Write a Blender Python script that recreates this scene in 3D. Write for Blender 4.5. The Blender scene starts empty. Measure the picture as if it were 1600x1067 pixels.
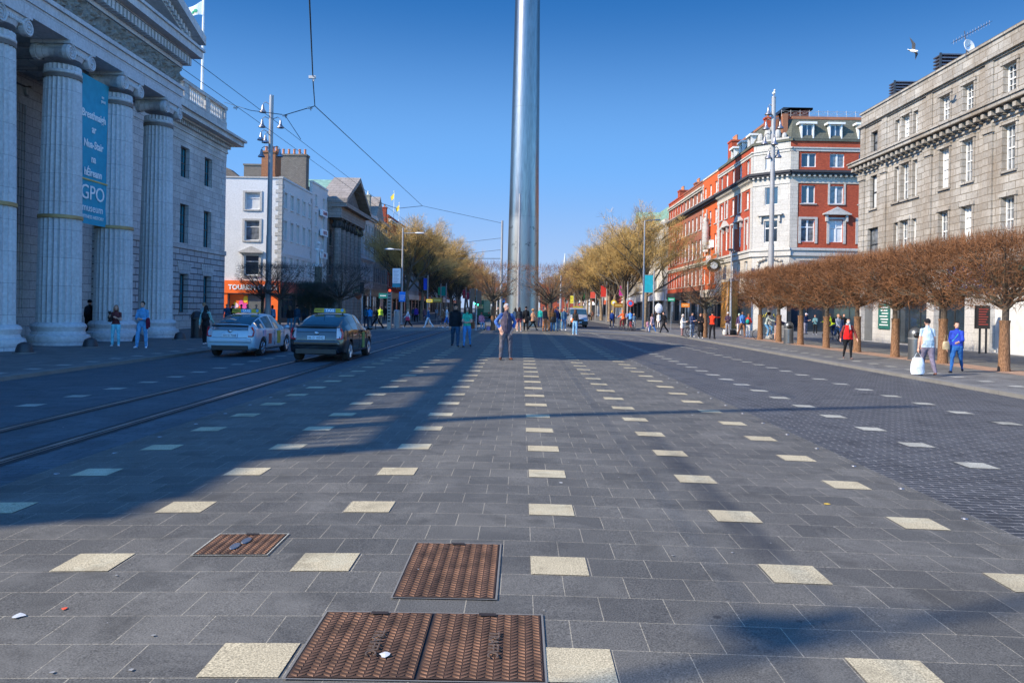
import bpy, bmesh, math, random
from mathutils import Vector, Matrix, noise
SC = bpy.context.scene
COL = SC.collection
R = math.radians
# ---------------------------------------------------------------- camera
FPX, CAMH, ROLL = 1220.0, 1.63, math.radians(1.0)
cam = bpy.data.cameras.new("camera"); cam_o = bpy.data.objects.new("camera", cam); COL.objects.link(cam_o)
cam.sensor_width = 36.0; cam.lens = 36.0 * FPX / 1600.0
cam.shift_x = -14.0 / 1600.0; cam.shift_y = -51.5 / 1600.0
cam.clip_start = 0.05; cam.clip_end = 6000
cam_o.location = (0, 0, CAMH); cam_o.rotation_euler = (R(90), -ROLL, 0)
SC.camera = cam_o
# ---------------------------------------------------------------- sky and sun
SUN_EL = 35.0
SUN_DIR = Vector((-.906 * math.cos(R(SUN_EL)), -.423 * math.cos(R(SUN_EL)), math.sin(R(SUN_EL))))
W = bpy.data.worlds.new("World"); SC.world = W; W.use_nodes = True
nt = W.node_tree; nt.nodes.clear()
sky = nt.nodes.new("ShaderNodeTexSky"); sky.sky_type = 'NISHITA'; sky.sun_disc = False
sky.sun_elevation = R(SUN_EL); sky.sun_rotation = math.atan2(SUN_DIR.x, SUN_DIR.y)
sky.altitude = 0; sky.air_density = 1.0; sky.dust_density = 0.15; sky.ozone_density = 3.0
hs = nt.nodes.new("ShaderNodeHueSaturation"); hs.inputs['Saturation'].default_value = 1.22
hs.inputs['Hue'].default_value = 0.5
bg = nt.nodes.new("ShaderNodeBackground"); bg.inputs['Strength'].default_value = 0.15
wo = nt.nodes.new("ShaderNodeOutputWorld")
# tint toward deep blue, and a pale lilac-blue band low over the horizon, set by the true direction in the sky
def wmix(mode, fac, a, b):
    n = nt.nodes.new("ShaderNodeMix"); n.data_type = 'RGBA'; n.blend_type = mode
    for sk, v in ((n.inputs[0], fac), (n.inputs[6], a), (n.inputs[7], b)):
        if isinstance(v, bpy.types.NodeSocket): nt.links.new(v, sk)
        else: sk.default_value = v
    return n.outputs[2]
nt.links.new(sky.outputs[0], hs.inputs['Color'])
def wmap(sock, a, b, c, d):
    n = nt.nodes.new("ShaderNodeMapRange"); n.interpolation_type = 'SMOOTHSTEP'
    for i, v in ((1, a), (2, b), (3, c), (4, d)): n.inputs[i].default_value = v
    nt.links.new(sock, n.inputs[0]); return n.outputs[0]
south = wmix('MULTIPLY', 1.0, hs.outputs[0], (.86, 1.24, 1.58, 1))        # sun's half of the sky, boosted and tinted blue to lift the shade
tcw = nt.nodes.new("ShaderNodeTexCoord"); sxw = nt.nodes.new("ShaderNodeSeparateXYZ"); nt.links.new(tcw.outputs['Generated'], sxw.inputs[0])
zz = sxw.outputs[2]
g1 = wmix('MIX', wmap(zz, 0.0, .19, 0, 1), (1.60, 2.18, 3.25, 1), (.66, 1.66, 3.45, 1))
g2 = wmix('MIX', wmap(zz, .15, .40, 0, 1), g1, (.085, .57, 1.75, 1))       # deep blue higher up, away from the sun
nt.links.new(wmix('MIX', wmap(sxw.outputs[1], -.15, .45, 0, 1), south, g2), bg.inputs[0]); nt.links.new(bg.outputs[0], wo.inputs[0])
sun = bpy.data.lights.new("sun", 'SUN'); sun.energy = 4.3; sun.angle = R(0.5); sun.color = (1.0, .87, .68)
sun_o = bpy.data.objects.new("sun", sun); COL.objects.link(sun_o)
sun_o.rotation_euler = SUN_DIR.to_track_quat('Z', 'Y').to_euler()
SC.view_settings.view_transform = 'Standard'; SC.view_settings.look = 'None'
SC.view_settings.exposure = 0.93; SC.view_settings.gamma = 1.0
SC.render.engine = 'CYCLES'
# ---------------------------------------------------------------- picture -> place helpers (used once, to get real positions at real distances)
def ray(x, y):
    u = x - 814.0; v = 482.0 - y; c, s = math.cos(ROLL), math.sin(ROLL)
    return (u * c - v * s) / FPX, (u * s + v * c) / FPX
KL, KR = -11.9, 11.65
def gzr(X): return -0.0235 * (math.sqrt((X + .4) ** 2 + 1) - 1)
def gz(X):
    if X > KR: return gzr(KR) + .09 + .005 * (X - KR)
    if X < KL: return gzr(KL) + .09 + .005 * (KL - X)
    return gzr(X)
def gp(x, y):
    a, b = ray(x, y); Y = 20.
    for i in range(60): Y = Y * .3 + .7 * ((gz(a * Y) - CAMH) / b)
    return a * Y, Y, gz(a * Y)
def atY(x, y, Y):
    a, b = ray(x, y); return Vector((a * Y, Y, CAMH + b * Y))
# ---------------------------------------------------------------- materials
MATS = {}
def new_mat(name):
    m = bpy.data.materials.new(name); m.use_nodes = True; MATS[name] = m
    t = m.node_tree; b = t.nodes['Principled BSDF']
    return m, t, b
def N(t, typ, **kw):
    n = t.nodes.new(typ)
    for k, v in kw.items():
        if k in n.inputs: n.inputs[k].default_value = v
        else: setattr(n, k, v)
    return n
def mixc(t, fac, a, b, mode='MIX'):
    n = t.nodes.new("ShaderNodeMix"); n.data_type = 'RGBA'; n.blend_type = mode
    for sock, val in ((n.inputs[0], fac), (n.inputs[6], a), (n.inputs[7], b)):
        if hasattr(val, 'is_linked') or isinstance(val, bpy.types.NodeSocket): t.links.new(val, sock)
        else: sock.default_value = val if not isinstance(val, tuple) else (val + (1,))[:4]
    return n.outputs[2]
def mth(t, op, a, b=0.0, c=None):
    n = t.nodes.new("ShaderNodeMath"); n.operation = op
    for i, v in enumerate((a, b) if c is None else (a, b, c)):
        if isinstance(v, bpy.types.NodeSocket): t.links.new(v, n.inputs[i])
        else: n.inputs[i].default_value = v
    return n.outputs[0]
def ramp(t, f, a, b):
    n = t.nodes.new("ShaderNodeMapRange"); n.inputs[1].default_value = a; n.inputs[2].default_value = b
    t.links.new(f, n.inputs[0]); return n.outputs[0]
def bump(t, b, h, strength=.4, dist=.01):
    n = N(t, "ShaderNodeBump"); n.inputs['Strength'].default_value = strength; n.inputs['Distance'].default_value = dist
    t.links.new(h, n.inputs['Height']); t.links.new(n.outputs[0], b.inputs['Normal'])
def plain(name, col, rough=.7, metal=0., var=.12, sc=2.5, bmp=0., spec=.5, emit=None):
    m, t, b = new_mat(name)
    b.inputs['Roughness'].default_value = rough; b.inputs['Metallic'].default_value = metal
    b.inputs['Specular IOR Level'].default_value = spec
    tc = N(t, "ShaderNodeTexCoord"); nz = N(t, "ShaderNodeTexNoise"); nz.inputs['Scale'].default_value = sc; nz.inputs['Detail'].default_value = 5
    t.links.new(tc.outputs['Object'], nz.inputs[0])
    f = ramp(t, nz.outputs[0], .3, .7)
    lo = tuple(c * (1 - var) for c in col); hi = tuple(min(1, c * (1 + var)) for c in col)
    t.links.new(mixc(t, f, lo, hi), b.inputs['Base Color'])
    if bmp: bump(t, b, nz.outputs[0], bmp, .02)
    if emit:
        b.inputs['Emission Color'].default_value = emit[:3] + (1,); b.inputs['Emission Strength'].default_value = emit[3]
    return m
def wallvec(t):
    """(along wall, height) from the world position, whichever way the wall faces"""
    g = N(t, "ShaderNodeNewGeometry"); sp = N(t, "ShaderNodeSeparateXYZ"); sn = N(t, "ShaderNodeSeparateXYZ")
    t.links.new(g.outputs['Position'], sp.inputs[0]); t.links.new(g.outputs['True Normal'], sn.inputs[0])
    ax = mth(t, 'GREATER_THAN', mth(t, 'ABSOLUTE', sn.outputs[0]), .6)
    n = t.nodes.new("ShaderNodeMix"); n.data_type = 'FLOAT'
    t.links.new(ax, n.inputs[0]); t.links.new(sp.outputs[0], n.inputs[2]); t.links.new(sp.outputs[1], n.inputs[3])
    c = N(t, "ShaderNodeCombineXYZ"); t.links.new(n.outputs[0], c.inputs[0]); t.links.new(sp.outputs[2], c.inputs[1])
    return c.outputs[0], g, sp
def wall(name, c1, c2, mortar, bw, bh, ms, rough=.85, bmp=.5, stain=.35, streak=(.5, .45, .38), dist=.02):
    m, t, b = new_mat(name); b.inputs['Roughness'].default_value = rough; b.inputs['Specular IOR Level'].default_value = .25
    v, g, sp = wallvec(t)
    br = N(t, "ShaderNodeTexBrick"); t.links.new(v, br.inputs['Vector'])
    br.inputs['Color1'].default_value = c1 + (1,); br.inputs['Color2'].default_value = c2 + (1,); br.inputs['Mortar'].default_value = mortar + (1,)
    br.inputs['Scale'].default_value = 1; br.inputs['Brick Width'].default_value = bw; br.inputs['Row Height'].default_value = bh
    br.inputs['Mortar Size'].default_value = ms; br.inputs['Mortar Smooth'].default_value = .3; br.inputs['Bias'].default_value = 0
    nz = N(t, "ShaderNodeTexNoise"); nz.inputs['Scale'].default_value = .35; nz.inputs['Detail'].default_value = 8; nz.inputs['Roughness'].default_value = .65
    mp = N(t, "ShaderNodeMapping"); mp.inputs['Scale'].default_value = (1.6, 1.6, .5)
    t.links.new(g.outputs['Position'], mp.inputs[0]); t.links.new(mp.outputs[0], nz.inputs[0])
    f = mth(t, 'MULTIPLY', ramp(t, nz.outputs[0], .42, .7), stain)
    c = mixc(t, f, br.outputs[0], tuple(a * s for a, s in zip(c1, streak)))
    n2 = N(t, "ShaderNodeTexNoise"); n2.inputs['Scale'].default_value = 9; n2.inputs['Detail'].default_value = 4
    t.links.new(g.outputs['Position'], n2.inputs[0])
    c = mixc(t, .35, c, n2.outputs[0], 'OVERLAY')
    t.links.new(c, b.inputs['Base Color'])
    h = mth(t, 'SUBTRACT', mth(t, 'MULTIPLY', n2.outputs[0], .25), br.outputs['Fac'])
    bump(t, b, h, bmp, dist)
    return m
def paving(name, c1, c2, mortar, bw, bh, ms, oy=0., ox=0., rough=.7, speck=True, stripe=False, gum=.0, bmp=.35):
    m, t, b = new_mat(name); b.inputs['Specular IOR Level'].default_value = .35
    g = N(t, "ShaderNodeNewGeometry"); mp = N(t, "ShaderNodeMapping"); mp.inputs['Location'].default_value = (ox, oy, 0)
    t.links.new(g.outputs['Position'], mp.inputs[0])
    br = N(t, "ShaderNodeTexBrick"); t.links.new(mp.outputs[0], br.inputs['Vector'])
    br.inputs['Color1'].default_value = c1 + (1,); br.inputs['Color2'].default_value = c2 + (1,); br.inputs['Mortar'].default_value = mortar + (1,)
    br.inputs['Scale'].default_value = 1; br.inputs['Brick Width'].default_value = bw; br.inputs['Row Height'].default_value = bh
    br.inputs['Mortar Size'].default_value = ms; br.inputs['Mortar Smooth'].default_value = .1
    nb = N(t, "ShaderNodeTexNoise"); nb.inputs['Scale'].default_value = .8; nb.inputs['Detail'].default_value = 8; nb.inputs['Roughness'].default_value = .7
    nf = N(t, "ShaderNodeTexNoise"); nf.inputs['Scale'].default_value = 120; nf.inputs['Detail'].default_value = 3
    t.links.new(g.outputs['Position'], nb.inputs[0]); t.links.new(g.outputs['Position'], nf.inputs[0])
    c = mixc(t, .45, br.outputs[0], nb.outputs[0], 'OVERLAY')
    c = mixc(t, .6, c, ramp(t, nf.outputs[0], .28, .72), 'OVERLAY')
    nm = N(t, "ShaderNodeTexNoise"); nm.inputs['Scale'].default_value = 2.6; nm.inputs['Detail'].default_value = 6
    t.links.new(g.outputs['Position'], nm.inputs[0])
    c = mixc(t, mth(t, 'MULTIPLY', ramp(t, nm.outputs[0], .56, .70), .55), c, tuple(x * .45 for x in c1))
    nd = N(t, "ShaderNodeTexNoise"); nd.inputs['Scale'].default_value = 1.1; nd.inputs['Detail'].default_value = 10; nd.inputs['Roughness'].default_value = .75; nd.inputs['Distortion'].default_value = .6
    t.links.new(mp.outputs[0], nd.inputs[0])
    c = mixc(t, mth(t, 'MULTIPLY', ramp(t, nd.outputs[0], .50, .70), .42), c, tuple(min(.6, x * 1.9 + .01) for x in c1))
    ns = N(t, "ShaderNodeTexNoise"); ns.inputs['Scale'].default_value = 38; ns.inputs['Detail'].default_value = 3; t.links.new(mp.outputs[0], ns.inputs[0])
    c = mixc(t, mth(t, 'MULTIPLY', ramp(t, ns.outputs[0], .66, .70), .35), c, tuple(x * .4 for x in c1))
    if gum:
        vo = N(t, "ShaderNodeTexVoronoi"); vo.inputs['Scale'].default_value = 2.1; t.links.new(g.outputs['Position'], vo.inputs[0])
        sz = N(t, "ShaderNodeSeparateColor"); t.links.new(vo.outputs['Color'], sz.inputs[0])
        lim = mth(t, 'MULTIPLY', mth(t, 'POWER', sz.outputs[0], 2.0), .05)
        ds = mth(t, 'LESS_THAN', vo.outputs['Distance'], lim)
        c = mixc(t, mth(t, 'MULTIPLY', ds, gum), c, (.5, .5, .48))
        v2 = N(t, "ShaderNodeTexVoronoi"); v2.inputs['Scale'].default_value = 3.7; t.links.new(mp.outputs[0], v2.inputs[0])
        s2 = N(t, "ShaderNodeSeparateColor"); t.links.new(v2.outputs['Color'], s2.inputs[0])
        d2 = mth(t, 'LESS_THAN', v2.outputs['Distance'], mth(t, 'MULTIPLY', mth(t, 'POWER', s2.outputs[1], 4.0), .09))
        c = mixc(t, mth(t, 'MULTIPLY', d2, .55), c, (.012, .013, .015))
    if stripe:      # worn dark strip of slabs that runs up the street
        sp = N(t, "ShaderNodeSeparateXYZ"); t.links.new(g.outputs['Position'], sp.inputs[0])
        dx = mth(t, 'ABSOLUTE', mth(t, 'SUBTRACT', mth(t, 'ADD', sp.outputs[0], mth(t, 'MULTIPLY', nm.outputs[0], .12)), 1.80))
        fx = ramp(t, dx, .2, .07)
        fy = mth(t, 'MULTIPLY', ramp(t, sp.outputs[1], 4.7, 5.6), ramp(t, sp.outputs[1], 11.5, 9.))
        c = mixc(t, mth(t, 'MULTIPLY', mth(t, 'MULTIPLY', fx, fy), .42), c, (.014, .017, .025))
    t.links.new(c, b.inputs['Base Color'])
    rr = mth(t, 'MULTIPLY_ADD', nb.outputs[0], .3, rough - .15); t.links.new(rr, b.inputs['Roughness'])
    h = mth(t, 'SUBTRACT', mth(t, 'MULTIPLY', nf.outputs[0], .35), br.outputs['Fac'])
    bump(t, b, h, bmp, .006)
    return m
granite = wall('granite_ashlar', (.57, .56, .54), (.44, .435, .43), (.17, .16, .17), 1.1, .42, .014, bmp=.4, stain=.6, streak=(.5, .47, .44))
rustic = wall('rusticated_granite', (.50, .49, .49), (.38, .375, .38), (.12, .10, .11), 1.15, .40, .035, bmp=.9, dist=.05)
portland = wall('portland_stone', (.57, .57, .57), (.51, .51, .52), (.24, .24, .26), 2.2, 1.1, .008, bmp=.25, stain=.5, streak=(.62, .6, .58))
grey_stone = wall('grey_ashlar', (.40, .375, .335), (.28, .265, .24), (.14, .12, .09), 1.0, .36, .022, bmp=.6, stain=.9, streak=(.50, .43, .36))
white_stone = wall('white_painted_ashlar', (.44, .425, .39), (.40, .385, .355), (.3, .28, .25), 1.2, .5, .014, bmp=.3, stain=.5, streak=(.7, .66, .6))
red_brick = wall('red_brick', (.44, .07, .028), (.30, .042, .02), (.24, .085, .05), .23, .078, .011, bmp=.4, stain=.3)
orange_brick = wall('orange_painted_brick', (.60, .11, .025), (.5, .085, .02), (.36, .1, .04), .23, .078, .01, bmp=.3, stain=.15)
brown_brick = wall('brown_brick', (.33, .095, .05), (.25, .07, .04), (.22, .14, .1), .23, .078, .012, bmp=.4)
band_stone = wall('band_stone', (.50, .45, .38), (.44, .40, .34), (.28, .25, .2), .9, .35, .012, bmp=.3, stain=.5)
pale_stone = wall('pale_stone', (.48, .47, .45), (.44, .43, .42), (.3, .3, .3), 1.2, .4, .012, bmp=.3)
white_render = wall('white_render', (.60, .60, .58), (.57, .57, .555), (.55, .57, .58), 2.5, 1.2, .006, bmp=.1, stain=.2, streak=(.75, .75, .75))
brown_stone = wall('brown_stone', (.30, .265, .235), (.25, .22, .195), (.09, .08, .07), 1.0, .4, .015, bmp=.4)
rubble = wall('rubble_chimney', (.24, .20, .16), (.17, .145, .12), (.11, .1, .09), .3, .12, .02, bmp=.6)
cream = wall('cream_stone', (.56, .53, .46), (.52, .49, .43), (.38, .36, .32), 1.3, .5, .01, bmp=.2)
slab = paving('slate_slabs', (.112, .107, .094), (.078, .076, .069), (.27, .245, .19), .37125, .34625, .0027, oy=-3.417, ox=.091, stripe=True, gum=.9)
setts = paving('street_blocks', (.052, .055, .060), (.032, .035, .041), (.20, .195, .19), .30, .105, .008, gum=.5)
setts_l = paving('tram_road_setts', (.070, .092, .105), (.052, .070, .082), (.022, .026, .032), .38, .13, .006, gum=.7)
footway = paving('footway_flags', (.135, .135, .13), (.10, .10, .10), (.07, .068, .062), .9, .45, .006, gum=.9)
warm_strip = paving('warm_paving_strip', (.33, .21, .15), (.26, .165, .12), (.18, .13, .1), .3, .3, .01)
cross_pave = paving('crossing_flags', (.17, .165, .15), (.13, .128, .12), (.09, .09, .08), .7, .4, .008, gum=.6)
pale_tile = paving('pale_granite_tile', (.42, .36, .235), (.35, .305, .205), (.4, .38, .3), 9., 9., .001, rough=.75, gum=.8, bmp=.15)
road_tile = paving('worn_pale_tile', (.34, .33, .27), (.30, .30, .28), (.3, .3, .3), 9., 9., .001, rough=.75)
asphalt = paving('asphalt', (.055, .057, .062), (.05, .052, .056), (.05, .05, .055), 30., 30., .001, gum=.3)
kerb_m = plain('kerb_stone', (.16, .155, .145), .8, bmp=.3)
rail_m = plain('rail_steel', (.35, .36, .38), .28, 1.0)
groove_m = plain('rail_groove', (.012, .013, .015), .8)
rust = plain('rusty_iron', (.145, .072, .04), .75, .15, var=.6, sc=6, bmp=.4)
rust_lid = plain('rusty_plate', (.05, .026, .016), .85, .1, var=.5, sc=9)
rust_dark = plain('dark_iron', (.035, .025, .022), .7, .3, var=.3, sc=10)
frame_w = plain('white_window_frame', (.64, .64, .62), .5)
frame_d = plain('dark_window_frame', (.03, .032, .035), .4)
glass = plain('window_glass', (.022, .034, .048), .06, var=.5, sc=.6, spec=.8)
glass_painted_refl = plain('painted_reflection_glass', (.03, .19, .25), .05, var=.4, sc=.5, spec=1.0)  # cyan base colour stands in for the bright reflection in the panes
curtain = plain('curtained_glass', (.13, .14, .15), .12, var=.6, sc=2.2, spec=.8)
blind = plain('blind_behind_glass', (.55, .56, .55), .25, var=.2, sc=1.0, spec=.8)
black = plain('black_paint', (.012, .012, .014), .45)
dark_shop = plain('dark_shop_front', (.025, .028, .032), .35, var=.3)
steel = plain('galvanised_steel', (.30, .30, .31), .42, .85, var=.1, sc=3)
pole_paint = plain('pole_paint', (.30, .295, .29), .45, .1, var=.08)
spire_m, _t, _b = new_mat('brushed_steel')
_b.inputs['Metallic'].default_value = 1.0
_tc = N(_t, "ShaderNodeTexCoord"); _mp = N(_t, "ShaderNodeMapping"); _mp.inputs['Scale'].default_value = (6, 6, .5)
_n = N(_t, "ShaderNodeTexNoise"); _n.inputs['Scale'].default_value = 2.; _n.inputs['Detail'].default_value = 6
_t.links.new(_tc.outputs['Object'], _mp.inputs[0]); _t.links.new(_mp.outputs[0], _n.inputs[0])
_n2 = N(_t, "ShaderNodeTexNoise"); _n2.inputs['Scale'].default_value = 1.3; _n2.inputs['Detail'].default_value = 10; _n2.inputs['Roughness'].default_value = .75
_t.links.new(_tc.outputs['Object'], _n2.inputs[0])
_sp = N(_t, "ShaderNodeSeparateXYZ"); _t.links.new(_tc.outputs['Object'], _sp.inputs[0])
_low = ramp(_t, _sp.outputs[2], 10.5, 9.5)
_spot = mth(_t, 'MULTIPLY', mth(_t, 'MULTIPLY', ramp(_t, _n2.outputs[0], .6, .63), _low), .75)
_c = mixc(_t, ramp(_t, _n.outputs[0], .3, .7), (.20, .19, .18), (.30, .285, .265))
_c = mixc(_t, mth(_t, 'MULTIPLY', _low, .45), _c, (.34, .37, .36))
_c = mixc(_t, _spot, _c, (.05, .05, .055))
_t.links.new(_c, _b.inputs['Base Color'])
_t.links.new(mth(_t, 'MULTIPLY_ADD', _low, .12, .30), _b.inputs['Roughness'])
copper = plain('green_copper', (.17, .30, .24), .7, var=.25)
slate = wall('slate_roof', (.11, .115, .09), (.085, .09, .07), (.05, .05, .045), .3, .2, .012, bmp=.4)
terracotta = plain('terracotta_pot', (.45, .17, .08), .8)
bark = plain('tree_bark', (.085, .065, .05), .95, var=.4, sc=12, bmp=.8)
sleeve_m, _t, _b = new_mat('trunk_sleeve')
_b.inputs['Roughness'].default_value = .9
_tc = N(_t, "ShaderNodeTexCoord"); _br = N(_t, "ShaderNodeTexNoise"); _br.inputs['Scale'].default_value = 9
_mp = N(_t, "ShaderNodeMapping"); _mp.inputs['Scale'].default_value = (5, 5, 1.2)
_t.links.new(_tc.outputs['Object'], _mp.inputs[0]); _t.links.new(_mp.outputs[0], _br.inputs[0])
_t.links.new(mixc(_t, ramp(_t, _br.outputs[0], .35, .65), (.11, .052, .024), (.27, .145, .075)), _b.inputs['Base Color'])
bump(_t, _b, _br.outputs[0], .8, .03)
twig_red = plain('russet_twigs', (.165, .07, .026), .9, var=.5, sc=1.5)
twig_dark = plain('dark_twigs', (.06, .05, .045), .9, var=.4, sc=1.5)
twig_gold = plain('budding_twigs', (.42, .27, .085), .9, var=.4, sc=.6)
branch_m = plain('branch_bark', (.10, .08, .055), .95, var=.3, sc=4)
pink_skin = plain('skin', (.55, .30, .21), .55, var=.05)
skin_dk = plain('brown_skin', (.20, .10, .06), .55, var=.05)
cloth_cache = {}
def cloth(col, rough=.85):
    k = (tuple(round(c, 3) for c in col), rough)
    if k not in cloth_cache: cloth_cache[k] = plain('fabric_%d' % len(cloth_cache), col, rough, var=.3, sc=7, bmp=.7, spec=.2)
    return cloth_cache[k]
# ---------------------------------------------------------------- mesh helpers
class MB:
    def __init__(s): s.v = []; s.f = []; s.m = []; s.cur = 0
    def add(s, vs, fs):
        o = len(s.v); s.v += [tuple(v) for v in vs]; s.f += [tuple(i + o for i in f) for f in fs]; s.m += [s.cur] * len(fs); return s
    def box(s, x0, x1, y0, y1, z0, z1):
        return s.add([(x0, y0, z0), (x1, y0, z0), (x1, y1, z0), (x0, y1, z0), (x0, y0, z1), (x1, y0, z1), (x1, y1, z1), (x0, y1, z1)],
                     [(0, 3, 2, 1), (4, 5, 6, 7), (0, 1, 5, 4), (1, 2, 6, 5), (2, 3, 7, 6), (3, 0, 4, 7)])
    def quad(s, *p): return s.add(p, [tuple(range(len(p)))])
    def tube(s, pts, rad, n=8, cap=True, ry=1.0):
        pts = [Vector(p) for p in pts]
        if not isinstance(rad, (list, tuple)): rad = [rad] * len(pts)
        vs = []; fs = []; up0 = None
        for i, p in enumerate(pts):
            d = (pts[min(i + 1, len(pts) - 1)] - pts[max(i - 1, 0)]).normalized()
            if up0 is None: up0 = Vector((1, 0, 0)) if abs(d.x) < .9 else Vector((0, 1, 0))
            a = d.cross(up0).normalized(); b = d.cross(a).normalized(); up0 = -b if False else up0
            for k in range(n):
                t = 2 * math.pi * k / n
                vs.append(p + (a * math.cos(t) * ry + b * math.sin(t)) * rad[i])
        for i in range(len(pts) - 1):
            for k in range(n):
                k2 = (k + 1) % n; fs.append((i * n + k, i * n + k2, (i + 1) * n + k2, (i + 1) * n + k))
        if cap: fs.append(tuple(range(n))[::-1]); fs.append(tuple((len(pts) - 1) * n + k for k in range(n)))
        return s.add(vs, fs)
    def lathe(s, prof, cx=0, cy=0, cz=0, n=24, flute=0, famp=.0, fz=None, sx=1, sy=1):
        vs = []; fs = []
        for (r, z) in prof:
            for k in range(n):
                t = 2 * math.pi * k / n; rr = r
                if flute and (fz is None or fz[0] <= z <= fz[1]): rr = r * (1 - famp * abs(math.sin(flute * t / 2)))
                vs.append((cx + rr * math.cos(t) * sx, cy + rr * math.sin(t) * sy, cz + z))
        m = len(prof)
        for i in range(m - 1):
            for k in range(n):
                k2 = (k + 1) % n; fs.append((i * n + k, i * n + k2, (i + 1) * n + k2, (i + 1) * n + k))
        fs.append(tuple(range(n))[::-1]); fs.append(tuple((m - 1) * n + k for k in range(n)))
        return s.add(vs, fs)
    def ball(s, c, rx, ry=None, rz=None, n=10, m=7):
        ry = ry or rx; rz = rz or rx; prof = []
        for i in range(m + 1):
            a = -math.pi / 2 + math.pi * i / m; prof.append((max(.001, math.cos(a)), math.sin(a)))
        o = MB(); o.lathe(prof, n=n)
        return s.add([(c[0] + x * rx, c[1] + y * ry, c[2] + z * rz) for x, y, z in o.v], o.f)
    def prism(s, poly, ax, a0, a1):
        """poly: 2-D outline; ax 'x','y','z' = extrusion axis; coordinates keep their order"""
        n = len(poly); vs = []
        for a in (a0, a1):
            for p in poly:
                vs.append({'x': (a, p[0], p[1]), 'y': (p[0], a, p[1]), 'z': (p[0], p[1], a)}[ax])
        fs = [tuple(range(n))[::-1], tuple(range(n, 2 * n))] + [(i, (i + 1) % n, n + (i + 1) % n, n + i) for i in range(n)]
        return s.add(vs, fs)
    def xf(s, M): s.v = [tuple(M @ Vector(v)) for v in s.v]; return s
    def join(s, o, M=None):
        return s.add([tuple(M @ Vector(v)) for v in o.v] if M else o.v, o.f)
    def mesh(s, name, mats, smooth=False):
        me = bpy.data.meshes.new(name); me.from_pydata(s.v, [], s.f)
        mats = mats if isinstance(mats, (list, tuple)) else [mats]
        for m in mats: me.materials.append(m)
        if len(mats) > 1: me.polygons.foreach_set('material_index', s.m)
        bm = bmesh.new(); bm.from_mesh(me); bmesh.ops.recalc_face_normals(bm, faces=bm.faces); bm.to_mesh(me); bm.free()
        if smooth:
            me.polygons.foreach_set('use_smooth', [True] * len(me.polygons))
            try: me.set_sharp_from_angle(angle=R(38))
            except Exception: pass
        me.update(); return me
    def build(s, name, mats, parent=None, smooth=False, world=True, loc=None, rz=0):
        if parent is not None and world:
            o = parent.location
            pp = parent.parent
            off = Vector(o) + (Vector(pp.location) if pp else Vector((0, 0, 0)))
            s.v = [(v[0] - off.x, v[1] - off.y, v[2] - off.z) for v in s.v]
        ob = bpy.data.objects.new(name, s.mesh(name, mats, smooth)); COL.objects.link(ob)
        if parent is not None: ob.parent = parent
        if loc is not None: ob.location = loc
        if rz: ob.rotation_euler = (0, 0, rz)
        return ob
def tag(o, label=None, cat=None, group=None, kind=None):
    if label: o['label'] = label
    if cat: o['category'] = cat
    if group: o['group'] = group
    if kind: o['kind'] = kind
    return o
def thing(name, loc, label, cat, group=None, rz=0):
    o = bpy.data.objects.new(name, None); COL.objects.link(o); o.location = loc; o.rotation_euler = (0, 0, rz)
    o.empty_display_size = .2
    return tag(o, label, cat, group)
def copy_tree(o, parent=None):
    c = o.copy(); COL.objects.link(c)
    if parent is not None: c.parent = parent
    for ch in list(o.children): copy_tree(ch, c)
    return c
def text_mb(s, size, depth=.02, align='CENTER', sx=1.0, bold=0.0):
    cu = bpy.data.curves.new('t', 'FONT'); cu.body = s; cu.size = size; cu.extrude = depth / 2; cu.align_x = align; cu.offset = bold
    cu.resolution_u = 3
    ob = bpy.data.objects.new('t', cu); COL.objects.link(ob); bpy.context.view_layer.update()
    me = bpy.data.meshes.new_from_object(ob.evaluated_get(bpy.context.evaluated_depsgraph_get()))
    m = MB(); m.add([(v.co.x * sx, -v.co.z, v.co.y) for v in me.vertices], [tuple(p.vertices) for p in me.polygons])
    bpy.data.objects.remove(ob); bpy.data.meshes.remove(me); bpy.data.curves.remove(cu)
    return m            # local: x right, z up, faces -y
def frame_mat(x, y, z, th):   # places a "faces -y" local mesh so that it faces the wall normal
    return Matrix.Translation((x, y, z)) @ Matrix.Rotation(th, 4, 'Z')
TH = {'L': R(90), 'R': R(-90), 'S': 0.0}      # wall faces +X / -X / -Y
# ---------------------------------------------------------------- ground
def strip(name, X0, X1, Y0, Y1, mat, dz=0.0, nx=12, kind='structure'):
    m = MB(); vs = []; fs = []
    ys = [Y0, Y1]
    for y in ys:
        for i in range(nx + 1):
            x = X0 + (X1 - X0) * i / nx; vs.append((x, y, gz(min(max(x, KL + 1e-4) if X0 >= KL - .01 and X1 <= KR + .01 else x, KR - 1e-4) if X0 >= KL - .01 and X1 <= KR + .01 else x) + dz))
    for i in range(nx): fs.append((i, i + 1, nx + 2 + i, nx + 1 + i))
    m.add(vs, fs); o = m.build(name, mat); return tag(o, kind=kind)
XM0, XM1 = -4.75, 3.9
FAR = 620
m = MB(); m.quad((-3000, -300, -.75), (3000, -300, -.75), (3000, 4000, -.75), (-3000, 4000, -.75)); tag(m.build('ground', asphalt), kind='structure')
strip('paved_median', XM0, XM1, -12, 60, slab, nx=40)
strip('road', XM1, KR, -12, 60, setts, nx=16)
strip('tram_road', KL, XM0, -12, 60, setts_l, nx=16)
strip('crossing_pavement', KL, KR, 60, 68, cross_pave, nx=40)
strip('road_beyond', XM1 + .6, KR, 68, FAR, asphalt, nx=12)
strip('tram_road_beyond', KL, -4.2, 68, FAR, asphalt, nx=12)
strip('median_pavement_beyond', -4.2, XM1 + .6, 68, FAR, cross_pave, dz=.0, nx=20)
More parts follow.
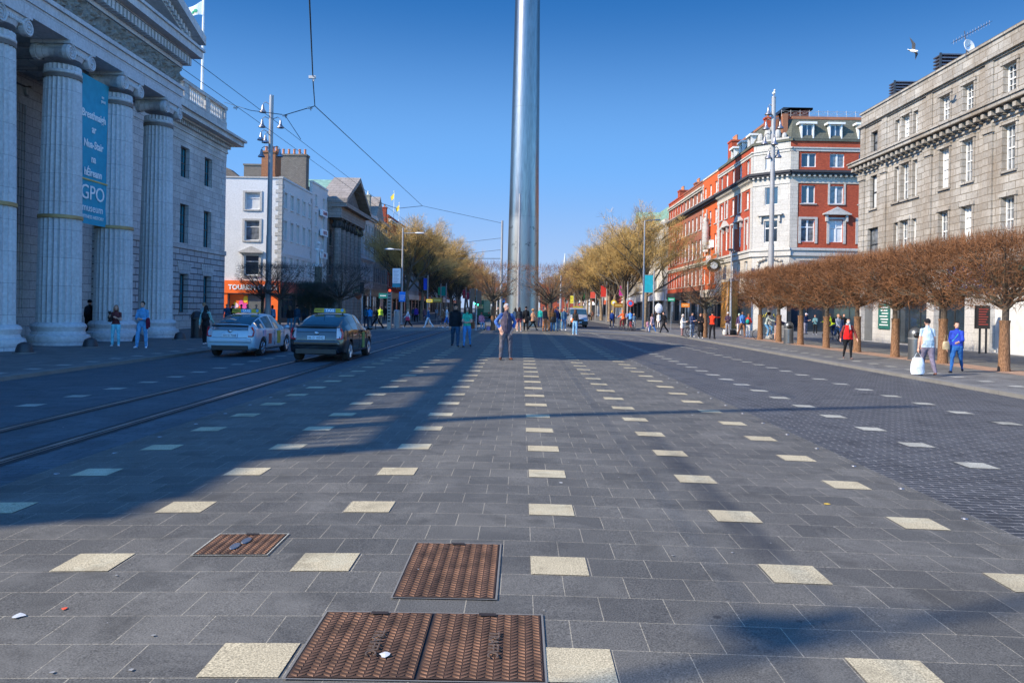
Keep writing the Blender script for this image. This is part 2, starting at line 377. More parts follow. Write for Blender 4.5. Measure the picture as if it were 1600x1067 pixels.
for nm, a, b in (('footway', KR + .3, 60.), ('footway_opposite', -60., KL - .3)):
    m = MB()
    xs = [a, a + (b - a) * .25, b]
    for i in range(2): m.quad((xs[i], -12, gz(xs[i])), (xs[i + 1], -12, gz(xs[i + 1])), (xs[i + 1], FAR, gz(xs[i + 1])), (xs[i], FAR, gz(xs[i])))
    tag(m.build(nm, footway), kind='structure')
for nm, a, b, zz in (('kerb', KR, KR + .3, gz(KR + .3)), ('kerb_opposite', KL - .3, KL, gz(KL - .3))):
    m = MB(); y = -12
    while y < 300:
        m.box(a + .002, b, y, y + .99, -.7, zz + .003); y += 1.0
    tag(m.build(nm, kerb_m), kind='structure')
m = MB(); m.box(KR, KR + .3, 300, FAR, -.7, gz(KR + .3)); m.box(KL - .3, KL, 300, FAR, -.7, gz(KL - .3)); tag(m.build('kerb_far', kerb_m), kind='structure')
strip('warm_paving_band', 15.35, 16.55, 14, 60, warm_strip, dz=.004, nx=1)
# tram rails: two steel heads with a groove, in a darker bed
m = MB(); g = MB(); bed = MB()
for X in (-6.95, -5.5):
    z = gzr(X)
    bed.quad((X - .16, -12, gzr(X - .16) + .004), (X + .16, -12, gzr(X + .16) + .004), (X + .16, 400, gzr(X + .16) + .004), (X - .16, 400, gzr(X - .16) + .004))
    m.box(X - .055, X + .01, -12, 400, z - .02, z + .012); m.box(X + .045, X + .065, -12, 400, z - .02, z + .011)
    g.box(X + .01, X + .045, -12, 400, z - .02, z + .007)
tag(bed.build('rail_bed', groove_m), kind='structure'); tag(m.build('tram_rail', rail_m), kind='structure'); tag(g.build('rail_groove', groove_m), kind='structure')
# inset pale tiles
def tiles(name, cols, rows, mat, w=.36, d=.348, skip=None):
    m = MB(); rnd = random.Random(5)
    for X in cols:
        for k in rows:
            Y = 3.59 + 1.385 * k
            if skip and skip(X, Y): continue
            j = rnd.uniform(-.012, .012)
            m.quad((X - w / 2 + j, Y - d / 2, gz(X - w / 2) + .005), (X + w / 2 + j, Y - d / 2, gz(X + w / 2) + .005), (X + w / 2 + j, Y + d / 2, gz(X + w / 2) + .005), (X - w / 2 + j, Y + d / 2, gz(X - w / 2) + .005))
    return tag(m.build(name, mat), kind='structure')
tiles('pale_paving_tile', [.28 + 1.485 * k for k in (-3, -2, -1, 0, 1, 2)], range(-4, 41), pale_tile)
tiles('pale_road_tile', [5.35, 8.3], range(-4, 41), road_tile)
tiles('pale_tram_road_tile', [-8.3], range(-4, 41), road_tile)
tiles('pale_footway_tile', [12.9, -12.6], range(-4, 41), road_tile)
# crossing bands
m = MB()
for Y0, Y1 in ((57.6, 58.05), (59.4, 60.0), (67.5, 68.1)):
    n = 24
    for i in range(n):
        a = KL + (KR - KL) * i / n; b = KL + (KR - KL) * (i + 1) / n
        m.quad((a, Y0, gzr(a) + .006), (b, Y0, gzr(b) + .006), (b, Y1, gzr(b) + .006), (a, Y1, gzr(a) + .006))
tag(m.build('crossing_band', pale_tile), kind='structure')
m = MB()       # faded lane marks on the right-hand road near the crossing
for i in range(9):
    x0 = 5.0 + i * .55; y0 = 55.5 - i * 1.9
    m.quad((x0, y0, gzr(x0) + .006), (x0 + .14, y0, gzr(x0 + .14) + .006), (x0 + .5, y0 - 1.4, gzr(x0 + .5) + .006), (x0 + .36, y0 - 1.4, gzr(x0 + .36) + .006))
tag(m.build('lane_marking', road_tile), kind='structure')
# small steel studs along the edge of the median
m = MB()
for k in range(40):
    for X in (-4.55, 3.78):
        Y = 2.2 + k * 1.1
        m.lathe([(.03, 0), (.026, .006), (.0, .008)], X, Y, gzr(X), n=10)
tag(m.build('paving_stud', steel), kind='structure')
# manhole covers
def chevrons(m, x0, x1, y0, y1, pw, pd, z, rows=False):
    nx = int((x1 - x0) / pw); ny = int((y1 - y0) / pd); pw = (x1 - x0) / nx; pd = (y1 - y0) / ny
    h = .0045
    for i in range(nx):
        for j in range(ny):
            cx = x0 + (i + .5) * pw; cy = y0 + (j + .5) * pd; zz = z + gzr(cx)
            s = 1 if i % 2 else -1; a = pw * .45; b = pd * .15; o = pd * .30 * s
            p = [(cx - a, cy - b - o), (cx + a, cy - b + o), (cx + a, cy + b + o), (cx - a, cy + b - o)]
            q = [(cx + (u - cx) * .9, cy + (v - cy) * .6) for u, v in p]
            m.add([(u, v, zz) for u, v in p] + [(u, v, zz + h) for u, v in q], [(4, 5, 6, 7), (0, 1, 5, 4), (1, 2, 6, 5), (2, 3, 7, 6), (3, 0, 4, 7)])
def manhole(x0, x1, y0, y1, lids, label, pw, pd, words=None, patch=False):
    cx, cy = (x0 + x1) / 2, (y0 + y1) / 2
    r = thing('manhole_cover', (cx, cy, gzr(cx)), label, 'manhole cover', 'iron manhole covers in the paving')
    f = MB(); e = .009
    for a, b, c, d in ((x0 - e, x1 + e, y0 - e, y0), (x0 - e, x1 + e, y1, y1 + e), (x0 - e, x0, y0, y1), (x1, x1 + e, y0, y1)):
        f.add([(a, c, gzr(a) + .009), (b, c, gzr(b) + .009), (b, d, gzr(b) + .009), (a, d, gzr(a) + .009)], [(0, 1, 2, 3)])
    f.build('frame', road_tile if patch else kerb_m, r)
    bs = MB(); bs.add([(x0, y0, gzr(x0) + .006), (x1, y0, gzr(x1) + .006), (x1, y1, gzr(x1) + .006), (x0, y1, gzr(x0) + .006)], [(0, 1, 2, 3)])
    bs.build('seat_plate', rust_dark, r)
    w = (x1 - x0) / lids
    for i in range(lids):
        a, b = x0 + i * w + .008, x0 + (i + 1) * w - .008
        l = MB(); l.add([(a, y0 + .008, gzr(a) + .009), (b, y0 + .008, gzr(b) + .009), (b, y1 - .008, gzr(b) + .009), (a, y1 - .008, gzr(a) + .009)], [(0, 1, 2, 3)])
        lo = l.build('lid', rust_lid, r)
        ch_ = MB(); chevrons(ch_, a + .005, b - .005, y0 + .012, y1 - .012, pw, pd, .009); ch_.build('tread_pattern', rust, lo)
        k = MB(); mx = (a + b) / 2
        k.add([(mx - .045, y1 - .05, gzr(mx) + .017), (mx + .045, y1 - .05, gzr(mx) + .017), (mx + .045, y1 - .015, gzr(mx) + .017), (mx - .045, y1 - .015, gzr(mx) + .017)], [(0, 1, 2, 3)])
        k.build('keyhole', rust_dark, lo)
        if words:
            t = text_mb(words, .075, .004)
            M4 = Matrix.Translation((mx + .02, cy - .03, gzr(mx) + .021)) @ Matrix.Rotation(R(-90), 4, 'Z') @ Matrix.Rotation(R(-90), 4, 'X')
            t.xf(M4); t.build('lettering', MATS.get('worn_lettering') or plain('worn_lettering', (.24, .16, .11), .5, .6), lo)
    if patch:
        for dx in (-.05, .03):
            p = MB(); p.lathe([(.055, 0), (.05, .004)], cx + dx * .4, cy + dx * 1.6, gzr(cx) + .017, n=12, sx=.55, sy=1.3); p.build('worn_plate', steel, r)
manhole(-1.0, .135, 3.40, 4.15, 2, 'large double rusty iron cover with two lids, nearest the viewer', .036, .032, 'TRAFFIC')
manhole(-.69, -.115, 4.36, 5.375, 1, 'upright rectangular rusty cover just beyond the large double cover', .036, .036)
manhole(-2.12, -1.635, 5.10, 5.575, 1, 'small rusty cover with two grey plates, left of the others', .026, .03, None, True)
# ---------------------------------------------------------------- facades
def facade(root, name, th, O, L, z0, z1, holes, mat, thick=.3, proud=0.):
    U = Vector((math.cos(th), math.sin(th), 0)); Nn = Vector((math.sin(th), -math.cos(th), 0)); O = Vector((O[0], O[1], 0)) + Nn * proud
    P = lambda u, d, z: O + U * u + Nn * d + Vector((0, 0, z))
    us = sorted({0., L} | {h[0] for h in holes} | {h[1] for h in holes}); zs = sorted({z0, z1} | {h[2] for h in holes} | {h[3] for h in holes})
    us = [u for u in us if 0 <= u <= L]; zs = [z for z in zs if z0 <= z <= z1]
    m = MB()
    for i in range(len(us) - 1):
        for j in range(len(zs) - 1):
            cu, cz = (us[i] + us[i + 1]) / 2, (zs[j] + zs[j + 1]) / 2
            if any(h[0] < cu < h[1] and h[2] < cz < h[3] for h in holes): continue
            m.quad(P(us[i], 0, zs[j]), P(us[i + 1], 0, zs[j]), P(us[i + 1], 0, zs[j + 1]), P(us[i], 0, zs[j + 1]))
    for h in holes:
        a, b, c, d = h[:4]
        if len(h) > 4 and h[4] == 'arch':
            r = (b - a) / 2; cc = (a + b) / 2; n = 10; arc = [(cc - r * math.cos(math.pi * k / n), d - r + r * math.sin(math.pi * k / n)) for k in range(n + 1)]
            for k in range(n):
                (ua, za), (ub, zb) = arc[k], arc[k + 1]
                m.quad(P(ua, 0, za), P(ub, 0, zb), P(ub, 0, d), P(ua, 0, d)); m.quad(P(ua, 0, za), P(ua, -thick, za), P(ub, -thick, zb), P(ub, 0, zb))
            d2 = d - r
        else:
            d2 = d; m.quad(P(a, 0, d), P(b, 0, d), P(b, -thick, d), P(a, -thick, d))
        m.quad(P(a, 0, c), P(a, -thick, c), P(a, -thick, d2), P(a, 0, d2)); m.quad(P(b, 0, c), P(b, 0, d2), P(b, -thick, d2), P(b, -thick, c))
        m.quad(P(a, 0, c), P(b, 0, c), P(b, -thick, c), P(a, -thick, c))
    m.quad(P(0, 0, z0), P(0, 0, z1), P(0, -thick, z1), P(0, -thick, z0)); m.quad(P(L, 0, z0), P(L, -thick, z0), P(L, -thick, z1), P(L, 0, z1))
    m.quad(P(0, 0, z1), P(L, 0, z1), P(L, -thick, z1), P(0, -thick, z1))
    me = MB(); me.v, me.f, me.m = m.v, m.f, m.m
    return me.build(name, mat, root)
WC = {}; WR = random.Random(77)
def win_mesh(Wd, H, style, fm, pm):
    k = (round(Wd, 2), round(H, 2), style, fm.name, pm.name)
    if k in WC: return WC[k]
    f = MB(); t = .07 if Wd > .6 else .05; d0, d1 = -.03, .05
    f.box(-Wd / 2, -Wd / 2 + t, d0, d1, 0, H); f.box(Wd / 2 - t, Wd / 2, d0, d1, 0, H); f.box(-Wd / 2 + t, Wd / 2 - t, d0, d1, 0, t); f.box(-Wd / 2 + t, Wd / 2 - t, d0, d1, H - t, H)
    def vb(x, w=.03, a=0., b=1.): f.box(x - w / 2, x + w / 2, d0 + .012, d1, t + (H - 2 * t) * a, t + (H - 2 * t) * b)
    def hb(z, w=.03): f.box(-Wd / 2 + t, Wd / 2 - t, d0 + .009, d1, z - w / 2, z + w / 2)
    if style == 'sash': hb(H * .5, .07)
    elif style == 'sash6':
        hb(H * .5, .07)
        for i in (1, 2): vb(-Wd / 2 + Wd * i / 3)
        for z in (.27, .74): hb(H * z, .025)
    elif style == 'sash4': hb(H * .5, .06); vb(0); 
    elif style == 'pair': vb(0, .16)
    elif style == 'cross': vb(0, .15); hb(H * .66, .1)
    elif style == 'grid':
        for i in (1, 2): vb(-Wd / 2 + Wd * i / 3)
        for i in range(1, 5): hb(H * i / 5, .04)
    elif style == 'top': hb(H * .68, .06)
    elif style == 'shop':
        n = max(1, int(Wd / 1.3))
        for i in range(1, n): vb(-Wd / 2 + Wd * i / n, .06)
        hb(H * .78, .06)
    p = MB(); p.quad((-Wd / 2 + t * .5, .035, t * .5), (Wd / 2 - t * .5, .035, t * .5), (Wd / 2 - t * .5, .035, H - t * .5), (-Wd / 2 + t * .5, .035, H - t * .5))
    WC[k] = (f.mesh('window', fm), p.mesh('pane', pm)); return WC[k]
def put_window(root, th, O, u, z, Wd, H, style='sash', fm=None, pm=None, depth=.16, name='window'):
    fm = fm or frame_w; pm = pm or glass
    if pm is glass and name == 'window': pm = WR.choice((glass, glass, glass, curtain, curtain, blind))
    a, b = win_mesh(Wd, H, style, fm, pm)
    x = O[0] + math.cos(th) * u - math.sin(th) * depth - root.location.x; y = O[1] + math.sin(th) * u + math.cos(th) * depth - root.location.y
    w = bpy.data.objects.new(name, a); COL.objects.link(w); w.parent = root; w.location = (x, y, z - root.location.z); w.rotation_euler = (0, 0, th)
    q = bpy.data.objects.new('pane', b); COL.objects.link(q); q.parent = w
    return w
SPLIT = {'window_surrounds': ('window_surround', .24), 'pilasters': ('pilaster', 0.), 'pilaster_capitals': ('pilaster_capital', 0.), 'balustrade_pier': ('balustrade_pier', 0.), 'shop_pier': ('shop_pier', 0.), 'shop_glazing': ('shop_glazing', 0.), 'quoins': ('quoins', .1), 'band_course': ('band_course', 0.)}
class Wall:
    """a facade plane being assembled: holes + windows, then built; trims go in separate parts"""
    def __init__(s, root, th, O, L): s.root, s.th, s.O, s.L, s.holes = root, th, O, L, []
    def pt(s, u, d, z): return Vector((s.O[0] + math.cos(s.th) * u + math.sin(s.th) * d, s.O[1] + math.sin(s.th) * u - math.cos(s.th) * d, z))
    def win(s, u, z, w, h, style='sash', fm=None, pm=None, depth=.16, arch=False, name='window', sill=None):
        s.holes.append((u - w / 2, u + w / 2, z, z + h) + (('arch',) if arch else ()))
        put_window(s.root, s.th, s.O, u, z, w, h, style, fm, pm, depth, name)
    def build(s, z0, z1, mat, name='wall', thick=.3, proud=0.):
        hs = [h for h in s.holes if h[2] >= z0 - 1e-6 and h[3] <= z1 + 1e-6]
        return facade(s.root, name, s.th, s.O, s.L, z0, z1, hs, mat, thick, proud)
    def bx(s, m, u0, u1, d0, d1, z0, z1):
        p = [s.pt(u, d, z) for z in (z0, z1) for (u, d) in ((u0, d1), (u1, d1), (u1, d0), (u0, d0))]
        return m.add(p, [(0, 1, 2, 3)[::-1], (4, 5, 6, 7), (0, 1, 5, 4), (1, 2, 6, 5), (2, 3, 7, 6), (3, 0, 4, 7)])
    def trim(s, name, items, mat):
        if name in SPLIT:
            gap = SPLIT[name][1]; groups = []
            for it in items:
                hit = [g for g in groups if any(it[0] < j[1] + gap and it[1] > j[0] - gap and it[4] < j[5] + gap and it[5] > j[4] - gap for j in g)]
                ng = [it]
                for g in hit: ng += g; groups.remove(g)
                groups.append(ng)
            for g in groups:
                m = MB()
                for it in g: s.bx(m, *it)
                o = m.build(SPLIT[name][0], mat, s.root)
            return o
        m = MB()
        for it in items: s.bx(m, *it)
        return m.build(name, mat, s.root)
    def dentils(s, name, u0, u1, step, w, d0, d1, z0, z1, mat):
        if name in ('cornice_brackets', 'modillions'):
            u = u0; nm = 'cornice_bracket' if name[0] == 'c' else 'modillion'
            while u + w <= u1:
                m = MB(); s.bx(m, u, u + w, d0, d1, z0, z1); s.bx(m, u + .02, u + w - .02, d0, d1 * .6, z0 - .08, z0 - .001); m.build(nm, mat, s.root); u += step
            return
        m = MB(); u = u0
        while u + w <= u1: s.bx(m, u, u + w, d0, d1, z0, z1); u += step
        return m.build(name, mat, s.root)
    def sills(s, items, mat, name='window_sills'):
        m = MB()
        for (u, z, w) in items: s.bx(m, u - w / 2 - .1, u + w / 2 + .1, 0, .1, z - .1, z)
        return m.build(name, mat, s.root)
    def pediment(s, m, u, z, w, h, d=.25):
        p = [s.pt(a, b, c) for b in (0.0, d) for (a, c) in ((u - w / 2, z), (u + w / 2, z), (u, z + h))]
        m.add(p, [(0, 1, 2), (5, 4, 3), (0, 3, 4, 1), (1, 4, 5, 2), (2, 5, 3, 0)])
        s.bx(m, u - w / 2 - .06, u + w / 2 + .06, 0, d + .06, z - .12, z - .001)
def core(root, x0, x1, y0, y1, z0, z1, mat, name='core_wall'):
    m = MB(); m.box(x0, x1, y0, y1, z0, z1); return m.build(name, mat, root)
# ---------------------------------------------------------------- the post office with its portico
G = thing('post_office', (-24, 29, gz(-24)), 'long grey granite post office with fluted column portico and banner', 'building')
GX, GY0, GY1 = -22.5, -2.5, 59.0
BAL = []
gzz = gz(-22.5)
# wings
for (ya, yb, tagn) in ((GY0, 16.6, 's'), (41.5, GY1, 'n')):
    w = Wall(G, TH['L'], (GX, ya), yb - ya)
    c0 = (yb - 55.9) if tagn == 'n' else (ya + 3.1)
    cs = [55.8 - ya - 3.85 * i for i in range(4)] if tagn == 'n' else [3.1 + 3.85 * i for i in range(4)]
    for u in cs:
        w.win(u, .96, 1.35, 2.57, 'sash6', frame_d, glass_painted_refl, .3); w.win(u, 5.56, 1.35, 2.6, 'sash6', frame_d, glass_painted_refl, .3); w.win(u, 9.92, 1.35, 2.03, 'sash6', frame_d, glass_painted_refl, .3)
    w.build(gzz, 5.2, rustic, 'rusticated_wall', .45, .06); w.build(5.2, 12.3, granite, 'wall', .4)
    L = yb - ya
    w.trim('string_course', [(0, L + .08, 0, .14, 5.22, 5.55), (0, L + .06, 0, .10, 5.2, 5.22)], granite)
    w.trim('entablature', [(0, L + .05, -.4, .05, 12.3, 12.9), (0, L + .12, -.4, .14, 12.9, 13.02), (0, L + .1, -.4, .10, 13.02, 13.25)], granite)
    w.dentils('dentils', .1, L + .2, .3, .17, .1, .32, 13.25, 13.5, granite)
    w.trim('cornice', [(0, L + .45, -.4, .5, 13.5, 13.62), (0, L + 1.05, -.4, 1.0, 13.62, 13.95), (0, L + 1.2, -.4, 1.18, 13.95, 14.12)], granite)
    w.trim('blocking_course', [(0, L + .06, -.4, .02, 14.12, 15.2)], granite)
    piers = []; u = 0.0; bal = MB()
    u0_ = 1.6 if tagn == 's' else 0.; seg = (L - u0_) / 5; u = u0_
    for i in range(6):
        piers.append((max(u0_, u - .35), min(L, u + .35), -.38, 0.0, 15.2, 16.2)); u += seg
    w.trim('balustrade_pier', piers, granite); w.trim('balustrade_rail', [(u0_, L + .1, -.42, .06, 16.2, 16.42), (u0_, L + .05, -.4, .03, 15.2, 15.26)], granite)
    for i in range(5):
        n = 9; a = u0_ + i * seg + .35; b = u0_ + (i + 1) * seg - .35
        for k in range(n):
            p = w.pt(a + (k + .5) * (b - a) / n, -.18, 15.26)
            if BAL:
                q = bpy.data.objects.new('baluster', BAL[0]); COL.objects.link(q); q.parent = G; q.location = p - G.location; continue
            p = Vector((0, 0, 0)); bal.lathe([(.07, 0), (.07, .08), (.035, .14), (.085, .38), (.06, .6), (.035, .78), (.07, .84), (.07, .94)], p.x, p.y, p.z, n=8)
            BAL.append(bal.mesh('baluster', pale_stone, True)); q = bpy.data.objects.new('baluster', BAL[0]); COL.objects.link(q); q.parent = G; q.location = w.pt(a + (k + .5) * (b - a) / n, -.18, 15.26) - G.location
    for u in cs:    # voussoirs over ground floor windows
        vs = MB()
        for k in range(-3, 4):
            a = u + k * .24; sl = k * .09
            p = [w.pt(x, d, z) for d in (.05, .10) for (x, z) in ((a - .105, 3.56), (a + .105, 3.56), (a + .15 + sl, 4.35), (a - .15 + sl, 4.35))]
            vs.add(p, [(0, 1, 2, 3), (7, 6, 5, 4), (0, 4, 5, 1), (1, 5, 6, 2), (2, 6, 7, 3), (3, 7, 4, 0)])
        vs.build('voussoirs', granite, G)
    w.trim('plinth', [(0, L + .1, 0, .16, gzz - .1, .5)], granite)
# quoins at the north corner, side wall, body
w = Wall(G, TH['L'], (GX, 41.5), 17.5)
w.trim('quoins', [(17.5 - (.55 if k % 2 else .85), 17.53, 0, .035, 5.6 + k * .42, 5.6 + k * .42 + .39) for k in range(16)], granite)
core(G, -50, GX - .35, GY0, GY1 - .02, gzz - .4, 14.9, granite)
core(G, -50, GX - .02, GY1 - .4, GY1, gzz - .4, 15.2, granite, 'side_wall')
core(G, -50, -25, GY0, GY0 + .4, 14.9, 16.3, granite, 'side_wall'); core(G, -50, -24, GY1 - .4, GY1 - .02, 15.21, 16.4, granite, 'side_parapet')
# portico inner wall
PX = -23.1; PA, PB = 16.6, 41.5 + 1.0
w = Wall(G, TH['L'], (PX, PA), 41.5 - PA + 1.4)
for i in range(5):
    yc = 20.85 + 4.1 * i; u = yc - PA
    w.win(u, 1.0, 1.9, 3.25, 'grid', frame_d, glass_painted_refl, .35, arch=True); w.win(u, 5.85, 1.9, 3.2, 'grid', frame_d, glass_painted_refl, .35, arch=True)
u = 41.4 - PA
w.holes.append((u - .7, u + .7, gzz, 3.7))
w.build(gzz, 5.2, rustic, 'rusticated_wall', .45, .03); w.build(5.2, 11.9, granite, 'wall', .4)
dm = MB(); w.bx(dm, u - .7, u + .7, -.4, -.3, gzz, 3.7); d = dm.build('door', dark_shop, G)
dm = MB()
for a in range(4):
    for b in range(7): w.bx(dm, u - .62 + a * .32, u - .36 + a * .32, -.3, -.27, gzz + .2 + b * .36, gzz + .46 + b * .36)
w.bx(dm, u - .7, u + .7, -.3, -.22, 2.62, 2.78)
dm.build('door_panels', plain('bronze_studs', (.16, .13, .09), .5, .4), d)
w.trim('door_surround', [(u - .95, u - .7, 0, .1, gzz, 3.7), (u + .7, u + .95, 0, .1, gzz, 3.7), (u - 1.0, u + 1.0, 0, .16, 3.7, 4.0), (u - .75, u + .75, 0, .12, 4.3, 4.75)], granite)
w.trim('string_course', [(0, 27, 0, .14, 5.22, 5.5)], granite)
for i in range(5):
    yc = 20.85 + 4.1 * i
    for zz in (3.3, 8.1):
        hd = MB()
        for k in range(13):
            t0, t1 = math.pi * k / 13, math.pi * (k + .92) / 13; q = []
            for d in (.03, .14):
                for (r, t) in ((.98, t0), (.98, t1), (1.32, t1), (1.32, t0)): q.append(w.pt(yc - PA - r * math.cos(t), d, zz + r * math.sin(t)))
            hd.add(q, [(0, 1, 2, 3), (7, 6, 5, 4), (0, 4, 5, 1), (1, 5, 6, 2), (2, 6, 7, 3), (3, 7, 4, 0)])
        hd.build('arch_moulding', granite, G)
COLY = [18.8 + 4.1 * i for i in range(6)]
def volutes(m, x, y, z, r):        # ionic capital: two scrolled rolls seen on the front face, echinus and abacus
    for sy in (-1, 1):
        cy = y + sy * r * 1.12
        m.tube([(x - r * 1.05, cy, z), (x - r * .78, cy, z)], r * .46, n=20); m.tube([(x + r * .82, cy, z), (x + r * 1.1, cy, z)], r * .46, n=20); m.tube([(x - r * .8, cy, z), (x - r * .2, cy - sy * r * .1, z + .06 * r), (x + r * .2, cy - sy * r * .1, z + .06 * r), (x + r * .85, cy, z)], [r * .40, r * .27, r * .27, r * .40], n=16)
        sp = []; rr = []
        for k in range(46):
            t = k * .36; q = r * .46 * (1 - k / 50.); sp.append((x + r * 1.12, cy + sy * q * math.sin(t) * -1 * 1, z + q * math.cos(t))); rr.append(max(.012, .045 * (1 - k / 60.)))
        m.tube(sp, rr, n=6)
        m.ball((x + r * 1.12, cy, z), .06)
    m.lathe([(r * .98, -.22 * r), (r * 1.12, .1 * r), (r * 1.0, .3 * r)], x, y, z, n=24)
    m.box(x - r * 1.02, x + r * 1.06, y - r * 1.1, y + r * 1.1, z + .28 * r, z + .46 * r)
    m.box(x - r * 1.15, x + r * 1.2, y - r * 1.35, y + r * 1.35, z + .46 * r, z + .66 * r)
    for k in range(9): m.ball((x + r * 1.06, y + (k - 4) * r * .17, z + .14 * r), .06, .06, .1, n=6, m=4)
first = None
gold = plain('gilded_band', (.38, .27, .12), .6, .2)
for i, cy in enumerate(COLY):
    if first is None:
        c = MB(); prof = []
        for k in range(15):
            t = k / 14.; prof.append((.80 - .145 * t ** 1.4, .75 + t * 10.15))
        c.lathe(prof, -18.4, cy, 0, n=192, flute=24, famp=.10)
        for zz in (2.45, 4.2, 5.95, 7.7, 9.4):
            rr = .80 - .145 * ((zz - .75) / 10.15) ** 1.4 - .052; 
        first = c.build('column', portland, G, smooth=False)
        b = MB(); b.lathe([(1.12, -.35), (1.12, .0)], -18.4, cy, 0, n=48)
        b.lathe([(1.1, .0), (1.14, .12), (1.1, .26), (.98, .3), (.93, .42), (.96, .5), (1.0, .6), (.95, .7), (.84, .76)], -18.4, cy, 0, n=48)
        bo = b.build('base', portland, first, smooth=True, world=False)
        bo.data.transform(Matrix.Translation(-G.location))
        cp = MB(); cp.lathe([(.66, 0), (.69, .03), (.69, .1), (.65, .14)], -18.4, cy, 10.55, n=48); volutes(cp, -18.4, cy, 11.28, .66)
        co = cp.build('capital', portland, first, smooth=False, world=False); co.data.transform(Matrix.Translation(-G.location))
        kids = [bo, co]
        o = first
    else:
        o = first.copy(); COL.objects.link(o); o.parent = G; o.location = (0, cy - COLY[0], 0)
        for k in kids: q = k.copy(); COL.objects.link(q); q.parent = o
    if i in (2, 3, 4):
        gm = MB(); gm.lathe([(.79, 0), (.80, .02), (.80, .12), (.79, .14)], -18.4, cy, 4.85, n=48); gm.build('gold_band', gold, G)
    gm = MB(); gm.lathe([(.685, 0), (.69, .02), (.69, .14), (.68, .16)], -18.4, cy, 10.38, n=48); gm.build('rope_band', plain('neck_band%d' % i, (.17, .14, .12), .8), G)
# pilasters on the inner wall
for cy in COLY:
    pl = MB()
    pl.box(PX + .001, PX + .3, cy - .58, cy + .58, gzz, 10.9)
    for k in range(6): pl.box(PX + .3, PX + .34, cy - .52 + k * .19, cy - .43 + k * .19, 1.0, 10.5)
    pl.box(PX + .001, PX + .42, cy - .7, cy + .7, gzz, .7)
    for sy in (-1, 1): pl.tube([(PX + .05, cy + sy * .62, 11.2), (PX + .4, cy + sy * .62, 11.2)], .26, n=14)
    pl.box(PX + .001, PX + .4, cy - .72, cy + .72, 11.35, 11.65)
    pl.build('pilaster', granite, G)
# ceiling, architrave, frieze, cornice, pediment
E0, E1 = 17.85, 40.25
m = MB(); m.box(PX - .4, -17.9, E0 + .01, E1 - .01, 11.9, 12.1)
for k in range(14): m.box(PX + .6, -18.9, E0 + .6 + k * 1.6, E0 + .75 + k * 1.6, 11.7, 11.9)
m.build('portico_ceiling', granite, G)
m = MB(); m.box(-19.1, -17.68, E0, E1, 11.72, 12.2); m.box(-19.15, -17.62, E0 - .04, E1 + .04, 12.2, 12.55); m.box(-19.2, -17.52, E0 - .1, E1 + .1, 12.55, 12.72)
m.box(-23.5, -19.1, E1 - 1.3, E1 - .02, 11.7, 12.7); m.box(-23.5, -19.1, E0 + .02, E0 + 1.3, 11.7, 12.7)
m.build('architrave', portland, G)
m = MB(); m.box(-23.5, -17.82, E0 + .06, E1 - .06, 12.72, 13.72)
nu, nv = 420, 20; vs = []; fs = []
for j in range(nv + 1):
    for i in range(nu + 1):
        y = E0 + .06 + (E1 - E0 - .12) * i / nu; z = 12.74 + .96 * j / nv
        p = 1.05; a = ((y / p) % 1.0 - .5) * p; s = 1 if int(y / p) % 2 else -1; b = (z - 13.22) * s
        r = math.hypot(a, b); th = math.atan2(b, a)
        d = .5 + .5 * math.sin(th + r * 19) ; d2 = .5 + .5 * math.sin(5 * th - r * 26 + 1)
        nn = noise.noise(Vector((y * 5.5, z * 5.5, 0))) + .5 * noise.noise(Vector((y * 12, z * 12, 3)))
        edge = min(1, min(j, nv - j) / 2.)
        vs.append((-17.82 + edge * (.03 + .20 * d * d2 + .16 * max(0, nn + .1)), y, z))
for j in range(nv):
    for i in range(nu): fs.append((j * (nu + 1) + i, j * (nu + 1) + i + 1, (j + 1) * (nu + 1) + i + 1, (j + 1) * (nu + 1) + i))
fr = m.build('frieze', granite, G)
m = MB(); m.add(vs, fs); m.build('carved_scrollwork', plain('weathered_carving', (.27, .25, .22), .9, var=.3, sc=6), fr, world=False).data.transform(Matrix.Translation(-G.location))
m = MB(); m.box(-23.5, -17.7, E0 - .1, E1 + .1, 13.72, 13.9); m.box(-23.5, -17.4, E0 - .35, E1 + .35, 14.28, 14.42); m.box(-23.5, -16.95, E0 - .8, E1 + .8, 14.42, 14.78); m.box(-23.5, -16.85, E0 - .9, E1 + .9, 14.78, 14.92)
m.build('portico_cornice', portland, G)
m = MB(); y = E0 - .2
while y < E1 + .2: m.box(-23.5, -17.32, y, y + .17, 13.9, 14.28); y += .32
m.build('portico_dentils', portland, G)
YM = (E0 + E1) / 2; HB = (E1 - E0) / 2 + .95; AP = HB * .30
m = MB(); m.prism([(YM - HB + 1.0, 14.92), (YM + HB - 1.0, 14.92), (YM, 14.92 + AP - .35)], 'x', -23.4, -18.3)
tymp = m.build('tympanum', granite, G)
m = MB()
for s in (-1, 1):
    for (x1, t0, t1) in ((-17.35, .0, .28), (-16.85, .28, .72)):
        a = [(YM + s * HB, 14.93 + t0 - .02), (YM, 14.93 + AP + t0), (YM, 14.93 + AP + t1), (YM + s * HB, 14.93 + t1)]
        if t0 == 0: a = [(YM + s * (HB - .55), 14.94), (YM, 14.94 + AP - .12), (YM, 14.93 + AP + .3), (YM + s * (HB - .55), 15.4)]
        m.prism(a, 'x', -23.4, x1)
m.build('raking_cornice', portland, G)
m = MB()
for s in (-1, 1):
    k = 1.0
    while k < HB - 1.2:
        y = YM + s * k; z = 14.93 + AP * (1 - k / HB) - .02; m.box(-23.4, -17.2, y - .09, y + .09, z - .05, z + .22); k += .32
m.build('raking_dentils', portland, G)
m = MB(); m.box(-20.5, -17.0, YM - .9, YM + .9, 14.9 + AP + .3, 14.9 + AP + 1.2); m.build('pedestal', portland, G)
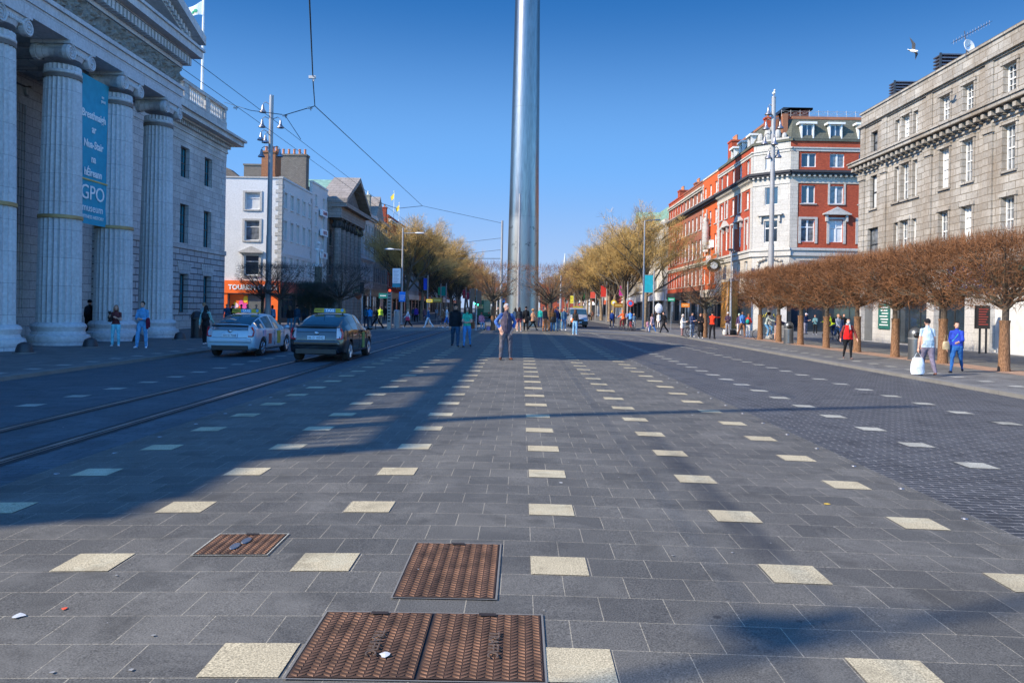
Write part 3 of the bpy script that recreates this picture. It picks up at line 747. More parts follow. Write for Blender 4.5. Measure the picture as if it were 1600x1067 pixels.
# steps / paving under the portico
m = MB(); m.box(-23.0, -17.15, E0 - .4, E1 + .4, -.6, -.135); m.build('portico_floor', granite, G)
# banner between two columns
B = thing('museum_banner', (-18.4, 33.15, 4.9), 'tall blue museum banner hanging between two granite columns', 'banner')
blue = plain('banner_blue', (.03, .32, .46), .8, var=.1, bmp=.1); white_t = plain('white_print', (.85, .86, .86), .6, var=.02)
bm_ = MB(); nu, nv = 20, 40; vs = []; fs = []
BY0, BY1, BZ0, BZ1 = 31.82, 34.5, 4.88, 11.1
for j in range(nv + 1):
    for i in range(nu + 1):
        y = BY0 + (BY1 - BY0) * i / nu; z = BZ0 + (BZ1 - BZ0) * j / nv
        vs.append((-18.4 + .015 * math.sin(y * 3 + z) + .012 * math.sin(z * 4.1), y, z))
for j in range(nv):
    for i in range(nu): fs.append((j * (nu + 1) + i, j * (nu + 1) + i + 1, (j + 1) * (nu + 1) + i + 1, (j + 1) * (nu + 1) + i))
bm_.add(vs, fs); bm_.build('cloth', blue, B)
def signtext(parent, s, size, x, y, z, th, mat, name='lettering', sx=1., depth=.015, align='CENTER', bold=0.):
    t = text_mb(s, size, depth, align, sx, bold); t.xf(frame_mat(x, y, z, th)); return t.build(name, mat, parent)
for s, z, sz in (('Breathnaigh', 9.35, .54), ('ar', 8.78, .54), ('Nua-Stair', 8.12, .54), ('na', 7.52, .54), ('hÉireann', 6.95 - .03, .54)):
    signtext(B, s, sz * .84, -18.36, 33.34, z, TH['L'], white_t, sx=.86, bold=.008)
signtext(B, 'an', .2, -18.36, 34.0, 10.42, TH['L'], white_t); signtext(B, 'post', .2, -18.36, 34.05, 10.24, TH['L'], white_t)
signtext(B, 'GPO', .86, -18.36, 33.34, 5.93, TH['L'], white_t, sx=1.05)
signtext(B, 'museum', .46, -18.36, 33.34, 5.42, TH['L'], white_t, sx=1.05); signtext(B, 'WITNESS HISTORY', .2, -18.36, 33.34, 5.12, TH['L'], white_t, sx=1.05)
m = MB(); m.box(-18.375, -18.35, BY0, BY1, 6.72, 6.78); m.build('gold_line', plain('gold_line', (.6, .42, .14), .6), B)
# lantern on the pilaster
l = thing('wall_lantern', (-22.3, 33.2, 5.2), 'black framed glass lantern bracketed off the portico wall', 'lantern')
m = MB()
for a in (-1, 1):
    for b in (-1, 1): m.tube([(-22.0 + a * .16, 33.2 + b * .16, 5.25), (-22.0 + a * .2, 33.2 + b * .2, 6.1)], .02, n=5)
m.box(-22.25, -21.75, 32.95, 33.45, 6.1, 6.2); m.lathe([(.3, 0), (.12, .2), (.02, .3)], -22.0, 33.2, 6.2, n=8); m.box(-22.2, -21.8, 33.0, 33.4, 5.15, 5.25); m.lathe([(.02, 0), (.15, .2)], -22, 33.2, 4.95, n=8); m.box(-23.1, -22.2, 33.17, 33.23, 6.12, 6.18)
m.build('frame', black, l); m = MB(); m.lathe([(.2, 0), (.26, .8)], -22, 33.2, 5.27, n=4); m.build('glass', plain('lantern_glass', (.08, .2, .19), .1), l)
# flagpoles on the roof
def flagpole(x, y, z0, z1, label, flag=None, r=.12, group='rooftop flagpoles'):
    p = thing('flagpole', (x, y, z0), label, 'flagpole', group)
    m = MB(); m.tube([(x, y, z0), (x, y, z1)], [r, r * .6], n=10); m.ball((x, y, z1 + .08), .11); m.build('pole', frame_w, p); m = MB(); m.box(x - .2, x + .2, y - .2, y + .2, z0 - 1.2, z0 + .25); m.build('base', granite, p)
    return p
flagpole(-24, 58.1, 16.2, 25.0, 'white flagpole at the north end of the post office roof, white flag near its top')
flagpole(-24, 0.6, 15.6, 24.4, 'white flagpole at the south end of the post office roof', r=.2)
fl = MB(); vs = []; fs = []
for j in range(9):
    for i in range(13):
        u = i / 12.; v = j / 8.
        vs.append((-24 - 1.5 * u, 58.1 - .1 * math.sin(u * 7) * u - .3 * u, 24.1 - (1 - v) * (1.1 * (1 - u * .75)) - .9 * u * (1) + .05 * math.sin(u * 9 + v)))
for j in range(8):
    for i in range(12): fs.append((j * 13 + i, j * 13 + i + 1, (j + 1) * 13 + i + 1, (j + 1) * 13 + i))
fl.add(vs, fs); f_o = fl.build('flag', plain('white_flag', (.8, .8, .8), .8, var=.03))
f_o.location = (0, 0, 0); tag(f_o, 'drooping white flag with a small green emblem on the rooftop pole', 'flag')
m = MB(); m.ball((-24.5, 57.87, 23.25), .16, .03, .14); m.ball((-24.68, 57.84, 23.1), .1, .03, .12); m.build('emblem', plain('green_emblem', (.05, .35, .18), .8), f_o)
# dome bollards in front of the columns
bd = None
for i, (px, py, lb) in enumerate(((38, 552, 'dark metal dome bollard left of the second visible column'), (141, 543, 'dark metal dome bollard between the column bases, behind the dog carrier'), (217, 535, 'dark metal dome bollard half hidden by the man in the blue tracksuit'), (281, 531, 'dark metal dome bollard right of the last column'))):
    X, Y, Z = gp(px, py)
    if bd is None:
        bd = thing('dome_bollard', (X, Y, Z), lb, 'bollard', 'dome bollards along the portico'); o = bd
        m = MB(); m.lathe([(.27, 0), (.27, .05), (.25, .16), (.2, .3), (.1, .36), (.01, .38)], n=20); m.build('dome', plain('bollard_iron', (.03, .032, .038), .5), bd, smooth=True, world=False)
        m = MB(); m.lathe([(.34, 0), (.34, .03), (.3, .04)], n=20); m.build('base_ring', kerb_m, bd, world=False)
    else: o = copy_tree(bd); o.location = (X, Y, Z); o['label'] = lb
# ---------------------------------------------------------------- generic street building
def building(name, label, side, X, Y0, Y1, ztop, wm, floors, n, ww, style='sash', fm=None, pm=None, depth=14, ground=None, cornices=(), quoin=None, side_face=None, inset=0., parapet=None, roof=None, surround=None, cat='building', sill_m=None, group=None):
    """floors: [(z, h)]; ground: (fascia z0, z1, fascia mat, front mat); cornices: [(z0, z1, proj, mat)]"""
    s = 1 if side == 'L' else -1
    r = thing(name, (X - s * depth / 2, (Y0 + Y1) / 2, gz(X)), label, cat, group)
    g0 = gz(X)
    L = Y1 - Y0; w = Wall(r, TH[side], (X, Y0 if side == 'L' else Y1), L)
    sl = []
    for (z, h) in floors:
        for i in range(n):
            u = L * (i + .5) / n; w.win(u, z, ww, h, style, fm, pm); sl.append((u, z, ww))
    zg = g0
    if ground:
        fz0, fz1, fmm, gm = ground[:4]; k = max(1, int(L / 4.2)); zg = fz0
        for i in range(k):
            a = L * i / k; b = L * (i + 1) / k
            w.win((a + b) / 2, g0 + .35, (b - a) - .7, fz0 - g0 - .45, 'shop', gm, glass, .25, name='shop_window')
        w.build(g0 - .1, fz0, gm, 'shop_front', .4)
        w.trim('fascia', [(.1, L - .1, 0, .18, fz0 + .02, fz1)], fmm)
    w.build(zg, ztop, wm)
    if sill_m or True: w.sills(sl, sill_m or band_stone)
    for ci, (a, b, p, cm) in enumerate(cornices): w.trim('cornice', [(-.02, L + .02, 0, p, a, b), (-.02, L + .02, 0, p * .55, a - .22, a)], cm)
    if surround:
        it = []
        for (z, h) in floors:
            for i in range(n):
                u = L * (i + .5) / n; it += [(u - ww / 2 - .16, u - ww / 2 - .01, 0, .05, z, z + h), (u + ww / 2 + .01, u + ww / 2 + .16, 0, .05, z, z + h), (u - ww / 2 - .2, u + ww / 2 + .2, 0, .08, z + h + .01, z + h + .22)]
        w.trim('window_surrounds', it, surround)
    if quoin:
        it = []; k = 0; z = zg + .2
        while z < ztop - .6:
            e = .32 if k % 2 else .55
            it += [(0, e, 0, .04, z, z + .36), (L - e, L, 0, .04, z, z + .36)]; z += .4; k += 1
        w.trim('quoins', it, quoin)
    if parapet: w.trim('parapet_coping', [(-.02, L + .02, -.35, .08, ztop + .003, ztop + .2)], parapet)
    x0, x1 = sorted((X - s * depth, X - s * .44))
    core(r, x0, x1, Y0 + .01 + inset, Y1 - .01, g0 - .4, ztop - .6, side_face or wm, 'side_wall')
    x0, x1 = sorted((X - s * depth, X - s * .31))
    if roof:
        m = MB(); rh, rm = roof; ym = 0
        m.prism([(Y0 + .3, ztop - .6), (Y1 - .3, ztop - .6), (Y1 - .3 - rh * .5, ztop + rh), (Y0 + .3 + rh * .5, ztop + rh)], 'x', x0 + .5, x1 - .5)
        m.build('roof', rm, r)
    else: 
        m = MB(); m.box(x0 + .2, x1 - .2, Y0 + .2, Y1 - .2, ztop - .62, ztop - .4); m.build('roof', slate, r)
    return r, w
def chimney(root, x0, x1, y0, y1, z0, z1, mat, pots=5, axis='x', pot_m=None):
    m = MB(); m.box(x0, x1, y0, y1, z0, z1); m.box(x0 - .08, x1 + .08, y0 - .08, y1 + .08, z1, z1 + .18)
    c = m.build('chimney', mat, root); p = MB()
    for i in range(pots):
        t = (i + .5) / pots
        x = x0 + (x1 - x0) * t if axis == 'x' else (x0 + x1) / 2; y = (y0 + y1) / 2 if axis == 'x' else y0 + (y1 - y0) * t
        p.lathe([(.15, 0), (.13, .1), (.12, .5), (.15, .55), (.14, .6)], x, y, z1 + .18, n=8)
    p.build('chimney_pots', pot_m or terracotta, c); return c
orange_paint = plain('orange_shop_paint', (.85, .14, .015), .5, var=.06)
white_plastic = plain('white_sign', (.8, .8, .8), .4, var=.04)
# --- white corner building beyond the side street
A, wA = building('white_hotel', 'white painted four storey corner building with orange shop at street level', 'L', -22.5, 73, 83.4, 13.35, white_render,
                 [(4.5, 1.75), (7.75, 1.75), (10.75, 1.4)], 5, .8, 'sash', depth=14, inset=.33, ground=(2.75, 3.75, plain('red_side_fascia', (.45, .07, .05), .5), dark_shop), cornices=[(6.35, 6.5, .12, white_render)], sill_m=white_render, surround=white_render, quoin=white_stone, parapet=white_render)
w = Wall(A, TH['S'], (-36.5, 73.0), 14.0)
for (z, h) in ((10.45, 1.55), (7.55, 1.85), (4.3, 1.9)): w.win(36.5 - 25.25, z, 1.35, h, 'top', frame_w, glass if z < 10 else blind, .15)
w.holes.append((3., 13.3, gz(-22), 2.55))
w.build(gz(-22) - .2, 13.35, white_render, 'south_wall', .3, .02)
it = []
for (z, h) in ((10.45, 1.55), (7.55, 1.85), (4.3, 1.9)):
    u = 36.5 - 25.25; it += [(u - .9, u - .69, .02, .09, z - .15, z + h + .18), (u + .69, u + .9, .02, .09, z - .15, z + h + .18), (u - .69, u + .69, .02, .09, z + h + .01, z + h + .18), (u - .69, u + .69, .02, .12, z - .15, z - .01)]
it += [(13.4, 14.03, .02, .06, 4.0 + k * .8, 4.36 + k * .8) for k in range(12)] + [(13.65, 14.03, .02, .06, 4.4 + k * .8, 4.76 + k * .8) for k in range(12)]
w.trim('window_surrounds', it, white_stone)
m = MB(); w.pediment(m, 36.5 - 25.25, 6.5, 2.2, .5, .3); m.build('window_pediment', white_stone, A)
w.trim('parapet_coping', [(0, 14.1, -.3, .1, 13.36, 13.5)], white_stone)
w.trim('shop_fascia', [(0, 14.02, .02, .25, 2.6, 3.78)], orange_paint)
w.trim('shop_pier', [(12.6, 14.0, .02, .16, gz(-22), 2.6), (8.0, 9.1, .02, .16, gz(-22), 2.6)], orange_paint)
w.trim('shop_glazing', [(9.1, 12.6, -.25, -.2, gz(-22), 2.55), (3., 8., -.25, -.2, gz(-22), 2.55), (13., 13.3, -.25, -.2, gz(-22), 2.55)], plain('shop_glass', (.13, .14, .14), .15))
g = w.trim('window_poster', [(9.2, 10.9, -.19, -.17, 1.2, 2.5)], orange_paint)
rp = random.Random(4); pc = [plain('poster_yellow', (.9, .6, .03), .5), plain('poster_pink', (.75, .08, .35), .5), plain('poster_pale', (.85, .6, .65), .5)]
for k in range(3):
    m = MB()
    for j in range(7):
        u = rp.uniform(9.4, 10.8); z = rp.uniform(.7, 2.35) - .25 * k; q = []
        rr = rp.uniform(.1, .25)
        p0 = w.pt(u, -.165 + .004 * (k + 1) + .0005 * j, z); m.add([(p0.x + rr * math.cos(t * .785), p0.y, p0.z + rr * math.sin(t * .785) * 1.4) for t in range(8)], [tuple(range(8))])
    m.build('poster_art', pc[k], g)
signtext(A, 'TOURISM OFFICE', .62, -36.5 + 11.55, 72.72, 2.95, TH['S'], white_plastic, bold=.02, sx=.98)
m = MB(); m.box(-25.6, -25.3, 71.9, 72.7, 3.9, 4.25); m.tube([(-26.2, 73, 3.6), (-25.9, 72.2, 4.0), (-25.6, 72.0, 4.1)], .06, n=6); m.build('floodlight', steel, A)
chimney(A, -24.9, -23.6, 74.2, 76.0, 13.0, 16.0, wall('orange_chimney_brick', (.42, .16, .06), (.34, .12, .05), (.2, .12, .08), .23, .08, .012), 4)
chimney(A, -26.9, -22.9, 82.3, 83.4, 12.9, 17.3, rubble, 7)
chimney(A, -31.5, -26.6, 88., 90., 12.9, 17.2, rubble, 0)
m = MB(); m.prism([(-30, 13.3), (-26.8, 13.3), (-28.6, 14.7), (-30, 15.3)], 'y', 76, 77); m.build('gable', rubble, A)
# --- second white building with hotel signs
A2, _ = building('white_guesthouse', 'narrow white building with small red lettered signs between hotel and temple bank', 'L', -22.5, 83.4, 90.0, 14.7, white_render, [(4.6, 1.7), (7.7, 1.8), (10.2, 1.5), (12.4, 1.2)], 2, .8, 'sash', ground=(2.9, 3.8, dark_shop, dark_shop), sill_m=white_render, parapet=white_render)
maroon = plain('maroon_letters', (.28, .03, .04), .5)
for (z, s, y) in ((11.55, 'GRAND', 87.2), (9.4, 'HOTEL', 87.4), (6.9, 'BAR', 87.4)):
    m = MB(); m.box(-22.3, -22.05, y - 1.2, y + 1.2, z - .08, z + .62); b = m.build('sign_box', white_plastic, A2)
    signtext(b, s, .55, -22.03, y, z + .08, TH['L'], maroon, sx=.95)
# --- temple fronted bank
T, wT = building('temple_bank', 'dark stone bank with giant Corinthian columns and carved pediment', 'L', -22.5, 90.0, 104.2, 14.0, brown_stone, [(1.2, 2.6), (5.2, 2.2), (8.6, 1.9)], 4, 1.3, 'sash', frame_d, glass, depth=20, cornices=[(13.0, 13.3, .9, brown_stone)])
for i in range(6):
    y = 91.3 + i * 2.3; m = MB(); m.lathe([(.62, .2), (.55, .5), (.5, 3.), (.42, 10.6)], -21.6, y, 0, n=16); m.box(-22.3, -20.95, y - .7, y + .7, -.3, .25)
    c = m.build('column', brown_stone, T, smooth=True)
    m = MB(); m.lathe([(.43, 0), (.5, .25), (.62, .8), (.5, .95)], -21.6, y, 10.6, n=8)
    for a in range(8): m.ball((-21.6 + .56 * math.cos(a * .785), y + .56 * math.sin(a * .785), 11.0), .15, .15, .3, n=6, m=4)
    m.box(-22.2, -21, y - .6, y + .6, 11.55, 11.75); m.build('capital', plain('sooty_carving', (.06, .055, .05), .9), c)
m = MB(); m.box(-22.48, -20.9, 90.1, 104.1, 11.75, 13.0); m.box(-22.48, -20.2, 89.9, 104.3, 13.0, 13.45); m.build('entablature', brown_stone, T)
m = MB(); m.prism([(91.0, 13.45), (103.2, 13.45), (97.1, 16.4)], 'x', -22.3, -21.3); m.build('tympanum', plain('carved_tympanum', (.13, .12, .11), .9, var=.5, sc=4, bmp=1.), T)
m = MB()
for s in (-1, 1): m.prism([(97.1 + s * 7.3, 13.46), (97.1, 16.9), (97.1, 17.5), (97.1 + s * 7.3, 13.95)], 'x', -23.5, -20.2)
m.build('raking_cornice', brown_stone, T)
m = MB(); m.prism([(90.2, 13.5), (104., 13.5), (97.1, 17.2)], 'x', -38, -23.5); m.build('roof', copper, T)
chimney(T, -30, -28.6, 101.5, 102.4, 13, 18.2, rubble, 2)
# --- light italianate building, gabled brown one, far left row
C_, _ = building('pale_stone_building', 'pale stone fronted building with paired windows beside temple bank', 'L', -22.5, 104.2, 118.4, 14.9, pale_stone, [(5.2, 2.6), (8.9, 2.3), (12.1, 1.2)], 6, .85, 'sash', ground=(3.2, 4.1, dark_shop, dark_shop), cornices=[(14.4, 14.85, .7, pale_stone), (8.2, 8.5, .35, pale_stone)], surround=pale_stone)
D_, _ = building('brown_gabled_building', 'dark brown stone building with steep gable and row of white chimney pots', 'L', -22.5, 118.4, 131, 15.2, brown_stone, [(5.2, 2.3), (8.9, 2.3), (12.1, 1.6)], 7, .8, 'sash', frame_d, glass, ground=(3.2, 4.1, dark_shop, dark_shop), cornices=[(14.6, 15.1, .5, brown_stone)])
m = MB(); m.prism([(119.5, 15.2), (126.5, 15.2), (123.0, 18.8)], 'x', -26, -22.4); m.build('gable', brown_stone, D_)
chimney(D_, -29.5, -23.4, 119.2, 120.4, 14.5, 18.4, plain('rendered_chimney', (.3, .27, .2), .9), 9, pot_m=frame_w)
mats_far = [red_brick, pale_stone, brown_brick, cream, portland, brown_brick, white_render, pale_stone, red_brick, cream, brown_stone, pale_stone]
rnd = random.Random(11)
y = 131.; k = 0
names_l = ['red brick building with tall chimneys behind the left trees', 'pale building second beyond the gabled brown one', 'brown brick building behind the left row of trees', 'cream building far along the left side', 'grey building far along the left side', 'brown brick building further along the left side', 'white rendered building far behind the left trees', 'pale building near the far end of the left side']
while k < 8:
    L = rnd.uniform(16, 24); zt = [17.0, 14.5, 15.5, 14.8, 16, 14, 15.2, 14.6][k]
    b, _ = building('street_building', names_l[k], 'L', -22.5, y, y + L, zt, mats_far[k], [(4.9, 2.0), (8.1, 2.0), (11.3, 1.7)], int(L / 2.7), 1.0, 'sash', ground=(3.1, 4.0, [dark_shop, frame_w, orange_paint, black][k % 4], dark_shop), cornices=[(zt - 1.0, zt - .7, .5, cream)], group='buildings beyond the trees on the left')
    chimney(b, -30, -26, y + .3, y + 1.5, zt - .6, zt + 2.4, mats_far[k], 5)
    if k == 0: chimney(b, -29, -24.5, y + 9, y + 10.2, zt - .6, zt + 2.2, red_brick, 6)
    y += L; k += 1
for (px, yt, zz, c) in ((616, 300, 141, (.6, .45, .03)), (624, 318, 141, (.7, .5, .05))):
    p = atY(px, yt, zz); flagpole(p.x, zz, 16.5, p.z, 'thin flagpole with small yellow flag above the red chimneys, ' + ('taller and left' if px == 616 else 'shorter and right'), r=.06, group='flagpoles above the far left roofs')
    f = MB(); vs = [(p.x, zz, p.z - .2), (p.x - .7, zz + .2, p.z - .9), (p.x - .5, zz + .25, p.z - 1.6), (p.x, zz, p.z - 1.1)]
    f.add(vs + [(a, b + .03, c_) for a, b, c_ in vs], [(0, 1, 2, 3), (7, 6, 5, 4), (0, 4, 5, 1), (1, 5, 6, 2), (2, 6, 7, 3), (3, 7, 4, 0)]); tag(f.build('flag', plain('yellow_flag_%d' % px, c, .8)), 'small yellow flag on the ' + ('taller left' if px == 616 else 'shorter right') + ' far rooftop pole', 'flag', 'yellow flags far left')
# ---------------------------------------------------------------- right side: long grey stone building
g0 = gz(22.7)
S = thing('grey_stone_building', (29, 36, g0), 'long weathered grey ashlar building with bracketed cornice, behind the clipped trees', 'building')
SY0, SY1 = 17.0, 52.6
w = Wall(S, TH['R'], (22.7, SY1), SY1 - SY0)
U = lambda y: SY1 - y
cols = [50.6, 47.5, 46.4, 45.3, 42.1, 39.9, 36.5, 33.6, 31.3, 27.9, 26.8, 25.7, 21.5]
tri = (47.5, 45.3, 27.9, 25.7)
for y in cols:
    wd = .55 if y in tri else .95
    end = y == 50.6
    fm, pm = (frame_d, glass) if end else (frame_w, glass)
    st = 'sash' if y in tri or end else 'sash6'
    w.win(U(y), 12.15, wd, 1.35, st, fm, pm, .22); w.win(U(y), 8.5, wd, 2.15, st, fm, pm, .22); w.win(U(y), 5.15, wd if not end else 1.5, 2.1, st, fm, pm, .22)
# ground floor openings
go = [(51.2, 1.75, 2.9, 'shutter_dark'), (45.6, 3.9, 3.1, 'glass'), (41.4, 3.0, 3.1, 'glass'), (36.3, 2.9, 3.0, 'shutter'), (32, 3.4, 3.0, 'glass'), (26.8, 3.4, 3.0, 'glass')]
for (y, wd, h, kind) in go:
    if kind == 'glass': w.win(U(y), g0 + .05, wd, h, 'shop', frame_d, glass, .3, name='shop_window')
    else: w.holes.append((U(y) - wd / 2, U(y) + wd / 2, g0 + .02, g0 + .02 + h))
w.build(g0 - .2, 4.2, pale_stone, 'ground_floor_wall', .45, .03); w.build(4.2, 15.0, grey_stone, 'wall', .35)
for (y, wd, h, kind) in go:
    if kind == 'glass': continue
    m = MB(); z = g0 + .02
    while z < g0 + h: w.bx(m, U(y) - wd / 2, U(y) + wd / 2, -.25, -.22, z, z + .055); w.bx(m, U(y) - wd / 2, U(y) + wd / 2, -.25, -.235, z + .055, z + .075); z += .075
    m.build('roller_shutter', frame_w if kind == 'shutter' else plain('grey_shutter', (.13, .14, .15), .5), S)
it = []
for y in cols:
    if y in tri: continue
    wd = .95
    for (z, h) in ((12.15, 1.35), (8.5, 2.15), (5.15, 2.1)):
        if y == 50.6: continue
        u = U(y); it += [(u - wd / 2 - .17, u - wd / 2 - .01, 0, .05, z - .05, z + h), (u + wd / 2 + .01, u + wd / 2 + .17, 0, .05, z - .05, z + h), (u - wd / 2 - .22, u + wd / 2 + .22, 0, .1, z + h + .02, z + h + .2)]
w.trim('window_surrounds', it, grey_stone)
w.sills([(U(y), z - .01, 1.0) for y in cols for z in (12.15, 8.5, 5.15)], grey_stone)
it = []; caps = []
for y in (52.2, 49.1, 43.7, 38.1, 29.6, 24.0):
    it += [(U(y) - .38, U(y) + .38, 0, .09, 4.6, 11.0), (U(y) - .33, U(y) + .33, 0, .07, 12.1, 14.0)]; caps += [(U(y) - .45, U(y) + .45, 0, .17, 10.55, 10.95)]
w.trim('pilasters', it, grey_stone); w.trim('pilaster_capitals', caps, grey_stone)
L = SY1 - SY0
w.trim('band_course', [(-.05, L, 0, .12, 4.2, 4.6), (-.05, L, 0, .1, 11.0, 11.15)], grey_stone)
w.trim('cornice', [(-.5, L, 0, .3, 11.42, 11.5), (-.55, L, 0, .62, 11.5, 11.72), (-.6, L, 0, .7, 11.72, 11.8)], grey_stone)
w.dentils('cornice_brackets', -.3, L, .62, .26, 0, .5, 11.2, 11.42, grey_stone)
w.trim('parapet_moulding', [(-.1, L, 0, .1, 14.0, 14.1), (-.12, L, 0, .22, 14.1, 14.28), (-.1, L, -.35, .08, 15.003, 15.14)], grey_stone)
core(S, 23.2, 38, SY0 + .02, SY1 - .02, g0 - .4, 14.4, grey_stone, 'side_wall')
ww = Wall(S, TH['S'], (22.705, SY1 - .0), .1)
m = MB(); w.bx(m, U(48.9), U(44.1), 0, .2, 3.15, 3.95); fa = m.build('fascia', dark_shop, S)
m = MB(); w.bx(m, U(40.9), U(37.7), .03, .4, 3.0, 4.15); bs = m.build('sign_panel', plain('blue_sign', (.03, .17, .45), .4), S)
for k in range(5):
    m = MB(); w.bx(m, U(40.7), U(38.0 + .2 * (k % 3)), .4, .41, 3.15 + k * .19, 3.2 + k * .19); m.build('sign_line', white_plastic, bs)
m = MB(); w.bx(m, U(37.6), U(34.8), .03, .3, 3.2, 4.1); m.build('green_fascia', plain('green_fascia', (.02, .09, .07), .4), S)
# small attached items
def boxsign(root, w, y0, y1, z0, z1, d0, d1, mat, name='sign_board'):
    m = MB(); w.bx(m, U(y1), U(y0), d0, d1, z0, z1); return m.build(name, mat, root)
gb = boxsign(S, w, 47.9, 49.4, .75, 2.3, .035, .10, plain('green_notice', (.02, .12, .10), .5), 'notice_board')
for k in range(7): boxsign(gb, w, 48.05 + .1 * (k % 2), 49.2 - .15 * (k % 3), 2.05 - k * .18, 2.11 - k * .18, .1, .108, white_plastic, 'notice_line').data.transform(Matrix.Identity(4))
aerial_m = plain('aerial_metal', (.12, .12, .14), .4, .6)
ab = thing('tv_aerial', (24.0, 40.2, 15.0), 'tall television aerial with many rods on the grey building roof', 'aerial')
m = MB(); a = atY(1513, 80, 40.2); b = atY(1507, 52, 40.2)
m.tube([(a.x, a.y, 14.8), (b.x, b.y, b.z + .1)], .025, n=5); e0 = atY(1490, 66, 40.2); e1 = atY(1546, 36, 40.2)
m.tube([e0, e1], .018, n=5)
for k in range(14):
    p = e0.lerp(e1, k / 13.); m.tube([(p.x, p.y - .25, p.z), (p.x, p.y + .25, p.z)], .009, n=4)
    m.tube([(p.x, p.y, p.z - .12), (p.x, p.y, p.z + .12)], .008, n=4)
m.build('rods', aerial_m, ab)
sd = thing('satellite_dish', tuple(atY(1511, 74, 40)), 'small pale satellite dish at the parapet beside the aerial', 'satellite dish')
m = MB(); c = atY(1511, 74, 40); m.lathe([(.05, 0), (.25, .05), (.36, .13), (.35, .15), (.02, .03)], 0, 0, 0, n=18); m.xf(Matrix.Translation(c) @ Matrix.Rotation(R(80), 4, 'X') @ Matrix.Rotation(R(20), 4, 'Y')); m.build('dish', frame_w, sd)
m = MB(); m.tube([c, (c.x, c.y + .1, 14.9)], .03, n=6); m.tube([c, (c.x, c.y - .35, c.z)], .012, n=5); m.build('bracket', aerial_m, sd)
for i, (x0, x1, yt, yb, Yd) in enumerate(((1392, 1432, 127, 150, 48.2), (1463, 1506, 84, 108, 43.3))):
    a = atY(x0, yt, Yd); b = atY(x1, yb, Yd)
    lv = thing('rooftop_louvre', (a.x, a.y, 15), 'dark slatted screen on the grey roof, ' + ('smaller left one' if i == 0 else 'taller right one beside the aerial'), 'louvre screen', 'slatted screens on the grey roof')
    m = MB(); n = 7
    for k in range(n): z = 15.0 + (a.z - 15.0) * k / (n - 1); m.box(a.x + .3, b.x + .3, a.y, a.y + .9, z - .05, z + .02)
    m.build('slats', aerial_m, lv); m = MB(); m.box(a.x + .2, a.x + .3, a.y - .02, a.y + .06, 14.6, a.z + .05); m.box(b.x + .3, b.x + .4, a.y - .02, a.y + .06, 14.6, a.z + .05); m.build('posts', frame_d, lv)
ch = thing('chimney_pot_group', (24.5, 38.4, 15), 'clay chimney pots standing behind the grey parapet', 'chimney'); m = MB()
for k in range(3): m.lathe([(.17, 0), (.15, .1), (.13, .6), (.17, .66)], 24.5, 37.6 + k * .45, 15.1, n=10)
m.build('pots', terracotta, ch); m = MB(); m.box(24.2, 24.8, 37.2, 39.0, 14.4, 15.1); m.build('stack', grey_stone, ch)
# ---------------------------------------------------------------- red brick corner building
RB = thing('red_corner_building', (30, 82, g0), 'red brick corner building with white stone canted corner, dormers and green slate mansard', 'building')
SYD = 74.3; CX0, CY1 = 25.4, 77.0
wS = Wall(RB, TH['S'], (CX0, SYD), 14.0)
wcs = [27.15 - CX0, 29.85 - CX0, 32.6 - CX0, 35.3 - CX0, 38. - CX0]
for u in wcs:
    wS.win(u, 15.55, 1.4, 1.32, 'pair'); wS.win(u, 12.1, 1.3, 1.7, 'pair'); wS.win(u, 8.45, 1.3, 2.1, 'cross'); wS.win(u, 4.9, 1.5, 1.75, 'pair', frame_w, glass)
for k in range(3): wS.win(1.9 + 4.1 * k, g0 + .1, 3.2, 3.0, 'shop', frame_d, glass, .3, name='shop_window')
wS.build(g0 - .2, 3.6, dark_shop, 'shop_front', .4, .02); wS.build(3.6, 7.1, band_stone, 'stone_wall', .35, .03); wS.build(7.1, 18.0, red_brick, 'brick_wall', .3)
FL = 90.5
wF = Wall(RB, TH['R'], (22.7, FL), FL - CY1)
LF = FL - CY1; fus = [LF - 2.0, LF - 4.6, LF - 7.4, LF - 10., LF - 12.2]
for u in fus:
    wF.win(u, 15.55, 1.0, 1.4, 'pair'); wF.win(u, 12.05, 1.0, 1.75, 'sash', pm=blind); wF.win(u, 8.45, 1.0, 2.4, 'sash', pm=blind); wF.win(u, 4.9, 1.1, 1.9, 'sash')
for k in range(3): wF.win(2.2 + 4.4 * k, g0 + .1, 3.4, 3.0, 'shop', frame_d, glass, .3, name='shop_window')
wF.build(g0 - .2, 3.6, dark_shop, 'shop_front', .4, .02); wF.build(3.6, 7.1, band_stone, 'stone_wall', .35, .03); wF.build(7.1, 18.0, red_brick, 'brick_wall', .3)
CLn = math.hypot(CX0 - 22.7, CY1 - SYD); thc = math.atan2(SYD - CY1, CX0 - 22.7)
wC = Wall(RB, thc, (22.7, CY1), CLn)
for z, h, st in ((15.55, 1.32, 'pair'), (12.1, 1.7, 'pair'), (8.45, 2.1, 'cross')): wC.win(CLn / 2, z, 1.35, h, st)
wC.holes.append((CLn / 2 - .7, CLn / 2 + .7, g0, 2.7))
wC.build(g0 - .2, 3.6, white_stone, 'corner_ground_wall', .4, .02); wC.build(3.6, 18.0, white_stone, 'corner_wall', .3)
m = MB(); c = wC.pt(CLn / 2, .05, 5.55)      # round window with carved surround
ring = MB(); n = 28
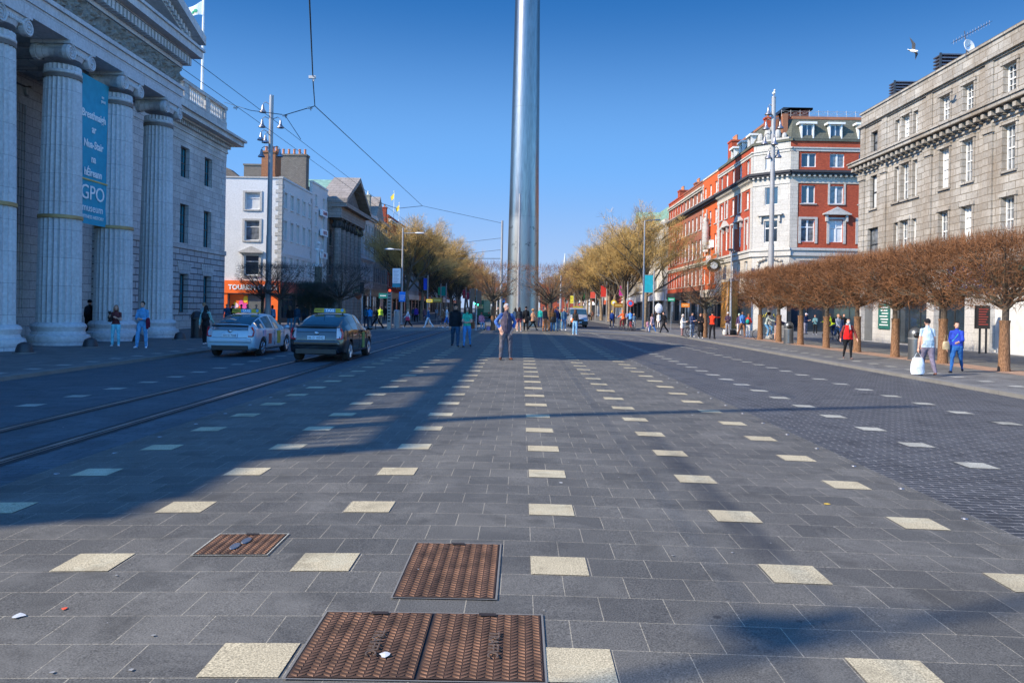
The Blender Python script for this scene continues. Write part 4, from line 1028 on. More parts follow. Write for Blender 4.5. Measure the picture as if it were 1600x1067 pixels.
for (r0, r1, d) in ((.62, .82, .16), (.82, 1.0, .1)):
    for k in range(n):
        t0, t1 = 2 * math.pi * k / n, 2 * math.pi * (k + 1) / n; q = []
        for dd in (0, d):
            for (r, t) in ((r0, t0), (r0, t1), (r1, t1), (r1, t0)): q.append(wC.pt(CLn / 2 + r * math.cos(t), dd, 5.55 + r * math.sin(t)))
        ring.add(q, [(0, 1, 2, 3), (7, 6, 5, 4), (0, 4, 5, 1), (2, 6, 7, 3)])
for s in (-1, 1):
    for k in range(6):
        p = wC.pt(CLn / 2 + s * (1.25 + .05 * math.sin(k)), .08, 6.3 - k * .38); ring.ball(p, .17, .17, .22, n=7, m=5)
    for k in range(3): p = wC.pt(CLn / 2 + s * (.5 + .3 * k), .1, 6.85 - .1 * k); ring.ball(p, .22, .2, .16, n=7, m=5)
ring.build('carved_oculus', band_stone, RB)
disc = MB(); disc.add([wC.pt(CLn / 2 + .62 * math.cos(t * .3927), .02, 5.55 + .62 * math.sin(t * .3927)) for t in range(16)], [tuple(range(16))]); oc = disc.build('round_window', glass, RB)
m = MB()
for a in (-.2, .2): wC.bx(m, CLn / 2 + a - .02, CLn / 2 + a + .02, .02, .05, 4.98, 6.12); wC.bx(m, CLn / 2 - .6, CLn / 2 + .6, .021, .045, 5.53 + a, 5.57 + a)
m.build('glazing_bars', frame_w, oc)
for (w, L, nm) in ((wS, 14., 'side'), (wF, LF, 'front'), (wC, CLn, 'corner')):
    e = .25 if nm == 'corner' else 0.0
    stone = white_stone if nm == 'corner' else band_stone
    w.trim('string_course', [(0 - e, L + e, 0, .30, 7.62, 7.85), (0 - e, L + e, 0, .18, 7.1, 7.62)], white_stone)
    w.trim('black_cornice', [(-e, L + e, 0, .55, 14.98, 15.2), (-e, L + e, 0, .42, 14.8, 14.98)], plain('blackened_cornice', (.03, .03, .035), .8) if nm == 'side' else MATS['blackened_cornice'])
    w.trim('frieze_band', [(0, L, 0, .06, 14.0, 14.8)], stone)
    w.dentils('modillions', .1, L, .5, .2, .07, .38, 14.62, 14.79, stone)
    w.trim('upper_band', [(0, L, 0, .08, 17.05, 17.3), (-e, L + e, 0, .16, 17.3, 17.42)], white_stone)
    w.trim('parapet_coping', [(-e, L + e, -.32, .12, 18.004, 18.25)], slate)
wS.trim('corner_quoins', [(0, .75, 0, .06, 7.9, 14.0), (0, .75, 0, .06, 15.25, 17.0)], band_stone)
wF.trim('quoins', [(LF - .8, LF, 0, .06, 7.9, 14.0), (0, .5, 0, .06, 7.9, 14.0), (LF - .8, LF, 0, .06, 15.25, 17.0)], white_stone)
it = []
for u in wcs + []:
    it += [(u - .84, u - .66, 0, .06, 12., 14.), (u + .66, u + .84, 0, .06, 12., 14.)] if abs(u - wcs[1]) < .1 or abs(u - wcs[3]) < .1 else []
    it += [(u - .9, u - .66, 0, .07, 8.3, 10.6), (u + .66, u + .9, 0, .07, 8.3, 10.6), (u - .9, u + .9, 0, .07, 10.6, 10.8)]
wS.trim('window_surrounds', it, white_stone); wS.sills([(u, 12.08, 1.4) for u in wcs], white_stone)
it = []
for i, u in enumerate(fus):
    if i % 2 == 0: it += [(u - .75, u - .52, 0, .08, 7.9, 11.0), (u + .52, u + .75, 0, .08, 7.9, 11.0), (u - .75, u + .75, 0, .08, 11.0, 11.2)]
    it += [(u - .72, u - .52, 0, .07, 12., 14.), (u + .52, u + .72, 0, .07, 12., 14.)] if i % 2 else []
wF.trim('window_surrounds', it, white_stone); wF.sills([(u, z - .01, 1.1) for u in fus for z in (12.05,)], white_stone)
for (w, u, d) in ((wS, wcs[1], .35), (wC, CLn / 2, .35), (wF, fus[1], .35), (wF, fus[3], .35), (wS, wcs[3], .35)):
    m = MB(); w.pediment(m, u, 11.15, 2.5, .62, d); w.bx(m, u - 1.05, u - .85, 0, .25, 10.4, 11.03); w.bx(m, u + .85, u + 1.05, 0, .25, 10.4, 11.03); m.build('window_pediment', white_stone, RB)
# upper-storey bodies and mansard
m = MB(); m.prism([(25.75, SYD + .45), (39.4, SYD + .45), (39.4, FL - .02), (23.16, FL - .02), (23.16, CY1)], 'z', g0 - .4, 17.5); m.build('side_wall', red_brick, RB)
m = MB(); lo = [(25.45, SYD + .25), (39.4, SYD + .25), (39.4, 89.8), (22.95, 89.8), (22.95, CY1 + .1)]; hi = [(26.1, SYD + 1.5), (39.4, SYD + 1.5), (39.4, 89.8), (24.2, 89.8), (24.2, CY1 + .7)]
vs = [(x, y, 18.0) for x, y in lo] + [(x, y, 20.5) for x, y in hi]; m.add(vs, [(0, 1, 6, 5), (1, 2, 7, 6), (2, 3, 8, 7), (3, 4, 9, 8), (4, 0, 5, 9), (5, 6, 7, 8, 9)]); mr = m.build('mansard_roof', slate, RB)
m = MB(); vs = [(x, y, 20.5) for x, y in hi[:2]]; m.box(26.0, 39.4, SYD + 1.42, SYD + 1.7, 20.45, 20.72); m.box(24.1, 24.3, CY1 + .7, 89.8, 20.45, 20.7); m.box(24.4, 24.9, SYD + 2.1, SYD + 2.8, 18.2, 20.9); m.box(25.0, 25.5, SYD + 1.2, SYD + 1.7, 18.2, 20.9)
m.build('ridge_tiles', plain('rust_ridge', (.25, .1, .05), .85), mr)
for u in wcs[:4]:
    x = CX0 + u; m = MB(); m.box(x - .62, x - .5, SYD + .45, SYD + 1.6, 18.3, 19.75); m.box(x + .5, x + .62, SYD + .45, SYD + 1.6, 18.3, 19.75); m.box(x - .85, x + .85, SYD + .3, SYD + 1.6, 19.75, 19.95); m.box(x - .5, x + .5, SYD + .62, SYD + .8, 18.3, 19.75)
    d = m.build('dormer', frame_w, RB); m = MB(); m.box(x - .42, x - .06, SYD + .59, SYD + .62, 18.4, 19.65); m.box(x + .06, x + .42, SYD + .59, SYD + .62, 18.4, 19.65); m.build('dormer_pane', glass, d)
for y in (80, 83.2, 86.4):
    m = MB(); m.box(23.1, 24.4, y - .6, y - .48, 18.2, 19.6); m.box(23.1, 24.4, y + .48, y + .6, 18.2, 19.6); m.box(22.95, 24.4, y - .8, y + .8, 19.6, 19.8); m.box(23.3, 23.4, y - .48, y + .48, 18.2, 19.6); d = m.build('dormer', frame_w, RB)
    m = MB(); m.box(23.26, 23.3, y - .4, y + .4, 18.3, 19.5); m.build('dormer_pane', glass, d)
m = MB(); m.box(25.5, 28.0, SYD + 2.6, SYD + 5.6, 20.5, 21.6); lt = m.build('lift_house', red_brick, RB); m = MB(); m.prism([(24.9, 21.1), (25.5, 21.5), (26.0, 21.75), (28.3, 21.75), (28.3, 21.6), (25.3, 21.6)], 'y', SYD + 2.3, SYD + 5.9); m.box(25.4, 28.3, SYD + 2.3, SYD + 5.9, 21.61, 21.8); m.build('roof_cap', black, lt)
chimney(RB, 23.9, 24.5, SYD + 2.9, SYD + 3.6, 18.5, 20.8, red_brick, 1); chimney(RB, 23.6, 24.8, 88.6, 90.2, 18, 21.0, red_brick, 4, 'y')
rl = thing('roof_railing', (32, SYD + 2, 20.7), 'thin pale criss-cross railing along the mansard roof edge', 'railing'); m = MB(); x = 25.0
while x < 39: 
    m.tube([(x, SYD + 1.6, 20.7), (x, SYD + 1.6, 21.35)], .02, n=4); m.tube([(x, SYD + 1.6, 20.85), (x + .9, SYD + 1.6, 21.25)], .012, n=4); m.tube([(x + .9, SYD + 1.6, 20.85), (x, SYD + 1.6, 21.25)], .012, n=4); x += .9
for z in (20.85, 21.25): m.tube([(25, SYD + 1.6, z), (39, SYD + 1.6, z)], .015, n=4)
m.build('rails', pole_paint, rl)
# corner carved figure group at the roof
cg = thing('roof_carving', tuple(wC.pt(CLn / 2, 0, 18.25)), 'pale carved stone group on the roof above the white corner', 'carving'); m = MB()
for (u, z, a, b) in ((.5, .45, .3, .55), (1.3, .7, .38, .75), (2.3, .55, .33, .6), (3.0, .35, .25, .4), (1.8, 1.3, .25, .3)): p = wC.pt(u, -.35, 18.25 + z); m.ball(p, a, a, b, n=9, m=7)
m.build('figures', white_stone, cg); m = MB(); wC.bx(m, .2, CLn - .2, -.7, -.02, 18.26, 18.45); m.build('plinth', white_stone, cg)
# row north of it
lead = MATS['blackened_cornice']
R2, w2 = building('orange_brick_building', 'bright orange painted brick building with statue and white plaques on its front', 'R', 22.7, 90.5, 98.5, 18.0, orange_brick, [(5.0, 1.9), (8.45, 2.4), (12.05, 1.75), (15.6, 1.4)], 3, 1.0, 'sash', pm=blind, ground=(3.4, 4.3, cream, dark_shop), cornices=[(14.9, 15.2, .6, lead), (7.6, 7.85, .25, band_stone)], quoin=white_stone, parapet=band_stone)
R3, w3 = building('brown_brick_building', 'brown brick building with white windows and stone bands, north of the orange one', 'R', 22.7, 98.5, 110.0, 18.0, brown_brick, [(5.0, 2.1), (8.45, 2.4), (12.05, 1.9), (15.6, 1.4)], 5, 1.1, 'sash', pm=blind, ground=(3.4, 4.3, black, dark_shop), cornices=[(14.9, 15.2, .6, lead), (7.6, 7.85, .25, band_stone), (17.2, 17.4, .3, band_stone)], parapet=brown_brick)
R4, w4 = building('red_brick_building', 'narrow windowed red brick building at the far end of the red row', 'R', 22.7, 110.0, 121.2, 18.0, red_brick, [(5.0, 2.1), (8.45, 2.4), (12.05, 1.9), (15.6, 1.4)], 6, .9, 'sash', pm=blind, ground=(3.4, 4.3, dark_shop, dark_shop), cornices=[(14.9, 15.2, .6, lead), (7.6, 7.85, .25, band_stone), (17.2, 17.4, .3, band_stone)], parapet=red_brick)
chimney(R4, 24, 25.2, 119.4, 121, 17, 20, red_brick, 4, 'y'); chimney(R3, 24, 25.0, 108.4, 109.8, 17.4, 19.4, brown_brick, 3, 'y')
# statue and plaques
st = thing('facade_statue', (22.0, 94.4, 8.5), 'tall pale statue of a standing figure on the orange brick front', 'statue'); m = MB()
m.lathe([(.3, 0), (.42, .5), (.36, 1.4), (.42, 2.1), (.3, 2.7), (.38, 3.1), (.25, 3.35), (.1, 3.45)], 22.2, 94.4, 9.6, n=12); m.ball((22.2, 94.4, 13.25), .22, .24, .28); m.tube([(22.2, 94.1, 12.6), (22.1, 93.7, 13.0), (22.1, 93.6, 13.9)], [.13, .1, .07], n=8); m.tube([(22.2, 94.7, 12.6), (22.1, 95.0, 12.0), (22.0, 94.8, 11.5)], [.13, .1, .07], n=8)
m.build('figure', white_stone, st, smooth=True); m = MB(); m.box(21.9, 22.69, 93.9, 94.9, 9.2, 9.6); m.build('ledge', white_stone, st)
for i, (y, z) in enumerate(((92.9, 9.7), (95.9, 9.4), (94.2, 7.9))):
    pq = thing('wall_plaque', (22.6, y, z), 'white square plaque on the orange front, ' + ('right of the statue foot', 'left of the statue foot', 'below the statue')[i], 'plaque', 'white plaques below the statue')
    m = MB(); m.box(22.35, 22.68, y - .55, y + .55, z - .45, z + .45); m.build('board', white_plastic, pq); m = MB(); m.lathe([(.25, 0), (.2, .04)], 0, 0, 0, n=12); m.xf(Matrix.Translation((22.345, y, z)) @ Matrix.Rotation(R(-90), 4, 'Y')); m.build('boss', band_stone, pq)
# hanging round clock
ck = thing('street_clock', (21.7, 88.3, 6.9), 'large dark round wreathed clock projecting from the shop front', 'clock'); cc = atY(1115, 415, 87.0)
m = MB()
for k in range(30):
    t = k * math.pi / 15; m.ball((cc.x + 0.66 * math.cos(t), 87, cc.z + .60 * math.sin(t)), .15, .14, .14, n=6, m=5)
m.box(cc.x + .6, 22.7, 86.95, 87.05, cc.z + .5, cc.z + .62); m.build('wreath', plain('bronze_dark', (.07, .06, .035), .5, .4), ck)
for (r, z, mt, nm) in ((.60, .0, black, 'case'), (.38, .18, frame_w, 'dial')):
    m = MB(); m.lathe([(r, 0), (r, .1 + z)], 0, 0, 0, n=28); m.xf(Matrix.Translation((cc.x, 87, cc.z)) @ Matrix.Rotation(R(90), 4, 'X')); m.build(nm, mt, ck)
m = MB()
for (t, l) in ((.6, .30), (-.5, .22)): m.add([(cc.x - .03, 86.7, cc.z), (cc.x + .03, 86.7, cc.z), (cc.x + l * math.cos(t) + .02, 86.7, cc.z + l * math.sin(t)), (cc.x + l * math.cos(t), 86.7, cc.z + l * math.sin(t))], [(0, 1, 2, 3)])
for k in range(12): t = k * math.pi / 6; m.box(cc.x + .31 * math.cos(t) - .02, cc.x + .31 * math.cos(t) + .02, 86.7, 86.71, cc.z + .31 * math.sin(t) - .03, cc.z + .31 * math.sin(t) + .03)
m.build('hands', black, ck)
# boarded doorway and canopy shops on the red row
dw = thing('hoarding', (22.3, 84.3, g0), 'tall orange brown timber hoarding filling a shop opening', 'hoarding'); m = MB(); a = atY(1115, 525, 84.0)
m.box(22.25, 22.66, 81.7, 86.9, g0, 4.9); wood = plain('orange_wood', (.42, .19, .035), .7, var=.35, sc=2.2, bmp=.2); m.build('panel', wood, dw); m = MB(); m.box(22.2, 22.67, 81.5, 87.1, 4.9, 5.2); m.box(22.2, 22.3, 84.2, 84.3, g0, 4.9); m.build('frame', band_stone, dw)
# copper roofed store, far right row
K, wK = building('copper_roof_store', 'cream stone store with green copper mansard roof behind the right trees', 'R', 22.7, 124.0, 152.0, 16.3, cream, [(5.4, 2.4), (8.9, 2.4), (12.4, 1.9)], 9, 1.3, 'sash4', inset=.34, ground=(3.3, 4.8, white_plastic, dark_shop), cornices=[(15.4, 15.8, .7, cream), (4.9, 5.2, .4, cream)], side_face=cream)
m = MB(); m.prism([(124.3, 16.3), (151.7, 16.3), (150., 19.2), (126., 19.2)], 'x', 24.5, 36); m.build('copper_roof', copper, K)
m = MB(); m.prism([(147.5, 16.3), (153.5, 16.3), (153.5, 18.6), (150.5, 19.8), (147.5, 18.6)], 'x', 22.4, 27); m.build('corner_pavilion', cream, K); m = MB(); m.prism([(147.2, 18.7), (153.8, 18.7), (150.5, 20.6)], 'x', 22.0, 27.4); m.build('pavilion_roof', copper, K)
sF = Wall(K, TH['S'], (22.7, 124.0), 12.0)
for z in (5.4, 8.9, 12.4): 
    for u in (1.8, 5.2): sF.win(u, z, 1.3, 1.9, 'sash', frame_d, glass)
sF.build(g0, 16.3, cream, 'south_wall', .3, .05)
m = MB(); sF.bx(m, .2, 9, .06, .4, 3.2, 4.9); m.build('white_canopy', white_plastic, K)
y = 152.6; names_r = ['white stone building with statues on its parapet, beyond the copper roof', 'brown brick building behind the right row of trees', 'cream building far along the right side', 'pale classical building further along the right side', 'red brick building far along the right side', 'white building near the far end of the right side', 'grey building closing the right side']
for k in range(7):
    L = rnd.uniform(18, 26); zt = [15.5, 15, 16, 17, 15, 15.5, 15][k]; mm = [white_stone, brown_brick, cream, white_stone, red_brick, white_render, portland][k]
    b, _ = building('street_building', names_r[k], 'R', 22.7, y, y + L, zt, mm, [(4.9, 2.0), (8.1, 2.0), (11.3, 1.7)], int(L / 2.7), 1.0, 'sash', ground=(3.1, 4.2, [white_plastic, MATS['red_side_fascia'], orange_paint, MATS['green_fascia'], white_plastic][k % 5], frame_w if k % 2 else dark_shop), cornices=[(zt - 1.0, zt - .7, .5, cream)], group='buildings beyond the trees on the right')
    if k in (0, 3):
        m = MB(); c = (24.2, y + L * (.3 if k == 0 else .6)); m.lathe([(.8, 0), (.7, 1.0), (.5, 1.6), (.6, 2.2), (.35, 3.0), (.4, 3.5), (.1, 4.0)], c[0], c[1], zt, n=10); m.lathe([(.3, 0), (.35, .5), (.2, .9), (.1, 1.1)], c[0] - 1.2, c[1], zt, n=8); m.build('parapet_figures', white_stone, b)
    y += L
# far end of the street
for i, (a, b, z, mt, lb) in enumerate(((-24, -8, 15, brown_brick, 'brick building closing the far end of the street, left'), (-7.5, 10, 13.5, cream, 'cream building closing the far end of the street, middle'), (10.5, 30, 15, red_brick, 'red brick building closing the far end of the street, right'))):
    e = thing('street_building', ((a + b) / 2, 420, -.2), lb, 'building', 'buildings across the far end of the street')
    w = Wall(e, TH['S'], (a, 420), b - a)
    for zz in (1, 4.8, 8.2, 11): 
        for k in range(5): w.win((b - a) * (k + .5) / 5, zz, 1.6, 1.9, 'sash')
    w.build(-.6, z, mt); core(e, a, b, 420.32, 432, -.6, z - .3, mt)
cs = thing('church_spire', (34, 500, 0), 'thin grey church spire rising above the far trees', 'church spire'); c = atY(883, 396, 500); m = MB(); m.lathe([(4.5, 0), (4.5, 12)], c.x, 500, 0, n=8); m.build('tower', portland, cs); m = MB(); m.lathe([(3.6, 12), (2.2, 20), (.25, c.z)], c.x, 500, 0, n=8); m.build('spire', portland, cs)
# distant wall behind on both sides: side street closures
for i, (x0, x1, y0, lb) in enumerate(((40, 70, 74.3, 'plain brick block closing the right side street'), (-70, -36.5, 74, 'rendered block closing the left side street'))):
    e = thing('street_building', ((x0 + x1) / 2, y0 + 6, -.2), lb, 'building', 'blocks behind the corner buildings'); w = Wall(e, TH['S'], (x0, y0), x1 - x0)
    for zz in (4.8, 8.2, 11):
        for k in range(8): w.win((x1 - x0) * (k + .5) / 8, zz, 1.3, 1.8, 'sash')
    w.build(-.6, 14.5, brown_brick if x0 > 0 else pale_stone); core(e, x0, x1, y0 + .4, y0 + 12, -.6, 14.2, brown_brick if x0 > 0 else pale_stone)
# ---------------------------------------------------------------- the tall steel spire
sp = thing('steel_spire', (0.12, 72, gz(0)), 'very tall tapering brushed steel needle standing in the median', 'monument')
segs = [(0, 10), (10, 20), (20, 32), (32, 48), (48, 70), (70, 95), (95, 121)]
rad = lambda z: max(.075, 1.5 - (1.42 / 120) * z)
for a, b in segs:
    m = MB(); m.lathe([(rad(a), a + .012), (rad(b), b - .012)], 0, 0, 0, n=72); m.build('steel_section', spire_m, sp, smooth=True, world=False)
m = MB()
for a, b in segs[1:]: m.lathe([(rad(a) - .012, a - .02), (rad(a) - .012, a + .02)], 0, 0, 0, n=48)
m.build('weld_seams', plain('weld_dark', (.2, .2, .2), .5, .8), sp, world=False)
m = MB(); m.lathe([(3.5, 0.0), (3.5, .03), (1.6, .04)], 0, 0, 0, n=48); m.build('bronze_base', plain('bronze_disc', (.25, .2, .13), .4, .8), sp, world=False)
def pole(name, x, y, z1, label, cat, r0=.08, r1=.06, mat=None, group=None, z0=None):
    z = gz(x) if z0 is None else z0; t = thing(name, (x, y, z), label, cat, group); m = MB(); m.lathe([(r0 * 1.8, 0), (r0 * 1.8, .06), (r0, .1), (r0, (z1 - z) * .55), (r1, (z1 - z) * .57), (r1, z1 - z)], n=12); m.build('pole', mat or pole_paint, t, smooth=True, world=False); return t
# ---------------------------------------------------------------- bell lamp masts
def bell(m, x, y, z, s=1.0):
    m.lathe([(.03, .36), (.06, .32), (.085, .17), (.11, .02), (.23, -.13), (.25, -.19), (.21, -.17), (.09, -.05)], x, y, z, n=12)
def mast(x, y, H, label, arms, gull=False):
    z = gz(x); r = thing('lamp_mast', (x, y, z), label, 'lamp mast', 'tall bell lamp masts')
    m = MB(); m.lathe([(.3, 0), (.3, .3), (.2, .5), (.19, 6.5)], n=16); m.lathe([(.17, 6.5), (.14, H)], n=16); m.build('pole', pole_paint, r, smooth=True, world=False)
    m = MB(); m.lathe([(.15, 0), (.15, .08), (.05, .12)], 0, 0, H, n=12); m.build('cap', steel, r, world=False)
    for (dx, dy, dz) in arms:
        m = MB(); m.tube([(0, 0, H - dz + .35), (dx * .7, dy * .7, H - dz + .55), (dx, dy, H - dz + .4)], .03, n=6); m.build('lamp_arm', pole_paint, r, world=False)
        m = MB(); bell(m, dx, dy, H - dz); m.build('bell_lamp', steel, r, smooth=True, world=False)
    return r
mast(-17.5, 54, 16.1, 'tall grey mast with bell shaped lamps beside the post office', [(-.55, -.1, .95), (-.62, .0, 1.95), (.62, .1, 1.95), (-.6, -.25, 2.9), (-.25, -.4, 3.1), (-.62, 0, 4.0), (.6, 0.1, 3.95)])
mast(17.2, 53.9, 16.6, 'tall grey mast with bell shaped lamps in front of the red corner building', [(-.38, -.05, 1.0), (-.5, 0, 2.0), (.5, .1, 1.9), (-.55, .1, 3.0), (.0, -.3, 3.1), (-.3, 0, 4.0), (.4, .1, 3.9)])
t = pole('slim_pole', -17.5, -4.95, 17.4, 'unseen tall slim pole with two bell lamps, added to shade the lower right paving', 'pole', .085, .05)  # out of view, added only to throw a shadow streak across the foreground
for dx, dz in ((-.5, 15.2), (.55, 16.0)):
    m = MB(); m.tube([(0, 0, dz + .3), (dx, 0, dz + .45)], .025, n=5); a_ = m.build('lamp_arm', pole_paint, t, world=False); m = MB(); bell(m, dx, 0, dz); m.build('bell_lamp', steel, a_, world=False)
# seagull on the mast and one flying
def gull(name, loc, label, fly):
    g = thing(name, loc, label, 'seagull'); m = MB()
    if fly:
        m.ball((0, 0, 0), .09, .22, .08); m.ball((0, -.22, .02), .055, .07, .05)
        m.build('body', frame_w, g, smooth=True, world=False)
        for s, k in ((-1, .9), (1, -.4)):
            w = MB(); vs = [(0, -.1, .03), (s * .28, -.12, .18 * k + .1), (s * .62, .12, .42 * k), (s * .3, .06, .16 * k + .08), (0, .1, .03)]
            w.add(vs + [(a, b, c - .015) for a, b, c in vs], [(0, 1, 2, 3, 4), (9, 8, 7, 6, 5), (0, 5, 6, 1), (1, 6, 7, 2), (2, 7, 8, 3), (3, 8, 9, 4)]); w.build('wing', plain('gull_wing%d' % (s + 1), (.12, .12, .13), .7), g, world=False)
        t = MB(); t.prism([(-.06, 0), (.06, 0), (.09, .14), (-.09, .14)], 'z', -.01, .01); o = t.build('tail', frame_w, g, world=False); o.location = (0, .18, 0)
    else:
        m.ball((0, 0, .2), .1, .2, .11); m.ball((0, -.15, .36), .07, .08, .07); m.tube([(0, -.12, .25), (0, -.15, .36)], .06, n=6); m.build('body', frame_w, g, smooth=True, world=False)
        w = MB(); w.ball((0, .06, .24), .105, .22, .07); w.build('wings', plain('gull_grey', (.35, .36, .38), .7), g, smooth=True, world=False)
        w = MB(); w.tube([(0, -.22, .35), (0, -.3, .34)], [.02, .008], n=5); w.tube([(.03, 0, .1), (.03, 0, 0)], .01, n=4); w.tube([(-.03, 0, .1), (-.03, 0, 0)], .01, n=4); w.build('beak_and_legs', plain('gull_beak', (.6, .35, .05), .6), g, world=False)
    return g
gull('seagull', (17.2, 53.9, gz(17.2) + 16.72), 'white seagull perched on top of the right lamp mast', False)
q = atY(1427, 80, 40); gg = gull('seagull', q, 'dark winged seagull flying near the grey building roof', True); gg.rotation_euler = (R(25), R(20), R(35))
# ---------------------------------------------------------------- other poles
x0, y0 = -12.08, 79
t = pole('street_lamp', x0, y0, 9.55, 'grey street lamp with two arms and flat lamp heads, left of the median', 'street lamp', .11, .08)
for (px, py, side) in ((657, 366, 1), (607, 391, -1)):
    p = atY(px, py, 79); m = MB(); m.tube([(x0, y0, p.z + .05), (p.x - side * .3, y0, p.z + .12)], .04, n=6); a = m.build('lamp_arm', pole_paint, t)
    m = MB(); m.ball((p.x - side * .1, y0, p.z + .1), .5, .16, .1, n=12, m=6); m.build('lamp_head', plain('lamp_head%d' % side, (.7, .7, .68), .4), a, smooth=True, world=False); a.children[0].data.transform(Matrix.Translation(-t.location))
sb = thing('stop_timetable', (-12.55, 78.8, 3.6), 'white timetable panel with coloured foot fixed to the double street lamp', 'sign'); m = MB(); m.box(-13.0, -12.2, 78.7, 78.8, 3.95, 5.45); m.build('panel', white_plastic, sb)
m = MB(); m.box(-13.0, -12.2, 78.7, 78.8, 3.55, 3.94); m.build('coloured_strip', plain('teal_strip', (.03, .25, .32), .4), sb); m = MB()
for k in range(9): m.box(-12.9, -12.35 - .08 * (k % 3), 78.68, 78.7, 5.2 - k * .14, 5.23 - k * .14)
m.build('print_lines', plain('grey_print', (.3, .3, .35), .6), sb); m = MB(); m.box(-12.25, -12.0, 78.75, 78.9, 4.5, 4.6); m.build('clamp', steel, sb)
bs = thing('blue_sign', (-11.9, 78.7, 2.1), 'bright blue square sign on the double street lamp', 'sign'); m = MB(); m.box(-12.32, -11.68, 78.7, 78.76, 2.1, 3.1); m.build('board', plain('bright_blue', (.01, .22, .7), .4), bs); m = MB()
for k in range(3): m.box(-12.2, -11.85 + .08 * k, 78.685, 78.7, 2.3 + k * .2, 2.36 + k * .2)
m.build('print_lines', white_plastic, bs); m = MB(); m.box(-12.1, -11.95, 78.76, 78.95, 2.5, 2.6); m.build('clamp', steel, bs)
# totem + cabinet + direction sign
def simplebox_thing(name, lab, cat, px0, px1, py0, Y, parts):
    a = atY(px0, py0, Y); b = atY(px1, py0, Y); z = gz(a.x); t = thing(name, ((a.x + b.x) / 2, Y, z), lab, cat)
    return t, a.x, b.x, a.z, z
t, a, b, zt, z = simplebox_thing('tram_totem', 'slim pale steel totem with red light on top at the crossing', 'totem', 606, 612, 456, 62, 0)
m = MB(); m.prism([(a, 61.85), (b, 61.85), (b + .03, 62.15), (a - .03, 62.15)], 'z', z, zt); m.build('column', steel, t); m = MB()
for k in range(10): m.box(a + .05, b - .05, 61.83, 61.85, z + .6 + k * .25, z + .72 + k * .25)
m.build('perforations', frame_d, t); m = MB(); m.ball(((a + b) / 2, 62, zt + .1), .11); m.build('red_lamp', plain('red_lamp', (.7, .05, .02), .4, emit=(1, .1, .03, .6)), t)
t, a, b, zt, z = simplebox_thing('steel_cabinet', 'rounded stainless steel cabinet beside the crossing totem', 'cabinet', 616, 625, 484, 66, 0)
m = MB(); m.lathe([(.28, 0), (.28, zt - z - .1), (.2, zt - z)], (a + b) / 2, 66, z, n=16); m.build('body', steel, t, smooth=True); m = MB(); m.box((a + b) / 2 - .18, (a + b) / 2 + .18, 65.7, 65.73, z + .2, z + 1.2); m.build('door', pole_paint, t)
t, a, b, zt, z = simplebox_thing('direction_sign', 'green finger direction sign on a thin pole left of the totem', 'sign', 592, 607, 456, 68, 0)
m = MB(); m.box(a, b, 67.98, 68.02, 2.3, 2.75); gs = m.build('board', plain('green_sign', (.01, .16, .14), .4), t); m = MB(); m.box(a + .1, b - .2, 67.96, 67.98, 2.5, 2.56); m.build('lettering', white_plastic, t); m = MB(); m.tube([(b - .05, 68.05, z), (b - .05, 68.05, 2.9)], .04); m.build('pole', steel, t)
# traffic lights
def traffic_light(px, py_top, Y, label, heads, lit):
    a = atY(px, py_top, Y); z = gz(a.x); t = thing('traffic_light', (a.x, Y, z), label, 'traffic light', 'traffic lights at the crossing')
    m = MB(); m.lathe([(.09, 0), (.06, .1), (.057, a.z - z)], a.x, Y, z, n=10); m.build('pole', pole_paint, t, smooth=True)
    for (dx, dz) in heads:
        m = MB(); m.box(a.x + dx - .16, a.x + dx + .16, Y - .25, Y - .06, a.z + dz - .95, a.z + dz); h = m.build('signal_head', black, t)
        m = MB()
        for k in range(3): m.tube([(a.x + dx, Y - .26, a.z + dz - .16 - k * .31), (a.x + dx, Y - .42, a.z + dz - .14 - k * .31)], .12, n=12, cap=False)
        m.build('visors', black, h, world=False); h.children[0].data.transform(Matrix.Translation(-t.location))
        m = MB(); m.lathe([(.11, 0), (.1, .02)], n=14); m.xf(Matrix.Translation((a.x + dx, Y - .262, a.z + dz - .16 - lit * .31)) @ Matrix.Rotation(R(90), 4, 'X')); m.build('green_lamp' if lit == 2 else 'lamp', MATS.get('lit_green') or plain('lit_green', (.02, .7, .3), .4, emit=(.05, 1, .45, 4.0)), h, world=False); h.children[-1].data.transform(Matrix.Translation(-t.location))
    return t
traffic_light(745, 452, 57.5, 'pair of traffic light heads showing green beside the median crossing', [(-.28, .05), (.2, -.1)], 2)
traffic_light(566.5, 445, 65, 'left kerb traffic light with bright white green lamp', [(.0, .2)], 2)
pole('steel_post', *(lambda p: (p[0], p[1]))(gp(578, 512)), 2.9, 'plain steel post just right of the left kerb traffic light', 'post', .05, .05)
